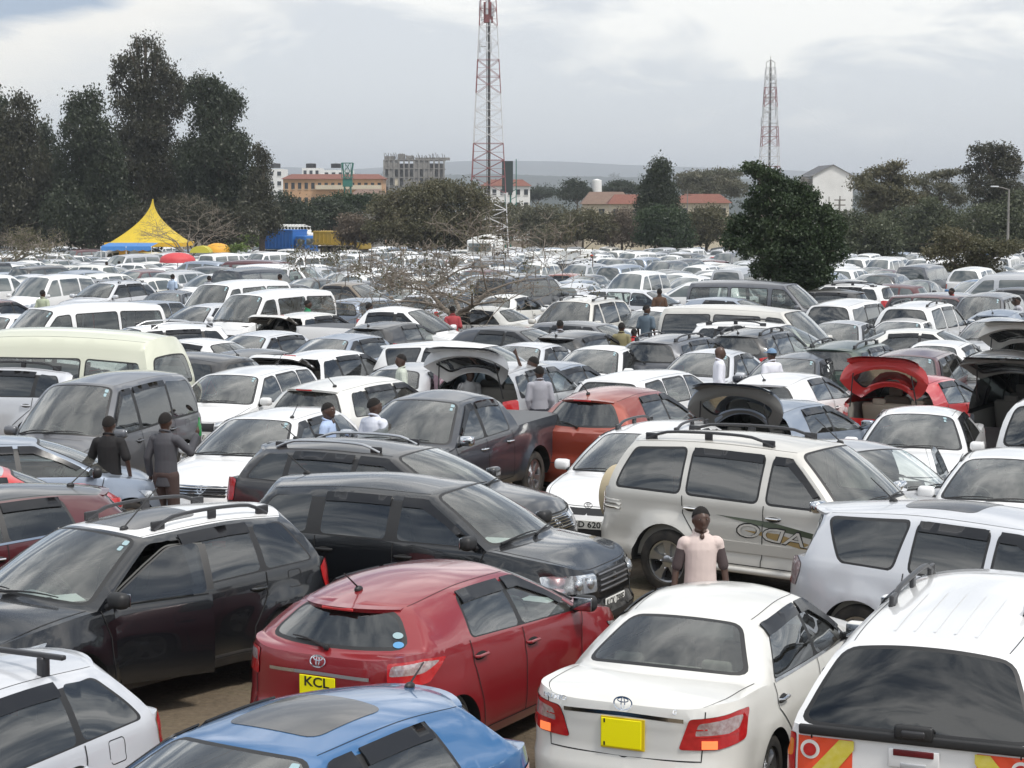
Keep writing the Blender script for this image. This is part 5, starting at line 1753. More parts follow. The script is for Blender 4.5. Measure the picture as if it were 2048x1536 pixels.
def extra_premio(S, nodes, parts, LSx):
    mb = MB()
    LSr = lambda a, b: S.LS(np.atleast_1d(a), np.atleast_1d(b))
    for sg in (1, -1):
        strip(LSr, [(0, .925), (S.s_yr(.46), .915)], .030, .012, CHROME, mb, sg)
    nodes.append(Node('chrome_strip', mesh_of(mb, 'chrome_strip', 0), (0, 0, 0), (0, 0, 0), []))
    mb = MB()
    for sg in (1, -1):
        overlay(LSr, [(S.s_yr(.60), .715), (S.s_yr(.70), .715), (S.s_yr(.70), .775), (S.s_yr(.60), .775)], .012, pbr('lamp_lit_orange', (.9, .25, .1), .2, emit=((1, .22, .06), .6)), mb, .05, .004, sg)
        for z in (.80, .85): strip(LSr, [(S.s_yr(.52), z), (S.s_x(.28), z + .02)], .012, .011, LAMPR, mb, sg)
    nodes.append(Node('tail_reflector', mesh_of(mb, 'tail_reflector', 0), (0, 0, 0), (0, 0, 0), []))
    # small model script and grade mark in chrome
    mb = MB()
    def fn(u, v, y0=.55, z0=.985):
        a = S.LS(S.s_yr(abs(y0 - u)), z0 + v)[0]; return (a[0] - .014, (y0 - u), z0 + v)
    text_mb(mb, 'PREMIO', .045, fn, CHROME, wid=.20)
    fn2 = lambda u, v: fn(u, v, -.40, .975)
    text_mb(mb, 'G', .045, fn2, CHROME)
    nodes.append(Node('lettering', mesh_of(mb, 'lettering', 0), (0, 0, 0), (0, 0, 0), []))
    # masked plate: plain yellow square, its edge dark
    x = float(S.LS(0., .80)[0][0]) - .012; mb = MB()
    mb.rbox((x, .0, .775), (.010, .345, .235), pbr('plate_yellow_edge', (.72, .52, .01), .4), .012)
    mb.rbox((x - .005, .01, .775), (.010, .315, .21), PLATEY, .006)
    for yy, zz in ((.14, .86), (.14, .69)): mb.rbox((x - .011, yy, zz), (.004, .012, .03), INK, .002)
    nodes.append(Node('number_plate', mesh_of(mb, 'number_plate', 0), (0, 0, 0), (0, 0, 0), []))


put_car('premio', 'sedan', 'hero', ('rear', .79, 14.2), 65, 'pearl', 'white saloon with a blank yellow number plate, right of the red hatchback in front', 'saloon car',
        opt=dict(badges=[('ovals', False, 1.0, .075)], handle='chrome', extra=extra_premio, belt=True, aerial=0, papers=[(-.3, .10, .30, .22, 5)]))


def extra_red(S, nodes, parts, LSx):
    mb = MB()
    LSr = lambda a, b: S.LS(np.atleast_1d(a), np.atleast_1d(b))
    for sg in (1, -1): strip(LSr, [(0, .905), (S.s_yr(.48), .90)], .028, .014, CHROME, mb, sg)
    nodes.append(Node('chrome_strip', mesh_of(mb, 'chrome_strip', 0), (0, 0, 0), (0, 0, 0), []))
    mb = MB(); lc = math.hypot(S.rs - S.ds, S.zRf(S.rs) - S.top(S.ds)[2]); wq = S.W * .38
    fn = lambda a, b: S.backlight(np.atleast_1d(a) / wq, np.atleast_1d(b) / lc)
    for z, m in ((.14, STICK), (.065, pbr('sticker_deep_blue', (.10, .30, .55), .5))):
        overlay(fn, [(-.50 + .033 * math.cos(t), z + .026 * math.sin(t)) for t in np.linspace(0, 2 * math.pi, 16)[:-1]], .006, m, mb, .05)
    nodes.append(Node('sticker', mesh_of(mb, 'sticker', 0), (0, 0, 0), (0, 0, 0), []))


put_car('redhatch', 'hatch', 'hero', ('rear', -1.56, 15.5), 61, 'red', 'glossy red hatchback with yellow number plate reading KCL, behind the blue car', 'hatchback',
        opt=dict(badges=[('ovals', False, 1.0, .075)], mirror='black', extra=extra_red, rplate=(.775, 'KCL', dict(yellow=True, w=.34, h=.21, lines=['KCL', ''])), alen=.28, ap=.84, aq=.1, papers=[(-.5, .12, .3, .22, 0)]))
put_car('bluehatch', 'hatch', 'hero', ('roof', 655, 1402), -122, 'blue', 'metallic blue hatchback with tinted sunroof, cut off by the bottom edge', 'hatchback',
        opt=dict(ap=.96, alen=.22), sunroof=(.66, .14, .56), seats='dark',
        low=[head(3.45, .60, .74), ('grille', [('f', 0, .44), ('f', .36, .46), ('f', .34, .60), ('f', 0, .62)]),
             ('tailr', [('r', .60, .74), ('r', .58, .97), ('x', .30, .98), ('x', .60, .93), ('x', .36, .76)])])


def extra_canopy(S, nodes, parts, LSx):
    LSr = lambda a, b: S.LS(np.atleast_1d(a), np.atleast_1d(b))
    OR_ = pbr('reflective_red', (.85, .09, .03), .45); YL = pbr('reflective_yellow', (.62, .52, .05), .45, noise=(20, .4, (.75, .66, .25)))
    for sg in (1, -1):
        mb = MB()
        def fn(a, b, sg=sg):
            p = S.LS(np.array([S.s_yr(abs(v)) for v in np.atleast_1d(a)]), np.atleast_1d(b)); return p
        y0, y1, z0, z1 = .40, .785, .60, 1.03
        overlay(fn, [(y0, z0), (y1, z0), (y1, z1), (y0, z1)], .006, OR_, mb, .06, .003, sg)
        xs_ = min(float(S.LS(S.s_yr(y), z)[0][0]) for y in (y0, .6) for z in (z0, z1))
        pl = [(y1, z0), (y1, z0 + .10), (.50, z1), (y0, z1), (y0, z1 - .06), (y1 - .10, z0)]
        mb.add([(xs_ - .011, sg * y, z) for y, z in pl], [tuple(range(6))], YL)
        x = float(S.LS(S.s_yr(.70), .955)[0][0])
        for r_, m_, o_ in ((.066, PLATEW, .016), (.045, LAMPR, .026)):
            mb.add([(x - o_, sg * .70 + r_ * math.cos(t), .945 + r_ * math.sin(t)) for t in np.linspace(0, 2 * math.pi, 24)[:-1]], [tuple(range(23))], m_)
        nodes.append(Node('reflective_panel', mesh_of(mb, 'reflective_panel', 0), (0, 0, 0), (0, 0, 0), []))
    mb = MB(); x = float(S.LS(0., 1.0)[0][0])
    mb.rbox((x - .02, 0, 1.13), (.05, .26, .10), BLACK, .02); mb.rbox((x - .045, 0, 1.125), (.03, .16, .05), RAILB, .015)
    mb.rbox((x - .012, 0, 1.08), (.035, 1.56, .07), BLACK, .015)
    nodes.append(Node('canopy_handle', mesh_of(mb, 'canopy_handle'), (0, 0, 0), (0, 0, 0), []))
    mb = MB(); mb.rbox((x - .012, 0, .95), (.02, .34, .13), P['white'], .03); mb.rbox((x - .024, 0, .99), (.012, .27, .045), pbr('brake_lamp_dark', (.12, .01, .015), .2), .01)
    mb.rbox((x - .024, 0, .90), (.012, .17, .045), P['silver'], .008)
    nodes.append(Node('brake_lamp', mesh_of(mb, 'brake_lamp'), (0, 0, 0), (0, 0, 0), []))
    mb = MB()
    for k in range(5):
        q = -.5 + .25 * k
        strip(lambda a, b: S.roof(np.clip(np.atleast_1d(a), -1, 1), np.clip(np.atleast_1d(b), 0, 1)), [(q, p) for p in np.linspace(.50, .93, 8)], .03, .006, P['white'], mb, 1, step=.3, centre=(2, 0, 0))
    nodes.append(Node('roof_rib', mesh_of(mb, 'roof_rib'), (0, 0, 0), (0, 0, 0), []))


put_car('canopy', 'canopy', 'hero', ('rear', 2.66, 12.95), 67, 'white', 'white pickup with dark canopy glass and red-yellow reflective panels on its tailgate', 'pickup',
        opt=dict(extra=extra_canopy, rspan=(.06, .62), rh=.09, aerial=0, rwiper=False, railm=RAILB), rails=2)
put_car('tucson', 'tucson', 'hero', ('roof', 350, 1008), -128, 'black', 'black off-roader with white roof, sunroof and its front door standing open', 'off-roader',
        opt=dict(papers=[(.50, .09, .34, .24, -25), (.05, .07, .40, .20, -8)], mirror='black', alen=.55, ap=.05, aq=.5, rh=.09, stickq=.80), roofmat=P['roofwhite'], sunroof=(.66, .06, .46),
        doorx=(2.10, 3.04), doorside=1, doorang=19)
put_car('silveroutlander', 'outlander', 'hero', ('rear', 3.12, 20.5), -40, 'icesilver', 'ice-silver crossover with dark glass, parked across behind the nearest white saloon', 'crossover',
        opt=dict(belt=False, handle='paint', ap=.72, alen=.35, visor=True), sunroof=(.62, .30, .62))


def extra_prado(S, nodes, parts, LSx):
    mb = MB()
    GR = pbr('decal_green', (.06, .075, .045), .4); GD = pbr('decal_gold', (.34, .24, .10), .4)
    sg = -1
    overlay(LSx, [(1.75, 1.00), (3.4, .80), (3.4, .86), (2.5, .98)], .004, GR, mb, .1, None, sg)
    overlay(LSx, [(2.15, .86), (3.4, .62), (3.4, .70), (2.6, .86)], .004, GD, mb, .1, None, sg)
    def fn(u, v, x0=2.72, z0=.82, o=.010):
        # read from the right-hand side; lettering is mirrored as on the photograph
        xx = x0 + u; a = LSx(xx, z0 + v * .9 - .06 * u)[0]
        return (a[0] + v * .35, -(a[1] + o), a[2])
    text_mb(mb, 'PRADO', .27, lambda u, v: fn(u, v, o=.006), INK, wid=1.36, mirror=True)
    text_mb(mb, 'PRADO', .24, lambda u, v: fn(u, v, o=.010), P['champagne'], font_bold=False, wid=1.32, mirror=True)
    nodes.append(Node('side_decal', mesh_of(mb, 'side_decal', 0), (0, 0, 0), (0, 0, 0), []))
    mb = MB()
    for sg in (1, -1):
        for i in range(3): overlay(LSx, [(.10, 1.03 - i * .045), (.40, 1.02 - i * .045), (.42, 1.045 - i * .045), (.11, 1.055 - i * .045)], .010, P['champagne'], mb, .1, .01, sg)
    nodes.append(Node('side_vent', mesh_of(mb, 'side_vent'), (0, 0, 0), (0, 0, 0), []))
    mb = MB()
    for sg in (1, -1): mb.rbox((2.35, sg * .86, .40), (1.75, .20, .07), P['champagne'], .03)
    nodes.append(Node('side_step', mesh_of(mb, 'side_step'), (0, 0, 0), (0, 0, 0), []))


put_car('prado', 'prado', 'hero', ('rear', 1.50, 24.6), -38, 'champagne', 'champagne off-roader with tan spare-wheel cover, behind the man in a pink shirt', 'off-roader',
        opt=dict(extra=extra_prado, handle='chrome', mirror='chrome', mould=(.60, .72), mouldm=P['champagne'], rspan=(.16, .93), rh=.08, alen=.45, ap=.02, aq=.9, wheel='five'))


def extra_cross(S, nodes, parts, LSx):
    mb = MB()
    for sg in (1, -1):
        for (y, z) in ((.53, .755), (.68, .755)):
            a = S.LS(S.s_yf(y), z)[0]
            mb.ball((a[0] + .0, sg * a[1], z), (.035, .062, .062), LAMPC, n=14)
    nodes.append(Node('headlight_reflector', mesh_of(mb, 'headlight_reflector'), (0, 0, 0), (0, 0, 0), []))


put_car('crossroad', 'crossroad', 'hero', ('rear', -2.78, 22.2), -25, 'black', 'black boxy estate with plate KCK 798F, behind the red hatchback', 'estate car',
        opt=dict(badges=[('H', True, .74, .075)], fplate=(.50, 'KCK 798F'), bars=[(.655, .815, .36, 4)], barm=pbr('bar_grey', (.22, .22, .23), .3, .7), extra=extra_cross, papers=[(-.55, .10, .32, .26, 10)], mirror='black', handle='black', alen=.35, ap=.93, aq=.3))
put_car('darkwagon', 'crossover', 'hero', ('roof', 700, 876), -27, 'dustblack', 'dusty black estate with silver roof rails, right behind the black boxy estate', 'estate car',
        opt=dict(railm=ALLOY, badges=[('wing', True, .72, .06)], bars=[(.66, .80, .34, 6)], aerial=1, ap=.95, aq=.5), H=1.60, rails=1, cladding=False, zR=[(.5, 1.44), (.60, 1.455), (1.5, 1.50), (2.44, 1.475), (2.6, 1.47)], rc=(.38, 1.50), hc=(2.56, 1.53), roofc=[(.9, 1.56), (1.6, 1.59)])
put_car('hilux', 'pickup', 'hero', ('front', -2.12, 27.2), -115, 'darkgrey', 'dark grey double-cab pickup with chrome mirrors and a covered bed', 'pickup',
        opt=dict(mirror='chrome', handle='chrome', papers=[(.02, .07, .36, .22, 0)], alen=.18, ap=.85, belt=False, stickq=.80, wheel='six'), seats='grey')
def extra_bars(S, nodes, parts, LSx):
    for p in (.28, .70):
        mb = MB(); e = [S.roof(np.array([q]), np.array([p]))[0] for q in (-.93, .93)]
        mb.rbox(((e[0][0]), 0, e[0][2] + .14), (.05, 1.30, .035), RAILB, .012)
        for v in e: mb.rbox((v[0], v[1] * .97, v[2] + .05), (.09, .06, .17), RAILB, .02)
        nodes.append(Node('roof_bar', mesh_of(mb, 'roof_bar'), (0, 0, 0), (0, 0, 0), []))


put_car('silverwagon', 'wagon', 'hero', ('roof', -90, 1335), -117, 'icesilver', 'silver estate with roof bars, cut off by the lower left corner', 'estate car',
        opt=dict(aerial=0, flap=1, extra=extra_bars))
put_car('minivan', 'minivan', 'hero', ('roof', 240, 742), -105, 'grey', 'dark grey people carrier with blue windscreen stickers, in front of the cream minibus', 'people carrier',
        opt=dict(papers=[(.35, .06, .34, .24, 5)], badges=[], bars=[(.66, .78, .36, 3)], aerial=0))
put_car('tiida', 'wagon', 'hero', ('roof', 572, 815), -108, 'white', 'white estate with chrome grille, in front of the man in light blue', 'estate car',
        opt=dict(badges=[('wing', True, .66, .065)], bars=[(.60, .70, .40, 4)], alen=.3, ap=.1, aq=.8), seats='beige')
put_car('probox', 'probox', 'hero', ('roof', 515, 732), -107, 'white', 'white boxy estate with plate ending 088W and black grille, right of the cream minibus', 'estate car',
        opt=dict(badges=[('ovals', True, .69, .07)], fplate=(.50, 'KCD 088W'), visor=False, mould=(.50, .58)))
put_car('rav', 'crossover', 'hero', ('roof', 690, 752), 62, 'pearl', 'off-white short off-roader seen from behind, with a dark strip under its roof spoiler', 'off-roader',
        opt=dict(alen=.4, ap=.9, aq=-.6, visor=True), rails=0, L=4.2, cladding=False, glz=dict(w=GLW, r=GLS, rear_door_window=GLS, quarter_window=GLS, front_door_window=GLS), spoiler=.16, fo=.75, wb=2.5,
        cs=3.05, cc=(3.35, 1.11), hs=2.3, hc=(2.42, 1.605), hoodc=[(3.6, 1.07), (3.9, .98)], E=[(0, 1.08), (.2, 1.12), (1.0, 1.11), (2.2, 1.08), (3.1, 1.05), (3.5, .99), (3.9, .90), (4.2, .78)], _spans=[(QW, None, .98), (RW, 1.06, 1.86), (FW, 1.94, None)],
        low=[head(3.6, .72, .88), ('grille', [('f', 0, .60), ('f', .40, .62), ('f', .38, .82), ('f', 0, .84)]), ('tailr', [('r', .66, .80), ('r', .66, 1.06), ('x', .16, 1.06), ('x', .26, 1.02), ('x', .24, .84)])])
put_car('qashqai', 'hatch', 'hero', ('roof', 1222, 774), 61, 'orange', 'burnt-orange hatchback seen from behind, right of the dark pickup', 'hatchback',
        opt=dict(alen=.35, ap=.88, aq=.1), H=1.60, W=1.78, rc=(.46, 1.50), hc=(2.26, 1.53), roofc=[(.8, 1.56), (1.5, 1.60)], zR=[(.5, 1.42), (.66, 1.445), (1.4, 1.51), (2.12, 1.49), (2.3, 1.48)], seats='dark',
        E=[(0, 1.0), (.25, 1.07), (.8, 1.07), (1.5, 1.03), (2.4, 1.0), (3.0, .98), (3.5, .91), (3.9, .81), (4.22, .68)], dc=(.14, 1.05), cc=(3.40, 1.04), glz=dict(w=GLW, r=GLT, rear_door_window=GLT, front_door_window=GLS),
        low=[head(3.45, .62, .78), ('grille', [('f', 0, .44), ('f', .36, .46), ('f', .34, .60), ('f', 0, .62)]), ('tailr', [('r', .56, .80), ('r', .60, .96), ('x', .30, 1.02), ('x', .66, 1.05), ('x', .40, .86)]), ('tailw', [('r', .66, .82), ('r', .66, .92), ('r', .76, .93), ('r', .76, .83)])])
put_car('corolla', 'wagon', 'hero', ('roof', 1325, 842), -114, 'white', 'white estate with black roof rails and plate KBD 62, half hidden by the champagne off-roader', 'estate car',
        opt=dict(fplate=(.47, 'KBD 620'), badges=[('ovals', True, .70, .06)], rspan=(.1, .9), railm=RAILB, aerial=0), rails=2,
        low=[('lampc', [('f', .42, .58), ('f', .42, .74), ('x', 4.05, .76), ('x', 3.92, .75), ('x', 3.95, .62)]), ('grille', [('f', 0, .58), ('f', .40, .58), ('f', .40, .74), ('f', 0, .74)]), ('black', [('f', 0, .28), ('f', .62, .30), ('x', 4.1, .50), ('f', 0, .50)]),
             ('tailr', [('r', .66, .70), ('r', .66, 1.0), ('x', .22, 1.0), ('x', .30, .96), ('x', .28, .74)])])
put_car('allion', 'sedan', 'hero', ('roof', 1845, 812), -108, 'white', 'white saloon facing the camera, right of the blue-silver open hatchback', 'saloon car',
        opt=dict(aerial=0, stickq=.70), glz=dict(w=GLW, r=GLS))
put_car('whitecorner', 'sedan', 'hero', ('roof', 2030, 893), -112, 'white', 'white saloon cut off by the right edge, just above the ice-silver crossover', 'saloon car',
        opt=dict(aerial=1, ap=.05, aq=.7, papers=[(.3, .08, .36, .2, 0), (-.4, .08, .3, .2, 0)]), H=1.50)
put_car('greyhatch', 'hatch', 'hero', ('roof', -70, 872), 28, 'bluesilver', 'blue-grey hatchback at the left edge with black door mirror, beside the dark people carrier', 'hatchback', opt=dict(mirror='black', aerial=0))
put_car('maroonhatch', 'hatch', 'hero', ('roof', 30, 968), -140, 'maroon', 'maroon hatchback with dark roof at the left edge, behind the white-roofed off-roader', 'hatchback',
        opt=dict(belt=True, ap=.8, aq=.3, alen=.4, handle='chrome'), roofmat=P['dustblack'])
put_car('redsilver', 'sedan', 'mid', ('roof', -105, 930), -150, 'brightred', 'red hatchback with silver roof at the left edge, just behind the maroon one', 'hatchback', opt=dict(ap=.7), roofmat=P['silver'])
# second line
put_car('whiteshogun', 'crossover', 'hero', ('roof', 75, 722), D_ - 2, 'icesilver', 'white-over-silver estate with black roof rails, between the cream minibus and the dark people carrier', 'estate car',
        opt=dict(railm=RAILB, rh=.09, aerial=0), rails=2, cladding=False)
put_car('creambus', 'highvan', 'hero', ('roof', 150, 655), D_, 'cream', 'cream high-roof minibus with rear window and black hoop mirror', 'minibus',
        opt=dict(aerial=0, stick=False, mould=(.30, .32)))
put_car('whitevan', 'van', 'hero', ('roof', 190, 603), -131, 'white', 'white minibus with four-window side, just behind the cream minibus', 'minibus', opt=dict(aerial=0, visor=False))
put_car('xtrailrail', 'crossover', 'mid', ('roof', 345, 645), -146, 'white', 'white estate with wide silver roof rails and red tail lamps, right of the white minibus', 'estate car', opt=dict(railm=ALLOY, rh=.1, alen=.25, ap=.4), cladding=False)
put_car('sedan', 'sedan', 'mid', ('roof', 405, 676), 145, 'white', 'white saloon whose rear pane shows between the cream minibus and the silver hatchback', 'saloon car', opt=dict(aerial=0))
put_car('tucsonmid', 'tucson', 'mid', ('roof', 395, 700), 150, 'dustblack', 'black off-roader squeezed between the cream minibus and the open white estate', 'off-roader', opt=dict(aerial=0), rails=0)
put_car('tallhatch', 'tallhatch', 'mid', ('roof', 492, 697), 62, 'dustblack', 'dark grey hatchback with black rear pane, left of the raised white tailgate', 'hatchback', opt=dict(alen=.35, aq=-.6))
put_car('wagongate', 'wagon', 'mid', ('roof', 640, 700), 62, 'white', 'white estate with raised tailgate in front of the blue-silver pickup', 'estate car', opt=dict(aerial=0), gate=60, cladding=False)
put_car('tallhatch', 'tallhatch', 'mid', ('roof', 535, 660), A_, 'icesilver', 'silver hatchback facing the camera behind the black one, left of the blue-silver car', 'hatchback', opt=dict(alen=.35, aq=-.6))
put_car('probluesilver', 'tallhatch', 'mid', ('roof', 695, 663), -115, 'bluesilver', 'blue-silver car facing the camera, right of the silver hatchback', 'hatchback', opt=dict(aerial=0), H=1.56, L=4.1)
put_car('hatch', 'hatch', 'mid', ('roof', 770, 642), 62, 'dustblack', 'black hatchback with roof spoiler, in front of the white pickup with roll bars', 'hatchback', opt=dict(alen=.2))
put_car('outmid', 'outlander', 'mid', ('roof', 885, 680), -31, 'white', 'long white crossover showing its flank, behind the two men in checked shirts', 'crossover', opt=dict(alen=.1, ap=.97))
put_car('sedan', 'sedan', 'mid', ('roof', 830, 725), 64, 'silver', 'silver saloon seen from behind, left of the man in the plaid shirt', 'saloon car', opt=dict(aerial=0))
put_car('gatevan', 'crossover', 'mid', ('roof', 1005, 722), 66, 'silver', 'silver estate with raised tailgate and a man standing at its boot', 'estate car', opt=dict(aerial=0, liner=1), gate=99, cladding=False, rails=0)
put_car('sedan', 'sedan', 'mid', ('roof', 1062, 684), A_, 'icesilver', 'silver saloon facing the camera, left of the white saloon', 'saloon car', opt=dict(aerial=0))
put_car('sedanw', 'sedan', 'mid', ('roof', 1212, 690), -114, 'white', 'white saloon facing the camera in the middle of the lot, behind the white windowed estate', 'saloon car', opt=dict(papers=[(0, .1, .3, .2, 0)], aerial=0))
put_car('silverbehind', 'sedan', 'mid', ('roof', 1098, 722), 60, 'bluesilver', 'blue-silver saloon behind the man with the raised arm', 'saloon car', opt=dict(aerial=0))
put_car('proboxmid', 'probox', 'mid', ('roof', 1275, 742), 61, 'white', 'white boxy estate with see-through windows, behind the orange hatchback', 'estate car', opt=dict(visor=False, aerial=0))
put_car('prius', 'hatch', 'hero', ('roof', 1545, 800), 56, 'bluesilver', 'blue-silver hatchback with raised tailgate, left of the white saloon', 'hatchback', opt=dict(aerial=0), gate=99, seats='grey', L=4.4)
put_car('sedandoor', 'sedan', 'mid', ('roof', 1690, 880), -60, 'silver', 'silver saloon with open door between the champagne off-roader and the white saloon', 'saloon car', opt=dict(aerial=0), doorx=(2.16, 3.0), doorside=1, doorang=50)
put_car('edgevan', 'minivan', 'mid', ('roof', 2150, 775), 60, 'white', 'white people carrier with dark rear pane, cut off by the right edge', 'people carrier', opt=dict(aerial=0))
put_car('gatedark', 'minivan', 'mid', ('roof', 2070, 722), 61, 'dustblack', 'dark people carrier with champagne tailgate raised, at the right edge', 'people carrier', opt=dict(aerial=0), gate=100)
put_car('redgate', 'hatch', 'mid', ('roof', 1822, 750), 57, 'brightred', 'bright red hatchback with raised tailgate', 'hatchback', opt=dict(aerial=0, mirror='black', liner=1), gate=105, seats='beige')
put_car('maroonmpv', 'crossover', 'mid', ('roof', 1835, 695), -114, 'maroon', 'maroon estate facing the camera behind the raised red tailgate', 'estate car', opt=dict(belt=True, aerial=0), rails=0, cladding=False)
put_car('sedan', 'sedan', 'mid', ('roof', 1885, 680), 63, 'white', 'white saloon seen from behind, right of the maroon estate', 'saloon car', opt=dict(aerial=0))
put_car('sedan', 'sedan', 'mid', ('roof', 1832, 656), -22, 'pearl', 'white saloon showing its whole flank, behind the maroon estate', 'saloon car', opt=dict(aerial=0))
put_car('crossrail', 'crossover', 'mid', ('roof', 1690, 680), 62, 'green', 'dark green estate with roof rails seen from behind, left of the long white saloon', 'estate car', opt=dict(alen=.5, ap=.9, aq=.7, railm=RAILB), rails=2, cladding=False)
put_car('wagon', 'wagon', 'mid', ('roof', 1610, 703), A_, 'darkgrey', 'dark grey estate facing the camera, behind the man in the blue cap', 'estate car', opt=dict(aerial=0))
put_car('xtrailred', 'crossover', 'mid', ('roof', 1505, 655), 63, 'dustblack', 'black off-roader with tall red rear lamps, in front of the white crossover', 'off-roader', opt=dict(railm=RAILB), rails=2, cladding=False,
        low=[head(3.95, .72, .88), ('tailr', [('r', .70, .80), ('r', .70, 1.14), ('x', .22, 1.14), ('x', .30, 1.10), ('x', .30, .84)])])
put_car('crosswhite', 'crossover', 'mid', ('roof', 1490, 640), C_, 'white', 'white crossover with black roof rails, between the grey van and the black off-roader', 'crossover', opt=dict(railm=RAILB), rails=2, cladding=False)
put_car('greyvan', 'van', 'mid', ('roof', 1465, 608), C_ - 4, 'champagne', 'brown-grey long van with dark windows, in the middle right of the lot', 'van', opt=dict(aerial=0), glz=dict(w=GLW, r=GLT, quarter_window=GLD, rear_door_window=GLD, front_door_window=GLT))
put_car('sedanw', 'sedan', 'mid', ('roof', 1432, 697), A_, 'icesilver', 'pale silver saloon behind the man in the white shirt, left of the dark grey estate', 'saloon car', opt=dict(papers=[(0, .1, .3, .2, 0)], aerial=0))
put_car('hatch', 'hatch', 'mid', ('roof', 1560, 745), 62, 'white', 'white hatchback with black door mirror, seen from behind left of the maroon bonnet', 'hatchback', opt=dict(alen=.2, mirror='black'))
put_car('crossrail', 'crossover', 'mid', ('roof', 1340, 667), 62, 'grey', 'dark grey estate with silver rails, behind the boy in the red jersey', 'estate car')
put_car('tallhatchb', 'tallhatch', 'mid', ('roof', 1145, 660), 62, 'dustblack', 'black boxy hatchback with raised rear spoiler, behind the white saloon', 'hatchback', opt=dict(alen=.15, ap=.95), spoiler=.2)
put_car('wagon', 'wagon', 'mid', ('roof', 1150, 641), C_ - 3, 'grey', 'brown-grey estate lying across in front of the beige off-roader', 'estate car', opt=dict(aerial=0))
put_car('hatch', 'hatch', 'mid', ('roof', 1000, 650), C_, 'darkgrey', 'dark hatchback lying across, right of the bare tree trunk', 'hatchback', opt=dict(alen=.2))
put_car('pradomid', 'prado', 'mid', ('roof', 1178, 592), A_, 'champagne', 'beige off-roader with roof rails facing the camera', 'off-roader', opt=dict(aerial=0, papers=[(.4, .05, .3, .2, 0), (-.2, .05, .3, .2, 0)]), spare=None)
put_car('tallhatch', 'tallhatch', 'mid', ('roof', 1318, 613), A_, 'white', 'white hatchback facing the camera, behind the man in the grey-blue shirt', 'hatchback')
put_car('pickmid', 'pickup', 'mid', ('roof', 790, 611), -24, 'white', 'white pickup with white roll bars behind its cab', 'pickup', opt=dict(aerial=0))
put_car('wagongate', 'wagon', 'mid', ('roof', 605, 624), 62, 'pearl', 'cream estate with raised tailgate, left of the man in the green shirt', 'estate car')
put_car('prado', 'prado', 'mid', ('roof', 1838, 601), 62, 'white', 'white off-roader seen from behind with its side door open, right of the leafy tree', 'off-roader', opt=dict(aerial=0), spare=None, rails=2)
put_car('minivanm', 'minivan', 'mid', ('roof', 1690, 597), 62, 'white', 'white people carrier seen from behind, at the foot of the leafy tree', 'people carrier', opt=dict(aerial=0))
put_car('wagon', 'wagon', 'mid', ('roof', 1820, 634), A_, 'white', 'white estate facing the camera, in front of the white off-roader', 'estate car')
put_car('sedan', 'sedan', 'mid', ('roof', 1690, 640), A_, 'silver', 'silver saloon facing the camera, right of the brown-grey van nose', 'saloon car')
put_car('minivanm', 'minivan', 'mid', ('roof', 1985, 583), A_, 'grey', 'dark grey people carrier facing the camera near the right edge', 'people carrier')
put_car('hatch', 'hatch', 'mid', ('roof', 2000, 618), 62, 'bluesilver', 'blue-grey hatchback seen from behind near the right edge', 'hatchback')
put_car('wagon', 'wagon', 'mid', ('roof', 2000, 634), A_, 'silver', 'grey-silver estate facing the camera near the right edge, above the raised tailgate', 'estate car')
put_car('wagongate2', 'crossover', 'mid', ('roof', 2070, 668), 62, 'champagne', 'champagne estate with raised tailgate, at the right edge above the dark one', 'estate car', opt=dict(aerial=0, liner=1), gate=99, cladding=False, rails=0)
put_car('hatch', 'hatch', 'mid', ('roof', 2010, 698), A_, 'dustblack', 'black hatchback facing the camera between the two raised tailgates', 'hatchback')
put_car('sedan', 'sedan', 'mid', ('roof', 20, 627), A_, 'white', 'white saloon at the left edge, in front of the white minibus', 'saloon car')
# ------------------------------------------------------------------ vegetation
def leafmat(name, c1, c2, c3):
    if name in MATS: return MATS[name]
    m, nt, out = nodes_of(name)
    N, Lk = nt.nodes.new, nt.links.new
    g = N('ShaderNodeNewGeometry'); tc = N('ShaderNodeTexCoord')
    n = N('ShaderNodeTexNoise'); n.inputs['Scale'].default_value = .55; n.inputs['Detail'].default_value = 3
    Lk(tc.outputs['Object'], n.inputs['Vector'])
    a = N('ShaderNodeMath'); a.operation = 'MULTIPLY_ADD'; a.inputs[1].default_value = .28
    b = N('ShaderNodeMath'); b.operation = 'MULTIPLY_ADD'; b.inputs[1].default_value = 1.6; b.inputs[2].default_value = -.46
    Lk(n.outputs[0], b.inputs[0]); Lk(g.outputs['Random Per Island'], a.inputs[0]); Lk(b.outputs[0], a.inputs[2])
    r = N('ShaderNodeValToRGB'); e = r.color_ramp.elements; e.new(.5)
    for i, (p, c) in enumerate(((.15, c1), (.5, c2), (.9, c3))): e[i].position = p; e[i].color = (*c, 1)
    Lk(a.outputs[0], r.inputs[0])
    d = N('ShaderNodeBsdfDiffuse'); t = N('ShaderNodeBsdfTranslucent'); gl = N('ShaderNodeBsdfGlossy'); gl.inputs['Roughness'].default_value = .45
    Lk(r.outputs[0], d.inputs[0]); Lk(r.outputs[0], t.inputs[0])
    m1 = N('ShaderNodeMixShader'); m1.inputs[0].default_value = .28; Lk(d.outputs[0], m1.inputs[1]); Lk(t.outputs[0], m1.inputs[2])
    m2 = N('ShaderNodeMixShader'); m2.inputs[0].default_value = .03; Lk(m1.outputs[0], m2.inputs[1]); Lk(gl.outputs[0], m2.inputs[2])
    Lk(m2.outputs[0], out.inputs[0]); MATS[name] = m
    return m


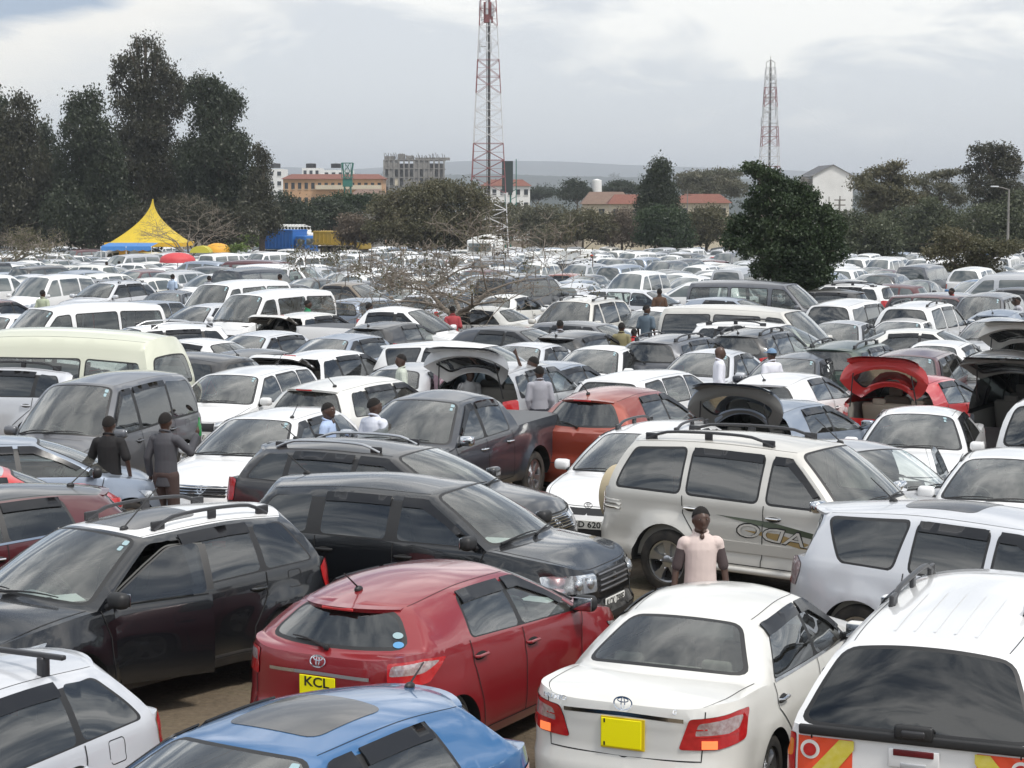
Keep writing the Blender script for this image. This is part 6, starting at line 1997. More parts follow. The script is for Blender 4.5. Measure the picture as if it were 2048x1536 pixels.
LF_DARK = leafmat('leaf_dark', (.034, .044, .026), (.043, .056, .031), (.058, .070, .038))
LF_MID = leafmat('leaf_mid', (.062, .074, .042), (.082, .096, .052), (.112, .120, .072))
LF_BROWN = leafmat('leaf_brownish', (.048, .046, .032), (.060, .062, .038), (.080, .074, .048))
LF_OLIVE = leafmat('leaf_olive', (.085, .084, .046), (.122, .116, .064), (.175, .150, .098))
LF_GREEN = leafmat('leaf_green', (.026, .044, .020), (.042, .066, .029), (.070, .098, .046))
LF_GREY = leafmat('leaf_grey_green', (.095, .100, .066), (.138, .138, .092), (.190, .175, .125))
LF_DRY = leafmat('leaf_dry', (.115, .090, .066), (.165, .132, .098), (.21, .17, .13))
LF_LIGHT = leafmat('leaf_light', (.08, .13, .03), (.13, .19, .045), (.18, .24, .07))
BARK = pbr('bark', (.085, .065, .050), .9, noise=(8, .8, (.16, .13, .10)), bump=.6)
BARKG = pbr('bark_grey', (.16, .135, .11), .9, noise=(12, .8, (.26, .22, .18)), bump=.5)


def wpt(px, py, Y, dY=0.0):
    """point of the world at depth Y seen at photo pixel"""
    dx = (px - 1024) / FPX; dz = -(py - 768) / FPX
    c, s = math.cos(PITCH), math.sin(PITCH)
    d = Vector((dx, c + dz * s, -s + dz * c)); t = (Y + dY) / d.y
    return Vector((t * d.x, t * d.y, HC + t * d.z))


def leaf_mesh(lobes, n, size, mat, rs, stretch=(1, 1), clump=14, droop=0.0, fill=.35):
    """many small leaf quads in clumps through the volume of the lobes"""
    vol = np.array([(l[1][0] * l[1][1] * l[1][2])**.72 for l in lobes]); vol /= vol.sum()
    nc = max(1, n // clump)
    idx = rs.choice(len(lobes), nc, p=vol)
    C = np.array([l[0] for l in lobes])[idx]; Rr = np.array([l[1] for l in lobes])[idx]
    d = rs.normal(size=(nc, 3)); d /= np.linalg.norm(d, axis=1)[:, None]
    rad = np.clip(1 - np.abs(rs.normal(0, fill, nc)), .05, 1.0) * (1 + rs.normal(0, .06, nc))
    cc = C + d * Rr * rad[:, None]
    sp = size * rs.uniform(1.3, 2.6, nc)
    pts = np.repeat(cc, clump, 0) + rs.normal(size=(nc * clump, 3)) * np.repeat(sp, clump)[:, None] * np.array([1, 1, .75 + droop])
    m = len(pts)
    a = rs.normal(size=(m, 3)); a[:, 2] = a[:, 2] * (1 + droop * 2) - droop * 1.0; a /= np.linalg.norm(a, axis=1)[:, None]
    b = np.cross(a, rs.normal(size=(m, 3))); b /= np.linalg.norm(b, axis=1)[:, None]
    s1 = size * rs.uniform(.6, 1.5, m)[:, None] * stretch[0]; s2 = size * rs.uniform(.35, .8, m)[:, None] * stretch[1]
    V = np.stack([pts - a * s1, pts - b * s2, pts + a * s1, pts + b * s2], 1).reshape(-1, 3)
    me = bpy.data.meshes.new('crown')
    me.vertices.add(len(V)); me.vertices.foreach_set('co', V.ravel())
    me.loops.add(m * 4); me.loops.foreach_set('vertex_index', np.arange(m * 4, dtype=np.int32))
    me.polygons.add(m); me.polygons.foreach_set('loop_start', np.arange(m, dtype=np.int32) * 4); me.polygons.foreach_set('loop_total', np.full(m, 4, np.int32))
    me.materials.append(mat); me.update(); me.validate()
    return me


def tree(name, Y, lobes, n, size, mat, label, cat='tree', group=None, trunk=None, seed=1, depth=1.0, bark=None, **kw):
    """lobes: (px, py, rx, ry) in photo pixels at depth Y"""
    rs = np.random.RandomState(seed); k = Y / FPX
    if size > .14: n, size = int(n * 2.2), size * .74
    cx = np.mean([l[0] for l in lobes]) if trunk is None else trunk
    bx = wpt(cx, 500, Y).x; bz = gz(bx, Y)
    root = empty(name, (bx, Y, bz))
    tag(root, label, cat, group)
    L_ = []
    for (px, py, rx, ry) in lobes:
        dY = rs.uniform(-1, 1) * rx * k * .5 * depth
        p = wpt(px, py, Y, dY)
        L_.append((np.array([p.x - bx, p.y - Y, p.z - bz]), np.array([rx * k, max(rx * k * depth, .5), ry * k])))
    me = leaf_mesh(L_, n, size, mat, rs, **kw)
    add_obj('crown', me, root)
    mb = MB(); hz = max(l[0][2] for l in L_) - .3
    lo = min(l[0][2] - l[1][2] for l in L_)
    r0 = .045 * hz**.8 + .04
    mb.tube([(0, 0, -.2), (.05 * r0, 0, hz * .3), (.3 * r0, .2 * r0, hz * .6), (.4 * r0, 0, hz * .92)], [r0, r0 * .8, r0 * .5, r0 * .12], bark or BARK, n=8)
    for (c, r) in L_:
        z0 = max(.3, min(hz * .75, c[2] - r[2] * 1.3 - .4))
        a = Vector((0, 0, z0)); b = Vector(c)
        mid = a.lerp(b, .5) + Vector((rs.uniform(-.2, .2), rs.uniform(-.2, .2), -.1 * (b - a).length))
        mb.tube([a, mid, b, b + Vector((0, 0, r[2] * .6))], [r0 * .45, r0 * .3, r0 * .16, r0 * .05], bark or BARK, n=6)
        for _ in range(5):
            e = b + Vector(tuple(rs.normal(size=3) * r * .65))
            mb.tube([b.lerp(a, .2), b.lerp(e, .5) + Vector((0, 0, .05 * r[2])), e], [r0 * .16, r0 * .09, r0 * .03], bark or BARK, n=5)
    t = mb.build('trunk', root, smooth=60, merge=0)
    return root


# the dark stand behind the marquee, each tree by itself
tree('bush', 285, [(1000, 425, 34, 22), (975, 440, 40, 28), (1035, 430, 30, 22), (1010, 455, 50, 26), (960, 465, 40, 26)], 6500, .2, LF_OLIVE, 'olive scrub right behind the foot of the tall mast', 'bush', 'bushes behind the far rows', seed=40)
GT = 'tall dark trees behind the yellow marquee'
tree('dark_tree', 205, [(35, 330, 62, 90), (45, 245, 32, 55), (40, 205, 14, 26), (5, 300, 50, 80), (60, 420, 70, 70), (10, 420, 60, 80), (100, 400, 40, 70)], 15000, .21, LF_BROWN, 'dark tree with a single pointed top at the left edge', 'tree', GT, seed=2, droop=.5)
tree('dark_tree', 215, [(-8, 215, 26, 40), (-5, 290, 30, 60), (0, 380, 50, 90)], 5000, .21, LF_DARK, 'ragged dark tree cut by the left edge, leftmost of the stand', 'tree', GT, seed=3, droop=.5)
tree('dark_tree', 222, [(88, 262, 16, 24), (95, 310, 30, 50), (100, 390, 40, 80)], 4500, .2, LF_DARK, 'low dark tree filling the dip between the pointed tree and the twin-topped one', 'tree', GT, seed=4, droop=.5)
tree('dark_tree', 200, [(152, 215, 24, 30), (188, 205, 22, 30), (170, 265, 52, 48), (165, 340, 58, 65), (150, 430, 75, 70), (205, 330, 45, 80), (215, 430, 60, 70)], 17000, .21, LF_DARK, 'twin-topped dark green tree left of the tallest tree', 'tree', GT, seed=5, droop=.4)
tree('dark_tree', 210, [(273, 92, 11, 22), (291, 88, 10, 18), (312, 100, 12, 24), (268, 130, 26, 24), (315, 130, 20, 26), (240, 135, 16, 24), (232, 165, 14, 22), (335, 150, 20, 26), (290, 175, 38, 24), (350, 175, 22, 26), (262, 210, 40, 26), (325, 215, 44, 30), (365, 190, 15, 24), (290, 260, 60, 40), (260, 320, 62, 55), (330, 330, 66, 60), (285, 410, 90, 70)], 24000, .19, LF_BROWN, 'tallest dark tree of the stand, its gappy crown showing sky', 'tree', GT, seed=6, droop=.5, fill=.28)
tree('dark_tree', 204, [(400, 165, 18, 18), (425, 175, 22, 22), (395, 190, 26, 24), (440, 200, 30, 26), (468, 200, 16, 20), (425, 240, 46, 36), (476, 215, 12, 20), (440, 300, 50, 44), (480, 300, 26, 36), (400, 330, 55, 60), (490, 370, 40, 50), (430, 400, 70, 70)], 19000, .19, LF_DARK, 'dark round-headed tree at the right shoulder of the stand', 'tree', GT, seed=7, droop=.5, fill=.3)
tree('dark_tree', 198, [(515, 305, 11, 16), (530, 320, 12, 16), (520, 350, 20, 24), (515, 400, 30, 44), (540, 440, 26, 34)], 4200, .17, LF_BROWN, 'thin-crowned tree at the right end of the dark stand', 'tree', GT, seed=8, droop=.4)
tree('dark_tree', 192, [(360, 440, 70, 50), (420, 450, 60, 44), (300, 450, 80, 44), (480, 450, 50, 44)], 9000, .18, LF_BROWN, 'low brownish trees as one clump right behind the marquee', 'tree', GT, seed=9)
GB = 'bushes behind the far rows'
tree('bush', 235, [(575, 415, 34, 30), (600, 440, 50, 32), (560, 450, 40, 34)], 5200, .2, LF_DARK, 'dark green bush left of the blue lorry roof', 'bush', GB, seed=11)
tree('bush', 240, [(640, 420, 36, 26), (668, 432, 44, 32), (700, 442, 36, 30)], 5200, .2, LF_DARK, 'dark bush behind the white lorry frame', 'bush', GB, seed=12)
tree('bush', 262, [(690, 402, 40, 14), (665, 408, 40, 16), (735, 405, 36, 18)], 3500, .22, LF_GREEN, 'green bush below the orange apartment block', 'bush', GB, seed=13)
tree('bush', 192, [(705, 452, 36, 26), (735, 462, 34, 26), (690, 475, 20, 12)], 4600, .13, LF_DRY, 'dry grey-brown bush above the yellow bus', 'bush', GB, seed=14)
tree('bush', 215, [(480, 478, 44, 10), (530, 482, 36, 10)], 2600, .14, LF_LIGHT, 'light green hedge left of the blue lorry', 'bush', GB, seed=15)
tree('acacia_tree', 190, [(860, 388, 70, 26), (800, 405, 60, 30), (915, 385, 55, 26), (960, 405, 32, 28), (770, 430, 44, 36), (840, 440, 80, 40), (920, 440, 66, 40), (880, 375, 44, 18), (780, 462, 60, 28), (870, 475, 90, 26), (945, 468, 44, 28)], 24000, .155, LF_OLIVE, 'broad domed olive acacia left of the tall mast', 'tree', seed=16, fill=.6, trunk=850)
tree('bush', 232, [(1075, 432, 40, 26), (1045, 440, 34, 26), (1110, 440, 44, 30), (1090, 470, 50, 26)], 6000, .16, LF_GREY, 'thin grey-brown bush right of the tall mast', 'bush', GB, seed=17)
tree('bush', 226, [(1165, 445, 50, 28), (1130, 465, 50, 24), (1200, 455, 44, 30)], 6000, .16, LF_OLIVE, 'olive bush below the brown-roofed house', 'bush', GB, seed=18)
tree('bush', 228, [(1245, 440, 34, 26), (1265, 465, 40, 28), (1220, 470, 40, 22)], 4800, .16, LF_DRY, 'dry brown bush left of the dark cypress', 'bush', GB, seed=19)
tree('cypress_tree', 215, [(1318, 345, 24, 26), (1312, 385, 34, 34), (1326, 390, 30, 36), (1300, 415, 28, 30), (1340, 415, 22, 30)], 8500, .17, LF_DARK, 'dark column-shaped cypress rising above the red roofs', 'tree', seed=20, droop=.6, fill=.3)
tree('bush', 208, [(1310, 440, 40, 28), (1345, 445, 40, 30), (1300, 468, 36, 26), (1345, 475, 46, 26)], 8000, .17, LF_GREEN, 'dense green bush at the foot of the dark cypress', 'bush', GB, seed=21)
tree('bush', 218, [(1405, 440, 40, 24), (1430, 455, 44, 28), (1390, 470, 40, 24), (1425, 425, 26, 16)], 6500, .16, LF_OLIVE, 'olive-green bush between the cypress and the leafy tree', 'bush', GB, seed=22)
tree('flat_acacia', 330, [(1400, 352, 50, 9), (1450, 348, 40, 8), (1380, 365, 34, 12), (1440, 368, 46, 14), (1410, 380, 50, 16), (1470, 378, 30, 16)], 6500, .24, LF_GREY, 'flat-topped acacia behind the red-roofed house', 'tree', seed=23, trunk=1420)
tree('distant_tree', 420, [(1150, 372, 26, 12), (1140, 388, 30, 12), (1170, 385, 24, 12)], 2500, .3, LF_DARK, 'dark round tree left of the small white water tank', 'tree', seed=24)
tree('distant_tree', 430, [(1240, 372, 26, 9), (1225, 380, 30, 9), (1262, 376, 24, 9)], 2200, .3, LF_DARK, 'dark tree behind the brown roof, left of the cypress top', 'tree', seed=25)
tree('distant_tree', 520, [(1085, 385, 26, 9), (1060, 392, 20, 7)], 1500, .35, LF_DARK, 'small round tree right of the green hoarding', 'tree', seed=26)
tree('leafy_tree', 73, [(1500, 336, 15, 11), (1522, 345, 20, 16), (1545, 352, 16, 12), (1560, 372, 26, 18), (1530, 385, 28, 20), (1592, 378, 22, 18), (1618, 392, 18, 18), (1565, 410, 34, 24), (1515, 415, 26, 20), (1610, 422, 34, 24), (1650, 430, 24, 22), (1672, 455, 20, 22), (1478, 448, 22, 20), (1505, 455, 30, 26), (1550, 455, 40, 28), (1600, 462, 42, 30), (1648, 475, 34, 28), (1465, 480, 20, 22), (1500, 492, 30, 22), (1550, 502, 40, 28), (1610, 510, 44, 30), (1668, 505, 26, 24), (1530, 538, 30, 20), (1580, 548, 36, 24), (1632, 548, 38, 24), (1600, 582, 34, 18), (1645, 585, 26, 18), (1555, 575, 16, 12)], 60000, .050, LF_GREEN, 'dense bushy green tree standing among the cars right of centre', 'tree', seed=27, fill=.34, trunk=1600, stretch=(1.1, 1.2))
tree('leafy_tree', 165, [(1690, 455, 40, 36), (1735, 460, 44, 36), (1770, 475, 34, 30), (1700, 495, 50, 26), (1750, 500, 50, 22)], 12000, .12, LF_MID, 'darker green tree just behind and right of the leafy tree', 'tree', seed=28)
tree('acacia_tree', 195, [(1760, 345, 36, 10), (1790, 332, 28, 8), (1730, 372, 34, 10), (1800, 362, 38, 14), (1775, 385, 46, 16), (1815, 400, 40, 20), (1755, 405, 40, 16), (1770, 435, 50, 24), (1730, 358, 30, 8)], 15000, .13, LF_OLIVE, 'spiky olive acacia in front of the white gabled building', 'tree', seed=29, fill=.5)
tree('acacia_tree', 205, [(1870, 352, 36, 7), (1900, 345, 30, 6), (1840, 365, 30, 9), (1890, 375, 44, 12), (1850, 395, 36, 16), (1915, 398, 30, 16)], 6500, .12, LF_GREY, 'sparse grey acacia between the spiky acacia and the domed gum tree', 'tree', seed=30, fill=.6)
tree('gum_tree', 200, [(1955, 305, 20, 16), (1985, 298, 24, 14), (2012, 308, 20, 18), (1975, 330, 30, 22), (2010, 340, 26, 24), (2030, 330, 14, 20), (1942, 345, 18, 18), (1960, 370, 34, 24), (2010, 380, 40, 26), (1990, 410, 44, 24)], 12500, .13, LF_BROWN, 'domed gum tree at the upper right with sky showing through', 'tree', seed=31, fill=.3, trunk=1990)
tree('bush', 180, [(1860, 440, 50, 34), (1900, 455, 50, 34), (1830, 470, 40, 26), (1880, 490, 60, 24), (1860, 412, 26, 16)], 13000, .13, LF_MID, 'large dark bush mass left of the street lamp', 'bush', GB, seed=32)
tree('bush', 176, [(1965, 440, 44, 34), (2010, 440, 44, 40), (2040, 470, 44, 40), (1990, 480, 50, 26), (2035, 405, 26, 24)], 13000, .13, LF_MID, 'brownish bush mass behind the street lamp at the right edge', 'bush', GB, seed=33)
tree('bush', 185, [(1800, 445, 44, 30), (1780, 475, 44, 26), (1820, 495, 50, 22)], 8000, .13, LF_MID, 'dark bush under the spiky acacia', 'bush', GB, seed=34)
tree('small_tree', 104, [(1900, 470, 40, 20), (1935, 490, 50, 20), (1880, 505, 40, 18), (1985, 500, 44, 16), (1950, 520, 56, 16), (2020, 495, 34, 16), (1910, 535, 36, 12), (1985, 545, 26, 10)], 12000, .07, LF_OLIVE, 'small spreading tree among the cars at the right, below the street lamp', 'tree', seed=35, fill=.6, trunk=1968)
tree('sapling', 150, [(455, 500, 22, 8), (480, 495, 20, 7), (445, 512, 16, 7)], 2200, .07, LF_LIGHT, 'bright green young tree left of the blue lorry', 'tree', seed=36, fill=.6)


def bare_tree(name, Y, px, py_base, height, spread, label, seed, nleaf=0, leaf=.05, levels=6, r0=.14, bark=None, lean=0.0, up=.55, pods=0, big=5):
    rs = random.Random(seed)
    x = wpt(px, py_base, Y).x
    root = empty(name, (x, Y, gz(x, Y)))
    tag(root, label, 'tree')
    mb = MB(); tips = []
    def grow(p, d, ln, r, lv):
        n = 3; pts = [p]; rad = [r]
        for i in range(n):
            d = (d + Vector((rs.gauss(0, .16), rs.gauss(0, .16), rs.gauss(.0, .10)))).normalized()
            p = p + d * ln / n
            pts.append(p); rad.append(r * (1 - .35 * (i + 1) / n))
        rad = [max(q_, .0075) for q_ in rad]
        mb.tube(pts, rad, bark or BARKG, n=7 if lv > 3 else 4 if lv > 1 else 3, cap=False)
        if lv == 0: tips.append(p); return
        if lv < 3: tips.append(p)
        k = rs.choice((2, 3, 3)) if lv > 1 else rs.choice((2, 3))
        for _ in range(k):
            a = Vector((rs.gauss(0, 1), rs.gauss(0, 1), rs.gauss(0, .35))).normalized()
            nd = (d * .85 + a * spread).normalized()
            nd.z = nd.z * .72 + (.12 if lv > 2 else .02)
            grow(p, nd.normalized(), ln * rs.uniform(.68, .9), rad[-1] * rs.uniform(.58, .74), lv - 1)
    trunk = Vector((lean, 0, 1)).normalized()
    for q in range(big):
        a = 2 * math.pi * q / big + rs.uniform(-.3, .3)
        p0 = trunk * height * .26
        if q == 0: mb.tube([Vector((0, 0, -.2)), trunk * height * .14 + Vector((.03, 0, 0)), p0], [r0 * 1.25, r0 * 1.05, r0], bark or BARKG, n=9, cap=False)
        d = Vector((math.cos(a) * spread * 1.35, math.sin(a) * spread * 1.35, up))
        grow(p0, d.normalized(), height * .25, r0 * .62, levels - 1)
    mb.build('trunk', root, smooth=60, merge=0)
    if nleaf:
        r2 = np.random.RandomState(seed)
        t = np.array([tuple(q) for q in tips]); c = t[r2.randint(0, len(t), nleaf // 6)]
        L_ = [(c_, np.array([.10, .10, .08])) for c_ in c]
        me = leaf_mesh(L_, nleaf, leaf, LF_OLIVE, r2, clump=6, droop=.6)
        add_obj('crown', me, root)
    if pods:
        r3 = random.Random(seed + 1); pm = MB()
        for _ in range(pods):
            p = r3.choice(tips)
            if p.z < height * .45: continue
            pm.tube([p, p + Vector((r3.gauss(0, .01), 0, -r3.uniform(.15, .32)))], [.009, .014], BARK, n=3)
        pm.build('seed_pods', root, smooth=0)['kind'] = 'stuff'
    return root


bare_tree('bare_tree', 57, 925, 700, 4.7, .95, 'bare thorn tree with hanging pods standing among the cars left of centre', 5, nleaf=1500, leaf=.04, r0=.13, levels=7, lean=-.15, up=.62, pods=320)
bare_tree('bare_tree', 150, 378, 540, 5.9, .80, 'bare grey tree in front of the yellow marquee', 8, levels=6, r0=.13, up=.7)
bare_tree('bare_tree', 120, 15, 560, 5.0, .95, 'twiggy bare tree with a few leaves at the left edge', 12, nleaf=2600, leaf=.06, levels=6, r0=.13, up=.6)
bare_tree('bare_tree', 78, 640, 600, 3.2, .7, 'slim young tree with sparse leaves left of the bare thorn tree', 15, nleaf=700, leaf=.05, levels=5, r0=.05, up=1.0, big=3)
KEEP += [(wpt(925, 700, 57).x, 57, 1.0), (wpt(1600, 600, 73).x, 73, 1.6)]
# ------------------------------------------------------------------ hills, buildings, masts, tents, lorries
def ridge(name, Y, prof, mat, depth, seed, tree_h=0.0):
    """a wooded ridge: a band of terrain whose crest follows prof (photo px, py)"""
    rs = random.Random(seed); f = pchip(prof)
    xs = np.linspace(prof[0][0], prof[-1][0], 420)
    V = []; rows = 9
    for j in range(rows):
        t = j / (rows - 1)
        for i, px in enumerate(xs):
            py = float(f(px)) + (rs.uniform(-1, 1) * tree_h if j == rows - 1 else 0)
            p = wpt(px, py, Y)
            base = gz(0, 700) - 25
            z = base + (p.z - base) * (1 - (1 - t)**2)
            y = Y - depth * (1 - t)
            V.append((p.x * y / Y, y, z))
    n = len(xs)
    # far side going down again
    for i in range(n): V.append((V[(rows - 1) * n + i][0] * 1.05, Y + depth * .6, gz(0, 700) - 25))
    F = [(j * n + i, j * n + i + 1, (j + 1) * n + i + 1, (j + 1) * n + i) for j in range(rows) for i in range(n - 1)]
    me = bpy.data.meshes.new(name); me.from_pydata(V, [], F); me.materials.append(mat)
    o = bpy.data.objects.new(name, me); COL.objects.link(o); o['kind'] = 'structure'


HILLM = pbr('wooded_hill', (.022, .032, .028), .95, noise=(.02, .8, (.045, .055, .045)))
ridge('hills', 7000, [(-700, 352), (0, 338), (540, 334), (700, 338), (880, 325), (960, 322), (1100, 323), (1250, 330), (1500, 338), (1700, 345), (2048, 352), (2700, 360)], HILLM, 1500, 1, .5)
ridge('hills', 3300, [(-500, 372), (300, 366), (700, 362), (760, 352), (900, 350), (1000, 348), (1100, 352), (1250, 354), (1400, 356), (1600, 360), (2048, 366), (2600, 372)], HILLM, 700, 2, 1.0)
ridge('hills', 1500, [(-500, 392), (400, 386), (600, 380), (800, 372), (1000, 370), (1100, 374), (1300, 376), (1500, 380), (1800, 386), (2600, 396)], HILLM, 400, 3, 2.0)
rs_ = np.random.RandomState(77)
for Yd, py0, cnt_, sz, nm in ((3250, 352, 60, .9, 'a'), (1450, 376, 70, .6, 'b'), (560, 402, 60, .35, 'c')):
    Ls = []
    for i in range(cnt_):
        px = rs_.uniform(520, 2048); p = wpt(px, py0 + rs_.uniform(-3, 6), Yd + rs_.uniform(-60, 60))
        hgt = rs_.uniform(3, 7) * (1 if Yd > 1000 else .7)
        Ls.append((np.array(p), np.array([hgt * rs_.uniform(.8, 2.2), hgt, hgt * rs_.uniform(.6, 1.2)])))
    me = leaf_mesh(Ls, 9000, sz, LF_DARK, rs_)
    o = bpy.data.objects.new('distant_woodland', me); COL.objects.link(o)
    tag(o, {'a': 'bluish tree line on the far ridge', 'b': 'dark tree line on the middle ridge', 'c': 'scrub and trees between the houses and the nearer bushes'}[nm], 'woodland', kind='stuff')


def px_of(x, y, z):
    c, s = math.cos(PITCH), math.sin(PITCH)
    Y, Z = y * c - (z - HC) * s, y * s + (z - HC) * c
    return 1024 + FPX * x / Y, 768 - FPX * Z / Y


def building(name, Y, px0, px1, pyt, pyb, depth, wallm, label, roof=None, storeys=3, bays=6, yaw=0, win=None, roofh=0, over=.5, frame=None):
    """front wall from px0 to px1, eaves at pyt; windows are parts, each its own"""
    a = wpt(px0, pyt, Y); b = wpt(px1, pyt, Y); w = b.x - a.x; zt = a.z; zb = min(gz(0, 320) - 2, wpt(px0, pyb, Y).z)
    root = empty(name, ((a.x + b.x) / 2, Y, zb), R(yaw)); tag(root, label, 'building')
    h = zt - zb; mb = MB()
    mb.box((0, depth / 2, h / 2), (w, depth, h), wallm)
    mb.build('wall', root, smooth=0)
    if win:
        sh = min(3.1, h / storeys); top = h - .7
        for s_ in range(storeys):
            for q in range(bays):
                cx = -w / 2 + (q + .5) * w / bays; cz = top - s_ * sh - .75
                if cz < .5: continue
                m2 = MB(); ww, wh = min(1.5, w / bays * .5), 1.3
                m2.box((cx, -.03, cz), (ww, .10, wh), win)
                m2.box((cx, -.08, cz - wh / 2 - .08), (ww + .2, .18, .09), frame or wallm)
                m2.build('window', root, smooth=0)
    if roof:
        m3 = MB(); x, y0, y1 = w / 2 + over, -over, depth + over; rd = min(roofh * 1.5, w * .2)
        V = [(-x, y0, h), (x, y0, h), (x, y1, h), (-x, y1, h), (-x + rd, (y0 + y1) / 2, h + roofh), (x - rd, (y0 + y1) / 2, h + roofh)]
        m3.add(V, [(0, 1, 5, 4), (1, 2, 5), (2, 3, 4, 5), (3, 0, 4), (3, 2, 1, 0)], roof)
        m3.build('roof', root, smooth=0)
    return root, w, h


WHT = pbr('wall_white', (.82, .82, .80), .8, noise=(.3, .5, (.55, .55, .53)))
CRM = pbr('wall_cream', (.62, .55, .42), .8, noise=(.4, .5, (.50, .44, .34)))
ORG = pbr('wall_orange', (.52, .32, .18), .8, noise=(.4, .5, (.44, .27, .16)))
GRY = pbr('raw_concrete', (.26, .25, .23), .9, noise=(.5, .9, (.17, .16, .15)))
RTL = pbr('red_roof_tiles', (.17, .060, .040), .8, noise=(1.5, .6, (.22, .09, .06)))
BTL = pbr('brown_roof_tiles', (.16, .105, .08), .85, noise=(1.5, .6, (.22, .15, .11)))
WDK = pbr('window_dark', (.035, .04, .045), .2)
GRN = pbr('green_paint', (.02, .17, .13), .6, noise=(2, .5, (.03, .11, .09)))
building('apartment_block', 640, 535, 566, 338, 420, 14, WHT, 'white apartment block half hidden by the dark stand of trees', storeys=4, bays=2, win=WDK)
building('apartment_block', 660, 604, 640, 336, 420, 14, WHT, 'white apartment block with black roof tank, behind the orange block', storeys=4, bays=3, win=WDK)
building('apartment_block', 680, 646, 702, 340, 420, 14, WHT, 'white apartment block right of the green tank stand', storeys=4, bays=4, win=WDK)
for px in (551, 622, 672):
    p = wpt(px, 336, 650); t = empty('roof_tank', tuple(p)); tag(t, {551: 'black water tank on the leftmost white block', 622: 'black water tank on the middle white block', 672: 'black water tank on the right white block'}[px], 'water tank', 'black water tanks on the white blocks')
    mb = MB(); mb.lathe([(.001, 0), (1.6, 0), (1.65, .1), (1.65, 1.4), (.001, 1.55)], RAILB, axis='z', n=16); mb.build('tank', t)
r_, w_, h_ = building('apartment_block', 430, 566, 765, 358, 425, 12, ORG, 'orange apartment block with long brown-red roof', roof=RTL, storeys=3, bays=15, win=WDK, roofh=1.1, frame=CRM)
mb = MB()
for s_ in range(3):
    mb.box((w_ * .16, -.6, h_ - 1.75 - s_ * 3.0), (w_ * .66, 1.1, .9), CRM)
mb.build('balcony_front', r_, smooth=0)
building('house', 400, 705, 765, 390, 430, 8, GRY, 'grey-roofed low house in front of the orange block', roof=BTL, storeys=1, bays=3, win=WDK, roofh=1.2)
# unfinished concrete frame
a = wpt(768, 320, 700); b = wpt(888, 320, 700); zb = gz(0, 320) - 2
root = empty('unfinished_building', ((a.x + b.x) / 2, 700, zb)); tag(root, 'unfinished grey concrete building with bristling column bars on the skyline', 'building')
w = b.x - a.x; h = a.z - zb; rr = random.Random(4)
mb = MB()
mb.box((0, 9, h / 2 - .6), (w * .97, 16, h - 1.2), pbr('dark_void', (.12, .115, .11), .9))
for k in range(8):
    mb.box((0, 8.4, h - k * 3.0), (w, 17.6, .32), GRY)
for i in range(13):
    mb.box((-w / 2 + i * w / 12, -.1, h / 2), (.5, .5, h), GRY)
mb.build('frame', root, smooth=0)
for k in range(7):
    for i in range(12):
        if rr.random() < .60:
            m2 = MB(); m2.box((-w / 2 + (i + .5) * w / 12, .12, h - k * 3.0 - 1.65), (w / 12 - .55, .3, 2.6), GRY if rr.random() < .7 else CRM)
            m2.build('wall_panel', root, smooth=0)
mb = MB()
for i in range(40):
    x = -w / 2 + w * i / 39 + rr.uniform(-.2, .2); mb.tube([(x, rr.uniform(0, 14), h), (x + rr.uniform(-.1, .1), 0, h + rr.uniform(.8, 2.6))], .10, GRY, n=4)
for (x, ww, hh) in ((-w * .42, 3.5, 1.4), (-w * .22, 2.2, 2.2), (-w * .08, 2.6, 1.6), (w * .3, 12, .9)): mb.box((x, 6, h + hh / 2), (ww, 5, hh), GRY)
mb.build('rooftop_columns', root, smooth=0)
building('house', 330, 1168, 1262, 408, 440, 9, CRM, 'cream house with wide brown roof right of the water tank', roof=BTL, storeys=1, bays=4, win=WDK, roofh=2.0)
building('house', 315, 1222, 1300, 408, 445, 8, CRM, 'cream house with red tiled roof left of the cypress', roof=RTL, storeys=1, bays=4, win=WDK, roofh=1.5)
building('house', 310, 1356, 1458, 406, 445, 8, CRM, 'cream house with red tiled roof right of the cypress', roof=RTL, storeys=1, bays=4, win=WDK, roofh=1.4)
building('house', 480, 965, 1060, 372, 420, 9, WHT, 'white house with brown roof behind the mast foot', roof=RTL, storeys=2, bays=6, win=WDK, roofh=1.6)
# white gabled building
Yb = 300; a = wpt(1626, 350, Yb); b = wpt(1706, 350, Yb); w = b.x - a.x; zb = gz(0, 300) - 1; h = a.z - zb; pk = wpt(1664, 330, Yb).z - a.z
root = empty('gabled_building', ((a.x + b.x) / 2, Yb, zb)); tag(root, 'tall white gabled building right of the leafy tree', 'building')
mb = MB(); V = [(-w / 2, 0, 0), (w / 2, 0, 0), (w / 2, 0, h), (0, 0, h + pk), (-w / 2, 0, h)]; V += [(x, 14, z) for x, _, z in V]
mb.add(V, [(0, 1, 2, 3, 4), (5, 9, 8, 7, 6), (0, 4, 9, 5), (1, 6, 7, 2)], WHT); mb.build('wall', root, smooth=0)
mb = MB(); mb.add([(-w / 2 - .4, -.3, h - .25), (0, -.3, h + pk + .06), (0, 14.3, h + pk + .06), (-w / 2 - .4, 14.3, h - .25), (w / 2 + .4, -.3, h - .25), (w / 2 + .4, 14.3, h - .25)], [(0, 1, 2, 3), (1, 4, 5, 2)], pbr('roof_dark', (.08, .08, .085), .6)); mb.build('roof', root, smooth=0)
mb = MB(); mb.box((-w / 2 - .55, 3, h * .48), (1.1, 5, h * .96), GRY); mb.build('stair_tower', root, smooth=0)
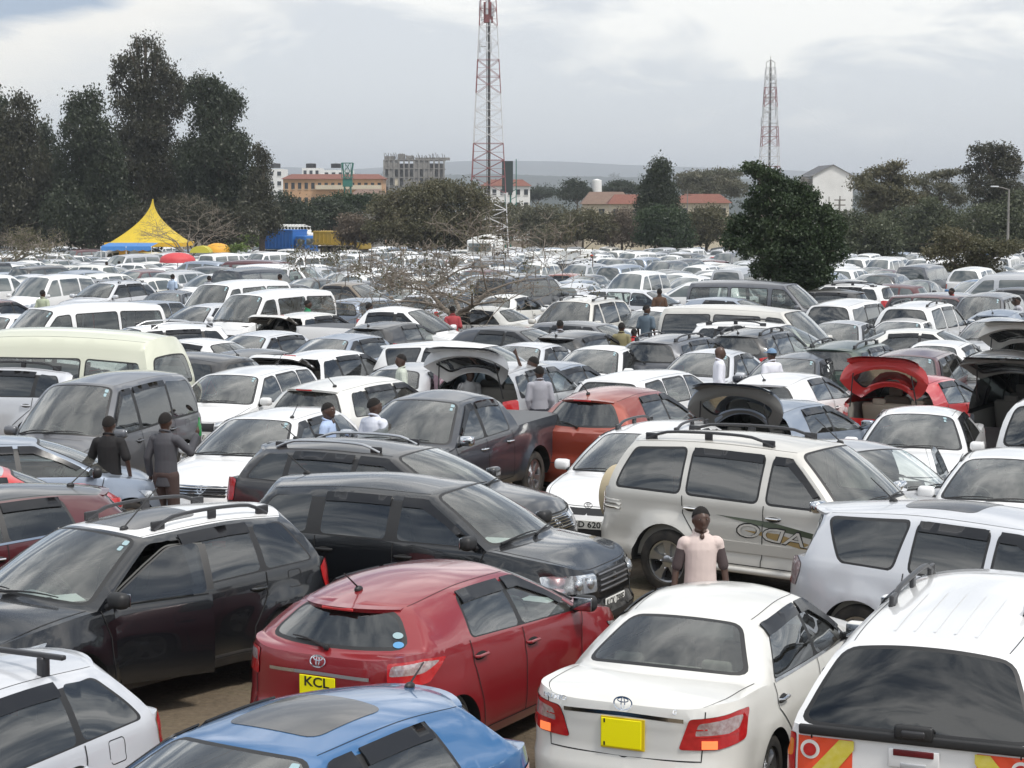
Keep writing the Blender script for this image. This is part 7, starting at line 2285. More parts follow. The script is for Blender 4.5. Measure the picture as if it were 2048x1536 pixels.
mb = MB(); mb.box((w * .1, -.2, h - 5.4), (w * 1.1, .3, .14), GRY); mb.tube([(-w * .1, -.4, h - 5.4), (-w * .1, -.4, h - 3.2)], .07, GRY); mb.tube([(w * .15, -.4, h - 5.4), (w * .15, -.4, h - 3.8)], .07, GRY); mb.build('ledge_railing', root, smooth=0)


def mast(name, Y, pxc, py_top, pxw_top, py_bot, pxw_bot, label, nseg, bands=None, white_first=True, r=.06):
    k = Y / FPX; zt = wpt(pxc, py_top, Y).z; bx = wpt(pxc, 400, Y).x; g = gz(bx, Y)
    zb_ = wpt(pxc, py_bot, Y).z
    root = empty(name, (bx, Y, g)); tag(root, label, 'lattice mast')
    RED = pbr('mast_red', (.27, .12, .12), .6, noise=(1.5, .5, (.24, .06, .07))); WH = pbr('mast_white', (.62, .62, .63), .6)
    def hw(z): # half width at world z
        t = (z - zb_) / (zt - zb_); return max(.3, (pxw_bot + (pxw_top - pxw_bot) * t) * k / 2)
    zs_ = np.linspace(g, zt, nseg + 1)
    for i in range(nseg):
        z0, z1 = zs_[i], zs_[i + 1]; m = (WH if (i // 2) % 2 == (0 if white_first else 1) else RED); mb = MB()
        if bands:
            py = px_of(bx, Y, (z0 + z1) / 2)[1]; m = RED if any(a < py < b for a, b in bands) else WH
        c0 = [(sx * hw(z0), sy * hw(z0) + .0, z0 - g) for sx, sy in ((-1, -1), (1, -1), (1, 1), (-1, 1))]
        c1 = [(sx * hw(z1), sy * hw(z1) + .0, z1 - g) for sx, sy in ((-1, -1), (1, -1), (1, 1), (-1, 1))]
        for q in range(4):
            mb.tube([c0[q], c1[q]], r * 1.3, m, n=5, cap=False)
            n_ = (q + 1) % 4
            mb.tube([c0[q], c1[n_]], r * .7, m, n=4, cap=False); mb.tube([c0[n_], c1[q]], r * .7, m, n=4, cap=False)
            mb.tube([c1[q], c1[n_]], r * .7, m, n=4, cap=False)
            mid = (Vector(c0[q]) + Vector(c0[n_]) + Vector(c1[q]) + Vector(c1[n_])) / 4
            mb.tube([mid.lerp(Vector(c0[q]).lerp(Vector(c1[q]), .5), 1), mid], r * .5, m, n=4, cap=False)
        mb.build('lattice_section', root, smooth=0)
    mb = MB(); H = zt - g
    for sx in (-.22, .22): mb.tube([(sx, .3, 0), (sx, .1, H)], .05, GRY, n=4)
    for i in range(int(H / .6)): mb.tube([(-.22, .25, i * .6), (.22, .25, i * .6)], .03, GRY, n=3)
    for q in (-.05, .05, .12): mb.tube([(q, .45, 0), (q, .3, H)], .045, RAILB, n=4)
    mb.build('ladder', root, smooth=0)
    return root, g, H, hw


PAN = pbr('antenna_panel', (.62, .64, .66), .5)
root, g, H, hw = mast('radio_mast', 262, 977, -150, 16, 480, 78, 'tall red and white lattice mast whose top leaves the frame', 20, [(290, 378), (128, 202), (-40, 48)], r=.045)
def panels(root, g, Y, pxc, items):
    bx = root.location.x
    for (px, py0, py1, w_) in items:
        p0 = wpt(px, py0, Y); p1 = wpt(px, py1, Y); mb = MB()
        mb.rbox((p0.x - bx, -.9, (p0.z + p1.z) / 2 - g), (w_ * Y / FPX, .25, p0.z - p1.z), PAN, .06)
        mb.tube([(p0.x - bx, -.7, (p0.z + p1.z) / 2 - g), (0, 0, (p0.z + p1.z) / 2 - g)], .05, GRY, n=4)
        mb.build('antenna_panel', root)
panels(root, g, 262, 977, [(961, 2, 34, 6), (986, 5, 34, 6), (974, 0, 30, 5), (960, 80, 106, 3), (982, 70, 105, 4), (974, 84, 108, 4), (964, 36, 44, 3), (981, 40, 52, 3)])
p = wpt(973, 25, 262); mb = MB(); mb.box((0, 0, p.z - g), (1.2, 1.2, 2.6), pbr('mast_box_red', (.30, .12, .12), .7)); mb.build('equipment_box', root, smooth=0)
root, g, H, hw = mast('radio_mast', 420, 1538, 135, 18, 330, 37, 'shorter red and white lattice mast with drum antennas, behind the leafy tree', 18, r=.055)
panels(root, g, 420, 1538, [(1525, 215, 235, 3), (1551, 205, 232, 3), (1522, 235, 252, 3), (1555, 238, 255, 3), (1531, 188, 205, 3), (1545, 186, 206, 3), (1552, 160, 174, 3), (1529, 218, 228, 4), (1546, 150, 160, 6), (1533, 152, 160, 5)])
mb = MB()
for i in range(4):
    a = i * math.pi / 2; p = wpt(1538, 135, 420).z - g
    mb.tube([(math.cos(a) * .9, math.sin(a) * .9, p), (math.cos(a) * .9, math.sin(a) * .9, p + 1.0), (0, 0, p + 1.6)], .06, GRY, n=4)
mb.tube([(0, 0, p), (0, 0, p + 2.4)], .05, GRY, n=4); mb.build('lightning_rod', root)
# green hoarding tower and green tank stand
Yh = 300; a = wpt(1004, 322, Yh); b = wpt(1026, 420, Yh)
root = empty('hoarding', ((a.x + b.x) / 2, Yh, gz(0, Yh))); tag(root, 'tall dark green hoarding seen on edge, right of the tall mast', 'hoarding'); g = gz(0, Yh)
mb = MB(); mb.box((0, 0, (a.z + wpt(0, 385, Yh).z) / 2 - g), (b.x - a.x, .5, a.z - wpt(0, 385, Yh).z), pbr('hoarding_dark', (.035, .05, .05), .6)); mb.build('panel', root, smooth=0)
mb = MB()
for x in (-.3, .45): mb.tube([(x, .4, 0), (x, .4, a.z - g - .5)], .14, GRN, n=6)
mb.tube([(1.3, .3, 3.5), (1.3, .3, a.z - g + .3)], .07, GRN, n=5)
for i in range(7): mb.tube([(.4, .35, 4 + i * 1.1), (1.3, .3, 4.5 + i * 1.1)], .05, GRN, n=4)
mb.build('frame', root, smooth=0)
Yh = 420; a = wpt(684, 326, Yh); b = wpt(706, 326, Yh); g = gz(0, Yh)
root = empty('tank_stand', ((a.x + b.x) / 2, Yh, g)); tag(root, 'green lattice tank stand in front of the orange apartment block', 'tank stand'); hw_ = (b.x - a.x) / 2; H = a.z - g
mb = MB()
for sx in (-1, 1):
    for sy in (-1, 1): mb.tube([(sx * hw_ * .4, sy * hw_ * .4, 0), (sx * hw_ * .6, sy * hw_ * .6, H * .82), (sx * hw_, sy * hw_, H)], .12, GRN, n=5)
for i in range(10):
    z = H * i / 10; mb.tube([(-hw_ * .5, -hw_ * .5, z), (hw_ * .5, -hw_ * .5, z + H / 10)], .07, GRN, n=4); mb.tube([(hw_ * .5, -hw_ * .5, z), (-hw_ * .5, -hw_ * .5, z + H / 10)], .07, GRN, n=4)
for z in (H * .82, H): 
    for q in ((-1, -1, 1, -1), (1, -1, 1, 1), (1, 1, -1, 1), (-1, 1, -1, -1)): mb.tube([(q[0] * hw_, q[1] * hw_, z), (q[2] * hw_, q[3] * hw_, z)], .07, GRN, n=4)
for i in range(7): mb.tube([(-hw_ + i * hw_ / 3, -hw_, H * .82), (-hw_ + i * hw_ / 3, -hw_, H)], .05, GRN, n=4)
mb.build('frame', root, smooth=0)
mb = MB(); mb.box((0, 0, H * .76), (hw_ * 1.7, hw_ * 1.7, H * .1), GRN); mb.build('platform', root, smooth=0)
Yh = 420; p = wpt(1194, 372, Yh); g = gz(0, Yh); root = empty('water_tank', (p.x, Yh, g)); tag(root, 'small white water tank on a stand left of the cypress', 'water tank')
mb = MB(); mb.lathe([(.001, p.z - g - 1.6), (1.0, p.z - g - 1.6), (1.0, p.z - g + 1.2), (.001, p.z - g + 1.5)], WHT, axis='z', n=14); mb.build('tank', root)
mb = MB()
for sx in (-.8, .8):
    for sy in (-.8, .8): mb.tube([(sx, sy, 0), (sx, sy, p.z - g - 1.5)], .14, GRY, n=5)
mb.build('stand', root, smooth=0)
# street lamp and pole
def lamp_post(px, pyt, Y, label, arm):
    p = wpt(px, pyt, Y); g = gz(p.x, Y); root = empty('street_lamp', (p.x, Y, g)); tag(root, label, 'street lamp'); H = p.z - g
    mb = MB(); mb.tube([(0, 0, 0), (0, 0, H * .6), (0, 0, H)], [.11, .085, .06], GRY, n=8); mb.build('pole', root)
    if arm:
        mb = MB(); mb.tube([(0, 0, H - .05), (-.5 * arm, 0, H + .10), (-.9 * arm, 0, H + .16)], .04, GRY, n=6); mb.rbox((-1.0 * arm, 0, H + .17), (.55, .2, .09), PAN, .04); mb.build('lamp_head', root)
    else:
        mb = MB(); mb.box((0, 0, H - .4), (1.1, .1, .1), BARK); mb.box((0, 0, H - .9), (1.1, .1, .1), BARK); mb.build('cross_arm', root, smooth=0)
lamp_post(2018, 378, 140, 'grey street lamp with an arm to the left near the right edge', 1)
lamp_post(1375, 378, 300, 'wooden pole in front of the red-roofed house', 0)
lamp_post(1680, 392, 200, 'short grey pole right of the leafy tree', 0)


# marquee
def marquee():
    Y = 165; base = wpt(300, 490, Y); g = gz(base.x, Y); k = Y / FPX
    root = empty('marquee', (base.x, Y, g)); tag(root, 'yellow peaked marquee with sweeping roof in front of the dark trees', 'marquee')
    TY = pbr('tent_yellow', (.60, .43, .02), .6, noise=(1.4, .6, (.46, .34, .04)))
    hz = wpt(300, 484, Y).z - g; pk = wpt(304, 398, Y).z - g; w = 77 * k
    V, F = [], []; n = 12; cols = 32
    for i in range(n + 1):
        t = i / n; r = w * ((1 - t)**1.9 * .985 + .015); z = hz + (pk - hz) * t
        for c in range(cols):
            a = 2 * math.pi * c / cols; q = max(abs(math.cos(a)), abs(math.sin(a)))
            rr_ = r / q * (1 - .06 * (1 - t) * abs(math.sin(2 * a)))
            V.append((rr_ * math.cos(a) + .3 * t, rr_ * math.sin(a) * .9, z - .10 * (1 - t) * (1 - abs(math.cos(2 * a)))))
    for i in range(n):
        for c in range(cols): F.append((i * cols + c, i * cols + (c + 1) % cols, (i + 1) * cols + (c + 1) % cols, (i + 1) * cols + c))
    mb = MB(); mb.add(V, F, TY); mb.build('roof', root, smooth=60)
    mb = MB(); V2 = []
    for c in range(cols + 1):
        a = 2 * math.pi * c / cols; q = max(abs(math.cos(a)), abs(math.sin(a))); rr_ = w / q * 1.003
        V2 += [(rr_ * math.cos(a), rr_ * math.sin(a) * .9, hz), (rr_ * math.cos(a), rr_ * math.sin(a) * .9, hz - .30 - .06 * (c % 2))]
    mb.add(V2, [(2 * c, 2 * c + 1, 2 * c + 3, 2 * c + 2) for c in range(cols)], pbr('tent_valance', (.70, .42, .03), .7)); mb.build('valance', root, smooth=0)
    for sx in (-1, 1):
        for sy in (-1, 1):
            mb = MB(); mb.tube([(sx * w * .97, sy * w * .87, 0), (sx * w * .97, sy * w * .87, hz)], .05, WHT, n=6); mb.build('pole', root)
    for (x, c) in ((-.30, (.80, .42, .04)), (-.16, (.7, .68, .6)), (-.05, (.80, .42, .04))):
        mb = MB(); mb.box((x * w * 2, -w * .5, hz * .55), (w * .22, .04, hz * .9), pbr('drape_%.2f' % c[1], c, .7)); mb.build('side_drape', root, smooth=0)
    # blue awning beside it
    p = wpt(258, 492, Y - 8); g2 = gz(p.x, Y - 8); r2 = empty('awning', (p.x, Y - 8, g2)); tag(r2, 'blue scalloped awning below the left side of the yellow marquee', 'awning')
    mb = MB(); z1 = p.z - g2 + .22; V = []; m = 24; W_2 = 50 * (Y - 8) / FPX
    for i in range(m + 1):
        x = -W_2 + 2 * W_2 * i / m; V += [(x, 2, z1 - .02), (x, -1.2, z1 - .22), (x, -1.25, z1 - .48 - .10 * abs(math.sin(i * math.pi / 4)))]
    mb.add(V, [(3 * i + j, 3 * i + j + 1, 3 * i + j + 4, 3 * i + j + 3) for i in range(m) for j in (0, 1)], pbr('awning_blue', (.05, .20, .50), .6)); mb.build('canopy', r2, smooth=0)
    mb = MB()
    for x in (-W_2, 0, W_2): mb.tube([(x, -1.2, 0), (x, -1.2, z1 - .2)], .03, WHT, n=5)
    mb.build('poles', r2)
    return root


marquee()


def parasol(px, py, Y, w, hgt, mat, label, dome=.3):
    p = wpt(px, py, Y); g = gz(p.x, Y); z = p.z - g
    root = empty('parasol', (p.x, Y, g)); tag(root, label, 'parasol')
    mb = MB(); V, F = [], []; n = 8; m = 6
    for i in range(m + 1):
        t = i / m
        for c in range(n * 3):
            a = 2 * math.pi * c / (n * 3); r = w * math.sin(t * math.pi / 2) * (1 - .03 * (c % 3 > 0))
            V.append((r * math.cos(a), r * math.sin(a), z - hgt * (1 - math.cos(t * math.pi / 2))))
    c0 = n * 3
    for c in range(c0): V.append((w * 1.0 * math.cos(2 * math.pi * c / c0), w * math.sin(2 * math.pi * c / c0), z - hgt - .14))
    for i in range(m + 1):
        for c in range(c0): F.append((i * c0 + c, i * c0 + (c + 1) % c0, (i + 1) * c0 + (c + 1) % c0, (i + 1) * c0 + c))
    mb.add(V, F, mat); mb.build('canopy', root, smooth=50)
    mb = MB(); mb.tube([(0, 0, 0), (0, 0, z)], .025, WHT, n=6); mb.build('pole', root)
    for k_ in range(8):
        pass
    return root


parasol(355, 505, 112, 1.0, .42, pbr('parasol_red', (.55, .05, .06), .6, noise=(4, .3, (.62, .12, .12))), 'red parasol between the parked cars right of the marquee')
parasol(435, 486, 150, .98, .55, pbr('parasol_orange', (.75, .38, .04), .6), 'orange parasol right of the bare grey tree')
# small yellow stall
p = wpt(405, 490, 145); g = gz(p.x, 145); root = empty('market_stall', (p.x, 145, g)); tag(root, 'small yellow-roofed stall left of the orange parasol', 'stall')
mb = MB(); V = []; z = p.z - g
for i in range(9):
    a = math.pi * i / 8; V += [(-.9 * math.cos(a) * .8 - .1, -.8, z - .55 + .5 * math.sin(a)), (-.9 * math.cos(a) * .8 - .1, .8, z - .55 + .5 * math.sin(a))]
mb.add(V, [(2 * i, 2 * i + 1, 2 * i + 3, 2 * i + 2) for i in range(8)] + [tuple(range(0, 18, 2))], pbr('stall_yellow', (.50, .45, .05), .6)); mb.build('roof', root)
mb = MB()
for x in (-.8, .6):
    for y in (-.8, .8): mb.tube([(x, y, 0), (x, y, z - .5)], .03, GRY, n=5)
mb.build('poles', root); KEEP += [(p.x, 145, 1.2)]


# lorries and bus
def lorry(px, pyt, Y, yaw, L, H, boxm, cabm, label, name='lorry', frame=False, boxl=.74):
    p = wpt(px, pyt, Y); g = p.z - H; root = empty(name, (p.x, Y, g), R(yaw)); tag(root, label, 'lorry')
    mb = MB(); x1 = -L / 2 + L * boxl
    if not frame:
        mb.rbox(((x1 - L / 2) / 2, 0, (H + 1.1) / 2), (L * boxl, 2.4, H - 1.1), boxm, .05)
        for i in range(int(L * boxl / .45)):
            for sg in (-1, 1): mb.box((-L / 2 + .3 + i * .45, sg * 1.22, (H + 1.1) / 2), (.10, .06, H - 1.2), boxm)
        for z in (1.25, H - .1): mb.box(((x1 - L / 2) / 2, 0, z), (L * boxl + .04, 2.5, .12), boxm)
        mb.build('cargo_box', root, smooth=30)
    else:
        mb.rbox(((x1 - L / 2) / 2, 0, (H - .4 + 1.1) / 2), (L * boxl, 2.3, H - 1.5), boxm, .05)
        for i in range(9):
            x = -L / 2 + .1 + i * (L * boxl - .2) / 8
            mb.tube([(x, -1.15, H - .6), (x, -1.0, H - .1), (x, 0, H + .15), (x, 1.0, H - .1), (x, 1.15, H - .6)], .04, WHT, n=5)
        for yy in (-1.0, 0, 1.0): mb.tube([(-L / 2, yy, H - .05 if yy else H + .15), (x1, yy, H - .05 if yy else H + .15)], .04, WHT, n=5)
        mb.build('cargo_frame', root, smooth=30)
    mb = MB(); xc = x1 + (L / 2 - x1) / 2 + .1
    cabh = min(H - .2, 2.5)
    mb.rbox((xc, 0, (cabh + .7) / 2), (L / 2 - x1 - .2, 2.2, cabh - .7), cabm, .12); mb.build('cab', root)
    mb = MB(); mb.rbox((L / 2 + .0, 0, cabh - .62), (.06, 1.9, .70), FARG, .03); mb.build('windscreen', root)
    for sg in (-1, 1):
        mb = MB(); mb.rbox((xc + .1, sg * 1.10, cabh - .6), ((L / 2 - x1) * .5, .05, .55), FARG, .02); mb.build('side_window', root)
    for x in (-L / 2 + 1.2, -L / 2 + 2.3, L / 2 - .8):
        for sg in (-1, 1):
            mb = MB(); mb.lathe([(.001, 0), (.28, .02), (.48, .0), (.50, -.10), (.48, -.26)], RUBBER, c=(0, 0, 0), n=18); mb.v = [(v[0] + x, sg * (1.12 + v[1] * 1), v[2] + .5) for v in mb.v]; mb.build('wheel', root)
    mb = MB(); mb.box((0, 0, .85), (L * .96, 1.0, .25), UNDER); mb.build('chassis', root, smooth=0)
    return root


BLU = pbr('lorry_blue', (.02, .13, .42), .45, noise=(1.2, .3, (.03, .18, .48)))
YLW = pbr('bus_yellow', (.44, .29, .04), .55, noise=(.8, .6, (.34, .25, .08)))
lorry(578, 459, 205, -32, 5.9, 3.1, BLU, BLU, 'blue lorry with ribbed cargo sides in the far rows')
lorry(592, 452, 214, -32, 5.0, 3.2, WHT, WHT, 'white lorry with an open hoop frame just behind the blue lorry', frame=True)
lorry(685, 462, 200, -24, 5.4, 2.5, YLW, YLW, 'yellow bus-like lorry right of the blue lorry, behind the dry bush', boxl=.80)
lorry(1115, 499, 150, 158, 4.6, 2.2, WHT, WHT, 'white box van in the far rows below the brown-roofed house', boxl=.70)
lorry(970, 474, 170, -100, 4.8, 2.3, WHT, WHT, 'white lorry facing the camera at the foot of the tall mast', frame=True, boxl=.66)

# ------------------------------------------------------------------ the air
def haze_box():
    me = bpy.data.meshes.new('haze'); x, y0, y1, z0, z1 = 4000, -60, 9500, -60, 150
    z0 = gz(0, 700) - 45
    V = [(-x, y0, z0), (x, y0, z0), (x, y1, z0), (-x, y1, z0), (-x, y0, z1), (x, y0, z1), (x, y1, z1), (-x, y1, z1)]
    me.from_pydata(V, [], [(0, 3, 2, 1), (4, 5, 6, 7), (0, 1, 5, 4), (1, 2, 6, 5), (2, 3, 7, 6), (3, 0, 4, 7)])
    m = bpy.data.materials.new('haze_air'); m.use_nodes = True; nt = m.node_tree; nt.nodes.clear()
    out = nt.nodes.new('ShaderNodeOutputMaterial'); v = nt.nodes.new('ShaderNodeVolumePrincipled')
    v.inputs['Color'].default_value = (.88, .93, 1.0, 1); v.inputs['Density'].default_value = 2.2e-4; v.inputs['Anisotropy'].default_value = .2
    nt.links.new(v.outputs[0], out.inputs['Volume']); me.materials.append(m)
    o = bpy.data.objects.new('haze', me); COL.objects.link(o); o['kind'] = 'stuff'; o['label'] = 'thin pale haze over the valley'
haze_box()
# ------------------------------------------------------------------ people
SKIN = pbr('skin_brown', (.070, .037, .026), .38, noise=(9, .4, (.088, .048, .033)))
HAIR = pbr('hair_black', (.010, .008, .007), .95)
EYE = pbr('eye_white', (.22, .19, .17), .4)


def cloth(name, col, pat=None):
    if name in MATS: return MATS[name]
    m = pbr(name, col, .85, noise=(5, .35, tuple(c * .82 for c in col)), bump=.5)
    if pat:
        nt = m.node_tree; p = [n for n in nt.nodes if n.type == 'BSDF_PRINCIPLED'][0]; src = p.inputs['Base Color'].links[0].from_socket
        tc = nt.nodes.new('ShaderNodeTexCoord'); last = src
        for ax in pat[1]:
            w = nt.nodes.new('ShaderNodeTexWave'); w.bands_direction = ax; w.inputs['Scale'].default_value = pat[2]; w.inputs['Distortion'].default_value = .3
            nt.links.new(tc.outputs['Object'], w.inputs['Vector'])
            r = nt.nodes.new('ShaderNodeMapRange'); r.inputs[1].default_value = .62; r.inputs[2].default_value = .70; r.inputs[4].default_value = .6
            nt.links.new(w.outputs['Fac'], r.inputs[0])
            mx = nt.nodes.new('ShaderNodeMix'); mx.data_type = 'RGBA'; mx.inputs[7].default_value = (*pat[0], 1)
            nt.links.new(r.outputs[0], mx.inputs[0]); nt.links.new(last, mx.inputs[6]); last = mx.outputs[2]
        nt.links.new(last, p.inputs['Base Color'])
    return m


def fused(mb, name, mat, voxel, parent, smooth=6):
    """grow the limbs together into one continuous surface"""
    o = mb.build('tmp', smooth=0, merge=0)
    r = o.modifiers.new('r', 'REMESH'); r.mode = 'VOXEL'; r.voxel_size = voxel; r.use_smooth_shade = True
    s = o.modifiers.new('s', 'SMOOTH'); s.factor = .5; s.iterations = smooth
    dg = bpy.context.evaluated_depsgraph_get()
    me = bpy.data.meshes.new_from_object(o.evaluated_get(dg))
    old = o.data; bpy.data.objects.remove(o); bpy.data.meshes.remove(old)
    me.materials.clear(); me.materials.append(mat)
    me.polygons.foreach_set('material_index', [0] * len(me.polygons)); me.polygons.foreach_set('use_smooth', [True] * len(me.polygons))
    q = bpy.data.objects.new(name, me); COL.objects.link(q); q.parent = parent
    return q


def limb(mb, pts, rad, sub=3):
    P_, R_ = [], []
    for i in range(len(pts) - 1):
        for k in range(sub):
            t = k / sub; P_.append(Vector(pts[i]).lerp(Vector(pts[i + 1]), t)); R_.append(rad[i] + (rad[i + 1] - rad[i]) * t)
    P_.append(Vector(pts[-1])); R_.append(rad[-1])
    mb.tube(P_, R_, SKIN, n=12)
    for p, r in ((P_[0], R_[0]), (P_[-1], R_[-1])): mb.ball(p, r, SKIN, n=12)
    for i in range(1, len(pts) - 1): mb.ball(pts[i], rad[i], SKIN, n=12)


ARM_DOWN = lambda s: [(0, s * .168, 1.375), (-.03, s * .222, 1.11), (.05, s * .235, .87)]


def person(px, py, face, shirt, label, H=1.72, arms=(None, None), sleeve='short', trousers=(.03, .03, .04), cap=None, vest=None, lean=0.0, hold=None, fine=False, bald=False, group=None, turn=0, dz=0):
    x, y = unproj(px, py, H); k = H / 1.72
    root = empty('person', (x, y, gz(x, y) + dz), R(face)); root.scale = (k, k, k)
    tag(root, label, 'person', group or 'people walking between the cars')
    KEEP.append((x, y, .55))
    vx = .011 if fine else .016
    A = [a or ARM_DOWN(s) for a, s in zip(arms, (1, -1))]
    Lx = lambda z: lean * max(0, z - .95)
    def S3(p): return (p[0] + Lx(p[2]), p[1], p[2])
    A = [[S3(p) for p in a] for a in A]
    def torso(mb, g=0.0, low=.86):
        rows = [(low, .150, .100), (.98, .145, .098), (1.10, .138, .095), (1.22, .140, .100), (1.32, .150, .103), (1.385, .142, .090), (1.425, .110, .075), (1.465, .062, .055)]
        V, F = [], []; n = 18
        for z, ry, rx in rows:
            for q in range(n):
                a = 2 * math.pi * q / n; V.append((Lx(z) + (rx + g) * math.cos(a), (ry + g) * math.sin(a), z))
        for i in range(len(rows) - 1):
            for q in range(n): F.append((i * n + q, i * n + (q + 1) % n, (i + 1) * n + (q + 1) % n, (i + 1) * n + q))
        F += [tuple(range(n))[::-1], tuple((len(rows) - 1) * n + q for q in range(n))]
        mb.add(V, F, SKIN)
        for s in (1, -1): mb.ball(S3((0, s * .145, 1.375)), (.060 + g, .055 + g, .052 + g), SKIN, n=12)
    b = MB(); torso(b)
    hc = Vector(S3((.015, 0, 1.60)))
    Rt = Matrix.Rotation(R(turn), 3, 'Z')
    limb(b, [S3((-.02, 0, 1.42)), S3((-.005, 0, 1.53))], [.060, .054])
    b.ball(hc, (.102, .082, .116), SKIN, n=20); b.ball(hc + Rt @ Vector((.025, 0, -.06)), (.070, .058, .062), SKIN, n=16)
    b.ball(hc + Rt @ Vector((-.02, 0, .02)), (.090, .080, .088), SKIN, n=16)
    b.ball(hc + Rt @ Vector((.098, 0, -.022)), (.022, .017, .020), SKIN, n=10); b.tube([hc + Rt @ Vector((.088, 0, .025)), hc + Rt @ Vector((.105, 0, -.015))], [.010, .014], SKIN, n=8)
    b.ball(hc + Rt @ Vector((.080, 0, .036)), (.018, .055, .012), SKIN, n=12)
    for z in (-.056, -.072): b.ball(hc + Rt @ Vector((.088, 0, z)), (.014, .026, .009), SKIN, n=10)
    for s in (1, -1): b.ball(hc + Rt @ Vector((-.005, s * .080, -.01)), (.022, .012, .032), SKIN, n=10)
    for s, a in zip((1, -1), A):
        limb(b, a, [.046, .036, .025])
        w, d = Vector(a[2]), (Vector(a[2]) - Vector(a[1])).normalized()
        side = Vector((0, s, 0)); side = (side - d * side.dot(d)).normalized(); fw = d.cross(side) * s
        if fw.x < 0: fw = -fw
        b.ball(w + d * .05, (.030, .030, .045), SKIN, n=12)
        for i, (o, ln) in enumerate(((-.030, .066), (-.010, .076), (.010, .072), (.028, .058))):
            p0 = w + d * .08 + fw * -o; b.tube([p0, p0 + d * ln * .55, p0 + d * ln * .9 - side * .018], [.0095, .009, .0075], SKIN, n=7)
        p0 = w + d * .035 + fw * .030; b.tube([p0, p0 + d * .03 + fw * .020, p0 + d * .06 + fw * .022], [.011, .0105, .009], SKIN, n=7)
    for s in (1, -1):
        limb(b, [(0, s * .088, .90), (.02, s * .10, .50), (-.01, s * .11, .09)], [.085, .058, .040])
        limb(b, [(-.04, s * .11, .055), (.14, s * .125, .045)], [.042, .036])
    fused(b, 'body', SKIN, vx, root, 4)
    # hair, eyes
    h = MB(); V, F = [], []
    if not bald:
        n, m = 20, 8
        for i in range(m + 1):
            t = i / m
            for q in range(n):
                a = 2 * math.pi * q / n; lim = 1.02 + .75 * (1 - math.cos(a)) / 2
                ph = t * lim; V.append(hc + Rt @ Vector((-.010 + .106 * math.sin(ph) * math.cos(a), .089 * math.sin(ph) * math.sin(a), .006 + .119 * math.cos(ph))))
        for i in range(m):
            for q in range(n): F.append((i * n + q, i * n + (q + 1) % n, (i + 1) * n + (q + 1) % n, (i + 1) * n + q))
        h.add(V, F, HAIR); h.build('hair', root)
    if fine and not (sleeve == 'long'):
        nk = MB(); nk.ball(S3((.082, 0, 1.445)), (.024, .024, .030), SKIN, n=12, rot=Matrix.Rotation(R(-14), 3, 'Y')); nk.build('open_neck', root)
    if fine:
        e = MB()
        for s in (1, -1):
            e.ball(hc + Rt @ Vector((.086, s * .030, .012)), (.009, .013, .006), EYE, n=8); e.ball(hc + Rt @ Vector((.094, s * .030, .012)), (.0045, .006, .006), HAIR, n=8)
        e.build('eyes', root)
    if cap:
        cm = MB(); c = cloth('cap_%.2f_%.2f_%.2f' % cap, cap)
        V, F = [], []; n = 16
        for i in range(6):
            t = i / 5 * 1.45
            for q in range(n):
                a = 2 * math.pi * q / n; V.append(hc + Rt @ Vector((-.01 + .112 * math.sin(t) * math.cos(a), .095 * math.sin(t) * math.sin(a), .025 + .105 * math.cos(t))))
        for i in range(5):
            for q in range(n): F.append((i * n + q, i * n + (q + 1) % n, (i + 1) * n + (q + 1) % n, (i + 1) * n + q))
        cm.add(V, F, c); cm.rbox(hc + Rt @ Vector((.13, 0, .035)), (.09, .13, .012), c, .005, Rt); cm.build('cap', root)
    # shirt
    def upper(mat, g, low, sl, name):
        t = MB(); torso(t, g, low)
        for s, a in zip((1, -1), A):
            a0, a1, a2 = Vector(a[0]), Vector(a[1]), Vector(a[2])
            if sl == 'short': limb(t, [a0, a0.lerp(a1, .82)], [.046 + g, .050 + g])
            elif sl == 'cap': limb(t, [a0, a0.lerp(a1, .20)], [.040 + g, .038 + g])
            elif sl == 'long': limb(t, [a0, a1, a1.lerp(a2, .92)], [.048 + g, .042 + g, .032 + g])
        o = fused(t, name, mat, vx, root, 3)
        return o
    mat = shirt if not isinstance(shirt, tuple) else cloth('cloth_%.2f_%.2f_%.2f' % shirt, shirt)
    if vest: upper(cloth('under_%.2f' % vest[0], vest), .004, .88, 'short', 'undershirt'); upper(mat, .014, .80, 'cap', 'shirt')
    else: upper(mat, .016, .80 if sleeve == 'short' else .76, sleeve, 'shirt')
    c = MB(); pts = [S3((.062 * math.cos(a) - .008, .068 * math.sin(a), 1.478 - .022 * math.cos(a))) for a in np.linspace(.35, 2 * math.pi - .35, 18)]
    c.tube(pts, [.014] * 18, mat, n=6); c.build('collar', root)
    # trousers and shoes
    t = MB(); tm = cloth('trouser_%.2f_%.2f_%.2f' % trousers, trousers)
    for s in (1, -1): limb(t, [(0, s * .08, .90), (.02, s * .10, .50), (-.01, s * .11, .12)], [.105, .080, .070])
    t.ball((0, 0, .92), (.125, .165, .10), SKIN, n=14)
    fused(t, 'trousers', tm, .016, root, 3)
    sh = MB()
    for s in (1, -1): sh.rbox((.05, s * .115, .05), (.27, .10, .10), BLACK, .04)
    sh.build('shoes', root)
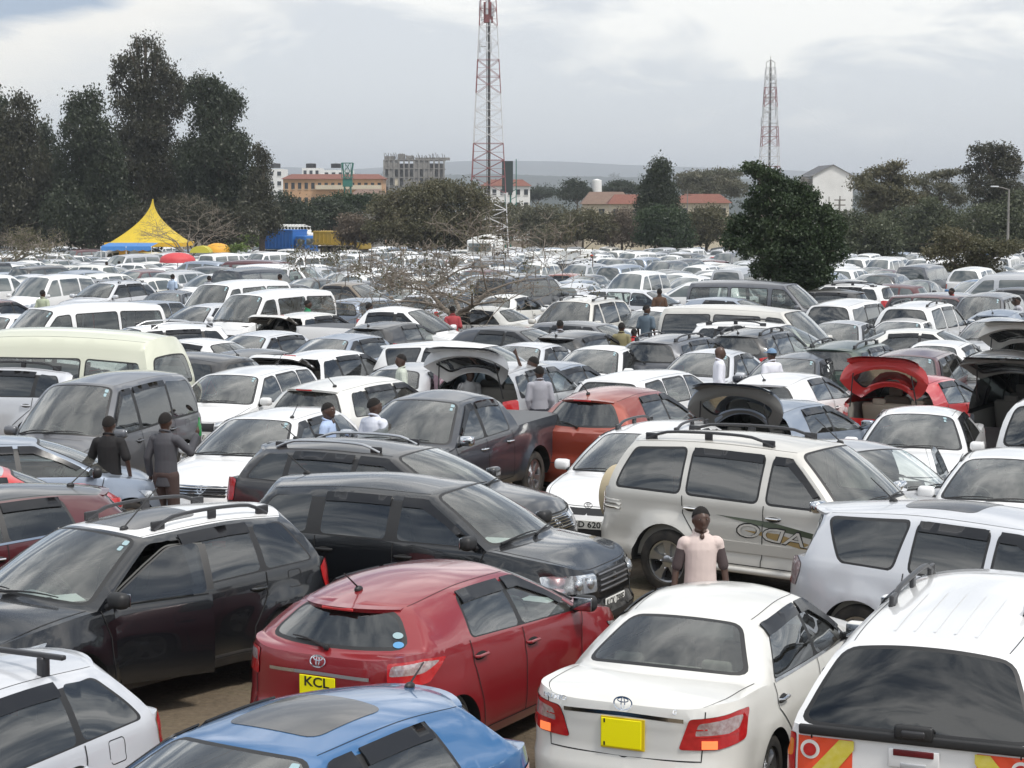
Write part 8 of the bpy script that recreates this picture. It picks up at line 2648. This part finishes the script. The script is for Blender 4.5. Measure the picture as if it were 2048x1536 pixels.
    if hold:
        for (hx, kind) in hold:
            a = A[hx]; w = Vector(a[2]); d = (w - Vector(a[1])).normalized(); c_ = w + d * .09
            if kind == 'bottle':
                r2 = empty('bottle', root.matrix_basis @ Vector((c_.x + .02, c_.y, c_.z)), 0); tag(r2, 'green glass bottle held in the hand of the man in the grey blazer', 'bottle')
                mb = MB(); mb.lathe([(.001, -.10), (.032, -.10), (.033, .03), (.014, .09), (.013, .15), (.001, .15)], pbr('bottle_green', (.02, .22, .05), .1, coat=1.0), axis='z', n=14); mb.build('glass', r2)
            else:
                r2 = empty('snack_packet', root.matrix_basis @ Vector((c_.x, c_.y, c_.z - .04)), 0); tag(r2, 'orange packet held by the man in the black shirt', 'packet')
                mb = MB(); mb.rbox((0, 0, 0), (.10, .035, .19), pbr('packet_orange', (.75, .20, .04), .4), .015); mb.rbox((.03, -.012, -.03), (.05, .03, .12), pbr('packet_pale', (.65, .62, .45), .4), .012); mb.build('wrapper', r2)
    return root


PINKC = cloth('polo_pink', (.66, .54, .50))
person(1402, 1013, -86, PINKC, 'man in a pale pink polo over dark sleeves, standing by the champagne off-roader', vest=(.075, .055, .055), fine=True, H=1.72, trousers=(.05, .05, .06), turn=4, arms=([(0, .168, 1.375), (-.02, .235, 1.10), (.04, .26, .86)], [(0, -.168, 1.375), (-.02, -.235, 1.10), (.04, -.265, .86)]))
person(217, 832, 82, (.012, .011, .012), 'man in a black shirt seen from behind, holding an orange packet', fine=True, H=1.74, trousers=(.015, .012, .012), hold=[(1, 'packet')], arms=([(0, .168, 1.375), (.06, .27, 1.14), (.25, .20, 1.05)], [(0, -.168, 1.375), (-.04, -.26, 1.14), (.05, -.27, .90)]))
person(330, 825, 70, cloth('blazer_grey', (.075, .075, .085)), 'man in a grey blazer and brown trousers seen from behind, raising a green bottle', sleeve='long', fine=True, H=1.78, trousers=(.07, .045, .04), hold=[(1, 'bottle')], arms=([(0, .168, 1.375), (-.03, .25, 1.13), (.05, .26, .90)], [(0, -.168, 1.375), (.10, -.31, 1.20), (.22, -.33, 1.42)]))
person(655, 805, -12, (.42, .52, .72), 'young man in a light blue shirt looking right, left of the dark pickup', fine=True, turn=-14)
person(748, 796, 55, (.70, .72, .80), 'man in a white shirt turned away, at the bonnet of the dark pickup', fine=True, turn=-30, H=1.76)
person(803, 708, 190, cloth('plaid_green', (.45, .50, .42), ((.62, .64, .58), 'XZ', 11)), 'man in a pale green checked shirt beside the silver saloon', H=1.72, turn=10)
person(880, 705, 15, cloth('plaid_maroon', (.16, .05, .08), ((.55, .45, .50), 'YZ', 14)), 'man in a maroon checked shirt and black-white cap at the raised silver tailgate', H=1.74, cap=(.55, .50, .42), turn=-20)
person(936, 735, -70, (.50, .50, .50), 'man leaning at the boot under the raised silver tailgate', H=1.60, lean=.2)
person(1067, 713, 150, (.66, .64, .72), 'man in a white shirt reaching up to the raised silver tailgate', H=1.76, arms=([(0, .168, 1.375), (.05, .34, 1.52), (.10, .42, 1.76)], None), turn=15)
person(1079, 732, 100, (.36, .36, .40), 'man in a grey hooded top seen from behind, next to the man reaching up', sleeve='long', H=1.68)
person(1439, 693, 5, (.72, .72, .78), 'bald man in a loose white shirt walking right, beside the pale silver saloon', sleeve='long', bald=True, H=1.76, turn=-10)
person(1544, 697, 120, (.74, .74, .80), 'man in a white shirt and blue cap in front of the dark grey estate', cap=(.16, .26, .40), H=1.70)
person(1293, 610, 60, (.11, .15, .19), 'man in a slate-blue polo with his back to the camera, left of the brown-grey van', H=1.78, turn=-40)
person(1343, 610, 180, (.20, .22, .34), 'man in a blue-violet shirt at the rear corner of the brown-grey van', H=1.72)
person(1268, 657, 70, (.60, .03, .04), 'boy in a red jersey behind the white saloon', H=1.50)
person(1243, 645, 80, (.24, .21, .11), 'man in an olive jacket left of the boy in red', sleeve='long', H=1.66)
person(1319, 577, 95, (.10, .055, .035), 'man in a brown shirt seen from behind in the middle rows', H=1.70)
person(1430, 558, 80, (.012, .012, .016), 'man in a black T-shirt seen from behind near the leafy tree', H=1.75)
person(738, 606, 40, (.45, .56, .74), 'man in a light blue shirt standing behind the white pickup cab', H=1.76)
person(757, 614, 10, (.55, .56, .60), 'short man in a grey shirt beside the white pickup cab', H=1.62)
person(792, 610, -60, cloth('striped', (.55, .55, .52), ((.08, .08, .08), 'Z', 16)), 'man in a striped shirt and dark cap right of the bare tree', cap=(.05, .05, .05), H=1.70)
person(615, 600, 20, (.02, .22, .10), 'man in a green shirt left of the white pickup', H=1.74)
person(457, 597, -20, (.30, .45, .75), 'man in a sky blue shirt and white skullcap right of the white minibus', cap=(.75, .75, .75), H=1.74)
person(250, 557, 88, (.55, .48, .38), 'broad man in a beige shirt seen from behind, at the silver off-roader', H=1.72, sleeve='long')
person(85, 580, 70, (.45, .50, .36), 'man in a pale green shirt near the left edge', H=1.72)
person(1885, 604, -150, (.55, .03, .03), 'person in a red shirt leaning to the open door of the white off-roader', H=1.62, lean=.25)
person(1904, 576, 190, (.60, .03, .03), 'person in a bright red top in the rows at the right', H=1.68)
person(2036, 594, 200, (.50, .50, .55), 'person in a pale shirt at the right edge', H=1.70)
person(418, 551, 80, (.35, .36, .40), 'man in a grey shirt among the far rows right of the silver off-roader', H=1.70)
person(449, 570, 120, (.60, .62, .68), 'man in a white shirt bending among the rows above the skullcap man', H=1.62)
person(527, 586, 90, (.05, .05, .06), 'woman in a red headscarf beside the open cream tailgate', H=1.62, cap=(.6, .02, .03))
person(1183, 509, 0, (.62, .55, .62), 'person in a red hat and white top walking in the far aisle', H=1.78, cap=(.6, .05, .03))
person(1190, 522, 80, (.38, .08, .10), 'person in a dark red patterned wrap in the far aisle', H=1.60)
person(238, 522, 70, (.60, .62, .72), 'person in a white shirt in the far rows below the yellow marquee', H=1.70)
person(213, 523, 60, (.42, .42, .25), 'person in a khaki shirt in the far rows below the yellow marquee', H=1.70)
person(905, 612, 100, (.40, .06, .07), 'man in a dark red shirt right of the bare tree trunk', H=1.68)
person(1120, 640, 80, (.50, .50, .55), 'man in a pale grey shirt behind the black boxy hatchback', H=1.72)
person(560, 548, 150, (.30, .20, .15), 'man in a brown shirt at the nose of the white side-on minibus', H=1.70)
person(345, 548, 60, (.45, .55, .70), 'man in a pale blue shirt in the far rows under the red parasol', H=1.70)
person(1225, 520, 90, (.10, .12, .20), 'man in dark blue in the far aisle right of the red-hatted person', H=1.72)
person(1455, 565, 30, (.60, .60, .62), 'man in a white shirt beside the man in the black T-shirt', H=1.66)
# ------------------------------------------------------------------ the packed rows behind
def obb_hit(a, b, m=.12):
    ax, ay, aw, al, ab = a; bx, by, bw, bl, bb = b
    d = np.array([bx - ax, by - ay])
    if d @ d > 36: return False
    for w in (aw, aw + 90, bw, bw + 90):
        n = np.array([math.cos(R(w)), math.sin(R(w))]); ext = 0
        for (yw, L_, W__) in ((aw, al, ab), (bw, bl, bb)):
            c, s = math.cos(R(yw)), math.sin(R(yw))
            ext += abs(n @ np.array([c, s])) * L_ / 2 + abs(n @ np.array([-s, c])) * W__ / 2
        if abs(n @ d) > ext + m: return False
    return True


RNG = random.Random(19)
KINDS = [('sedan', 'sedan', 'saloon car', {}), ('hatch', 'hatch', 'hatchback', {}), ('tallhatch', 'tallhatch', 'hatchback', {}), ('wagon', 'wagon', 'estate car', {}),
         ('proboxf', 'probox', 'boxy estate car', dict(opt=dict(visor=False, aerial=0))), ('crossrail', 'crossover', 'off-roader', dict(rails=2, cladding=False, opt=dict(railm=RAILB))),
         ('minivanm', 'minivan', 'people carrier', {}), ('vanf', 'van', 'minibus', dict(opt=dict(aerial=0))), ('pickmid', 'pickup', 'pickup', {}), ('pradof', 'prado', 'large off-roader', dict(spare=None, rails=2))]
KW = [20, 13, 11, 18, 8, 13, 7, 5, 3, 4]
COLW = [('white', 40), ('pearl', 7), ('silver', 14), ('icesilver', 6), ('bluesilver', 6), ('grey', 6), ('darkgrey', 7), ('dustblack', 9), ('champagne', 4), ('maroon', 3), ('brightred', .5), ('blue', 1)]
CNAME = dict(white='white', pearl='off-white', silver='silver', icesilver='pale silver', bluesilver='blue-silver', grey='grey', darkgrey='dark grey', dustblack='black', champagne='beige', maroon='maroon', brightred='red', blue='blue', black='black', cream='cream', orange='orange', brown='brown', green='green')


def landmark(px):
    for lim, t in ((150, 'at the left edge'), (300, 'below the yellow marquee'), (440, 'near the red parasol'), (640, 'below the blue lorry'), (760, 'below the yellow bus'), (870, 'left of the bare tree'),
                   (980, 'among the bare branches'), (1100, 'below the tall mast'), (1260, 'below the brown roof'), (1420, 'below the dark cypress'), (1500, 'just left of the leafy tree'), (1680, 'behind the leafy tree'),
                   (1800, 'just right of the leafy tree'), (1920, 'below the gabled building'), (9999, 'at the right edge')):
        if px < lim: return t


far_cells = []
ca, sa = math.cos(R(63)), math.sin(R(63))
for orient in (0, 1):
    du, dw = (5.25, 2.5) if orient == 0 else (2.5, 5.3)
    for iu in range(-40, 60):
        for iw in range(-75, 75):
            u, w = iu * du + RNG.uniform(-.35, .35), iw * dw + RNG.uniform(-.12, .12)
            x, y = u * ca + w * sa, u * sa - w * ca
            y += 60
            if y < 44 or y > 238 or abs(x) > .262 * y + 2.5: continue
            blk = math.sin(math.floor(u / 21.2) * 12.9898 + math.floor(w / 15.1) * 78.233) * 43758.5453
            blk -= math.floor(blk)
            if (blk < .24) != (orient == 1): continue
            far_cells.append((y, x, orient))
far_cells.sort()
# particular vehicles that stand out in the far rows
SPOT = [('minibusf', 'van', 'mid', ('roof', 548, 527), -26, 'white', 'white minibus side-on with a row of windows, below the blue lorry', 'minibus'),
        ('minibusf', 'van', 'mid', ('roof', 618, 509), -128, 'white', 'white minibus facing the camera, below the yellow bus', 'minibus'),
        ('crossover', 'crossover', 'mid', ('roof', 240, 560), A_, 'icesilver', 'silver off-roader facing the camera, in front of the man with the beige back', 'off-roader'),
        ('hatch', 'hatch', 'mid', ('roof', 1000, 556), -150, 'brightred', 'bright red hatchback behind the bare branches', 'hatchback'),
        ('pickmid', 'pickup', 'mid', ('roof', 690, 562), -30, 'brown', 'brown pickup with roll bar, left of the bare tree', 'pickup'),
        ('redestate', 'wagon', 'mid', ('roof', 1140, 546), 150, 'orange', 'rust red estate behind the two people in the aisle', 'estate car'),
        ('pradof', 'prado', 'mid', ('roof', 1145, 521), 62, 'dustblack', 'black off-roader seen from behind, right of the white box van', 'off-roader'),
        ('wagon', 'wagon', 'mid', ('roof', 345, 580), A_ + 20, 'darkgrey', 'dark grey estate facing the camera in front of the silver off-roader', 'estate car'),
        ('hatch', 'hatch', 'mid', ('roof', 1430, 519), 155, 'maroon', 'maroon hatchback left of the leafy tree', 'hatchback')]
for a in SPOT:
    kw = {}
    if a[0] == 'pradof': kw = dict(spare=None, rails=2)
    if a[0] == 'minibusf': kw = dict(opt=dict(aerial=0))
    put_car(*a, group='cars parked on the field', **kw)
chosen, cellhash = [], {}
occ_grid = {}
for o in OCC: occ_grid.setdefault((int(o[0] // 6), int(o[1] // 6)), []).append(o)
for (y, x, orient) in far_cells:
    if RNG.random() < .035: continue
    k = RNG.choices(range(len(KINDS)), KW)[0]
    colr = RNG.choices([c for c, _ in COLW], [w for _, w in COLW])[0]
    base = (63 if RNG.random() < .42 else -117) if orient == 0 else (-29 if RNG.random() < .6 else 151)
    yaw = base + RNG.gauss(0, 2.2)
    S = tree_for(KINDS[k][0], KINDS[k][1], 'far', {}, **{q: v for q, v in KINDS[k][3].items() if q != 'opt'})[1]
    me_ = (x, y, yaw, S.L, S.W)
    hit = False
    gx, gy = int(x // 6), int(y // 6)
    for i in (-1, 0, 1):
        for j in (-1, 0, 1):
            for o in occ_grid.get((gx + i, gy + j), []):
                if obb_hit(me_, o): hit = True; break
            if hit: break
        if hit: break
    if hit: continue
    # keep the ground round the standing people, tents and trunks free
    if any((x - fx)**2 + (y - fy)**2 < fr * fr for fx, fy, fr in KEEP): continue
    occ_grid.setdefault((gx, gy), []).append(me_)
    chosen.append((y, x, yaw, k, colr, S))
N_IND = 300 - len(CARS)
used_labels = {}
lab_list = []
for i, (y, x, yaw, k, colr, S) in enumerate(chosen[:N_IND]):
    px, py = px_of(x, y, gz(x, y) + S.H)
    face = {63: 'seen from behind', -117: 'facing the camera', -29: 'side-on facing right', 151: 'side-on facing left'}[min((63, -117, -29, 151), key=lambda q: abs(q - yaw))]
    dep = 'middle rows' if y < 62 else 'farther rows' if y < 80 else 'far rows' if y < 100 else 'farthest rows'
    lab_list.append([CNAME[colr], KINDS[k][2], face, dep, landmark(px), px, py])
from collections import Counter
cnt = Counter(tuple(l[:5]) for l in lab_list)
seen = set()
for i, (y, x, yaw, k, colr, S) in enumerate(chosen[:N_IND]):
    l = lab_list[i]
    lab = f'{l[0]} {l[1]} {l[2]} in the {l[3]} {l[4]}'
    if cnt[tuple(l[:5])] > 1:
        near = sorted(((lab_list[j][5] - l[5])**2 + 9 * (lab_list[j][6] - l[6])**2, j) for j in range(len(lab_list)) if j != i)[:12]
        for _, j in near:
            q = lab_list[j]
            side_ = 'right of' if l[5] > q[5] else 'left of'
            lab = f'{l[0]} {l[1]} {l[2]}, {l[3]} {l[4]}, {side_} a {q[0]} {q[1]}'
            if not any(lab == s_ or lab.replace('facing the camera', 'front-on').replace('side-on facing', 'facing').replace('seen from behind', 'rear-on').replace('estate car', 'estate') == s_.replace('facing the camera', 'front-on').replace('side-on facing', 'facing').replace('seen from behind', 'rear-on').replace('estate car', 'estate') for s_ in seen): break
    lab = lab.replace(' in the farthest rows', ' in the last rows') if len(lab.split()) > 16 else lab
    if len(lab.split()) > 16: lab = lab.replace('facing the camera', 'front-on').replace('side-on facing', 'facing').replace('seen from behind', 'rear-on')
    if len(lab.split()) > 16: lab = lab.replace('estate car', 'estate').replace(' a off', ' an off')
    lab = lab.replace(' a off', ' an off')
    seen.add(lab)
    key, tn, cat, kw = KINDS[k]
    kw = dict(kw)
    put_car(key, tn, 'mid' if y < 72 else 'far', ('at', x, y), yaw, colr, lab, cat, 'cars parked on the field', occ=False, **kw)
print('cars', len(CARS), 'of', len(chosen))


def join_far(rows):
    """all the remaining cars of the far rows, too many to count, as one object"""
    vs, ls, lt, mi, mats = [], [], [], [], []
    voff = 0
    for (y, x, yaw, k, colr, S) in rows:
        me = tree_for(KINDS[k][0], KINDS[k][1], 'far', {})[0][0].mesh
        n = len(me.vertices); a = np.empty(n * 3); me.vertices.foreach_get('co', a); a = a.reshape(-1, 3)
        c, s = math.cos(R(yaw)), math.sin(R(yaw))
        a[:, 0] -= S.L / 2
        vs.append(np.stack([x + c * a[:, 0] - s * a[:, 1], y + s * a[:, 0] + c * a[:, 1], gz(x, y) + a[:, 2]], 1))
        m = len(me.polygons); b = np.empty(m, np.int32); me.polygons.foreach_get('loop_total', b)
        q = np.empty(len(me.loops), np.int32); me.loops.foreach_get('vertex_index', q)
        w = np.empty(m, np.int32); me.polygons.foreach_get('material_index', w)
        mm = []
        for mt in me.materials:
            mt = P[colr] if mt == P['white'] else mt
            if mt not in mats: mats.append(mt)
            mm.append(mats.index(mt))
        ls.append(q + voff); lt.append(b); mi.append(np.array(mm, np.int32)[w]); voff += n
    V = np.concatenate(vs); Lp = np.concatenate(ls); T = np.concatenate(lt); Mi = np.concatenate(mi)
    me = bpy.data.meshes.new('distant_cars')
    me.vertices.add(len(V)); me.vertices.foreach_set('co', V.ravel())
    me.loops.add(len(Lp)); me.loops.foreach_set('vertex_index', Lp)
    me.polygons.add(len(T)); st = np.concatenate([[0], np.cumsum(T)[:-1]]).astype(np.int32)
    me.polygons.foreach_set('loop_start', st); me.polygons.foreach_set('loop_total', T)
    for m in mats: me.materials.append(m)
    me.polygons.foreach_set('material_index', Mi); me.polygons.foreach_set('use_smooth', np.ones(len(T), bool))
    me.update(); me.validate()
    o = bpy.data.objects.new('distant_cars', me); COL.objects.link(o)
    tag(o, 'mass of parked cars in the farthest rows at the foot of the trees', 'cars', kind='stuff')
    print('stuff verts', len(V))


join_far(chosen[N_IND:])
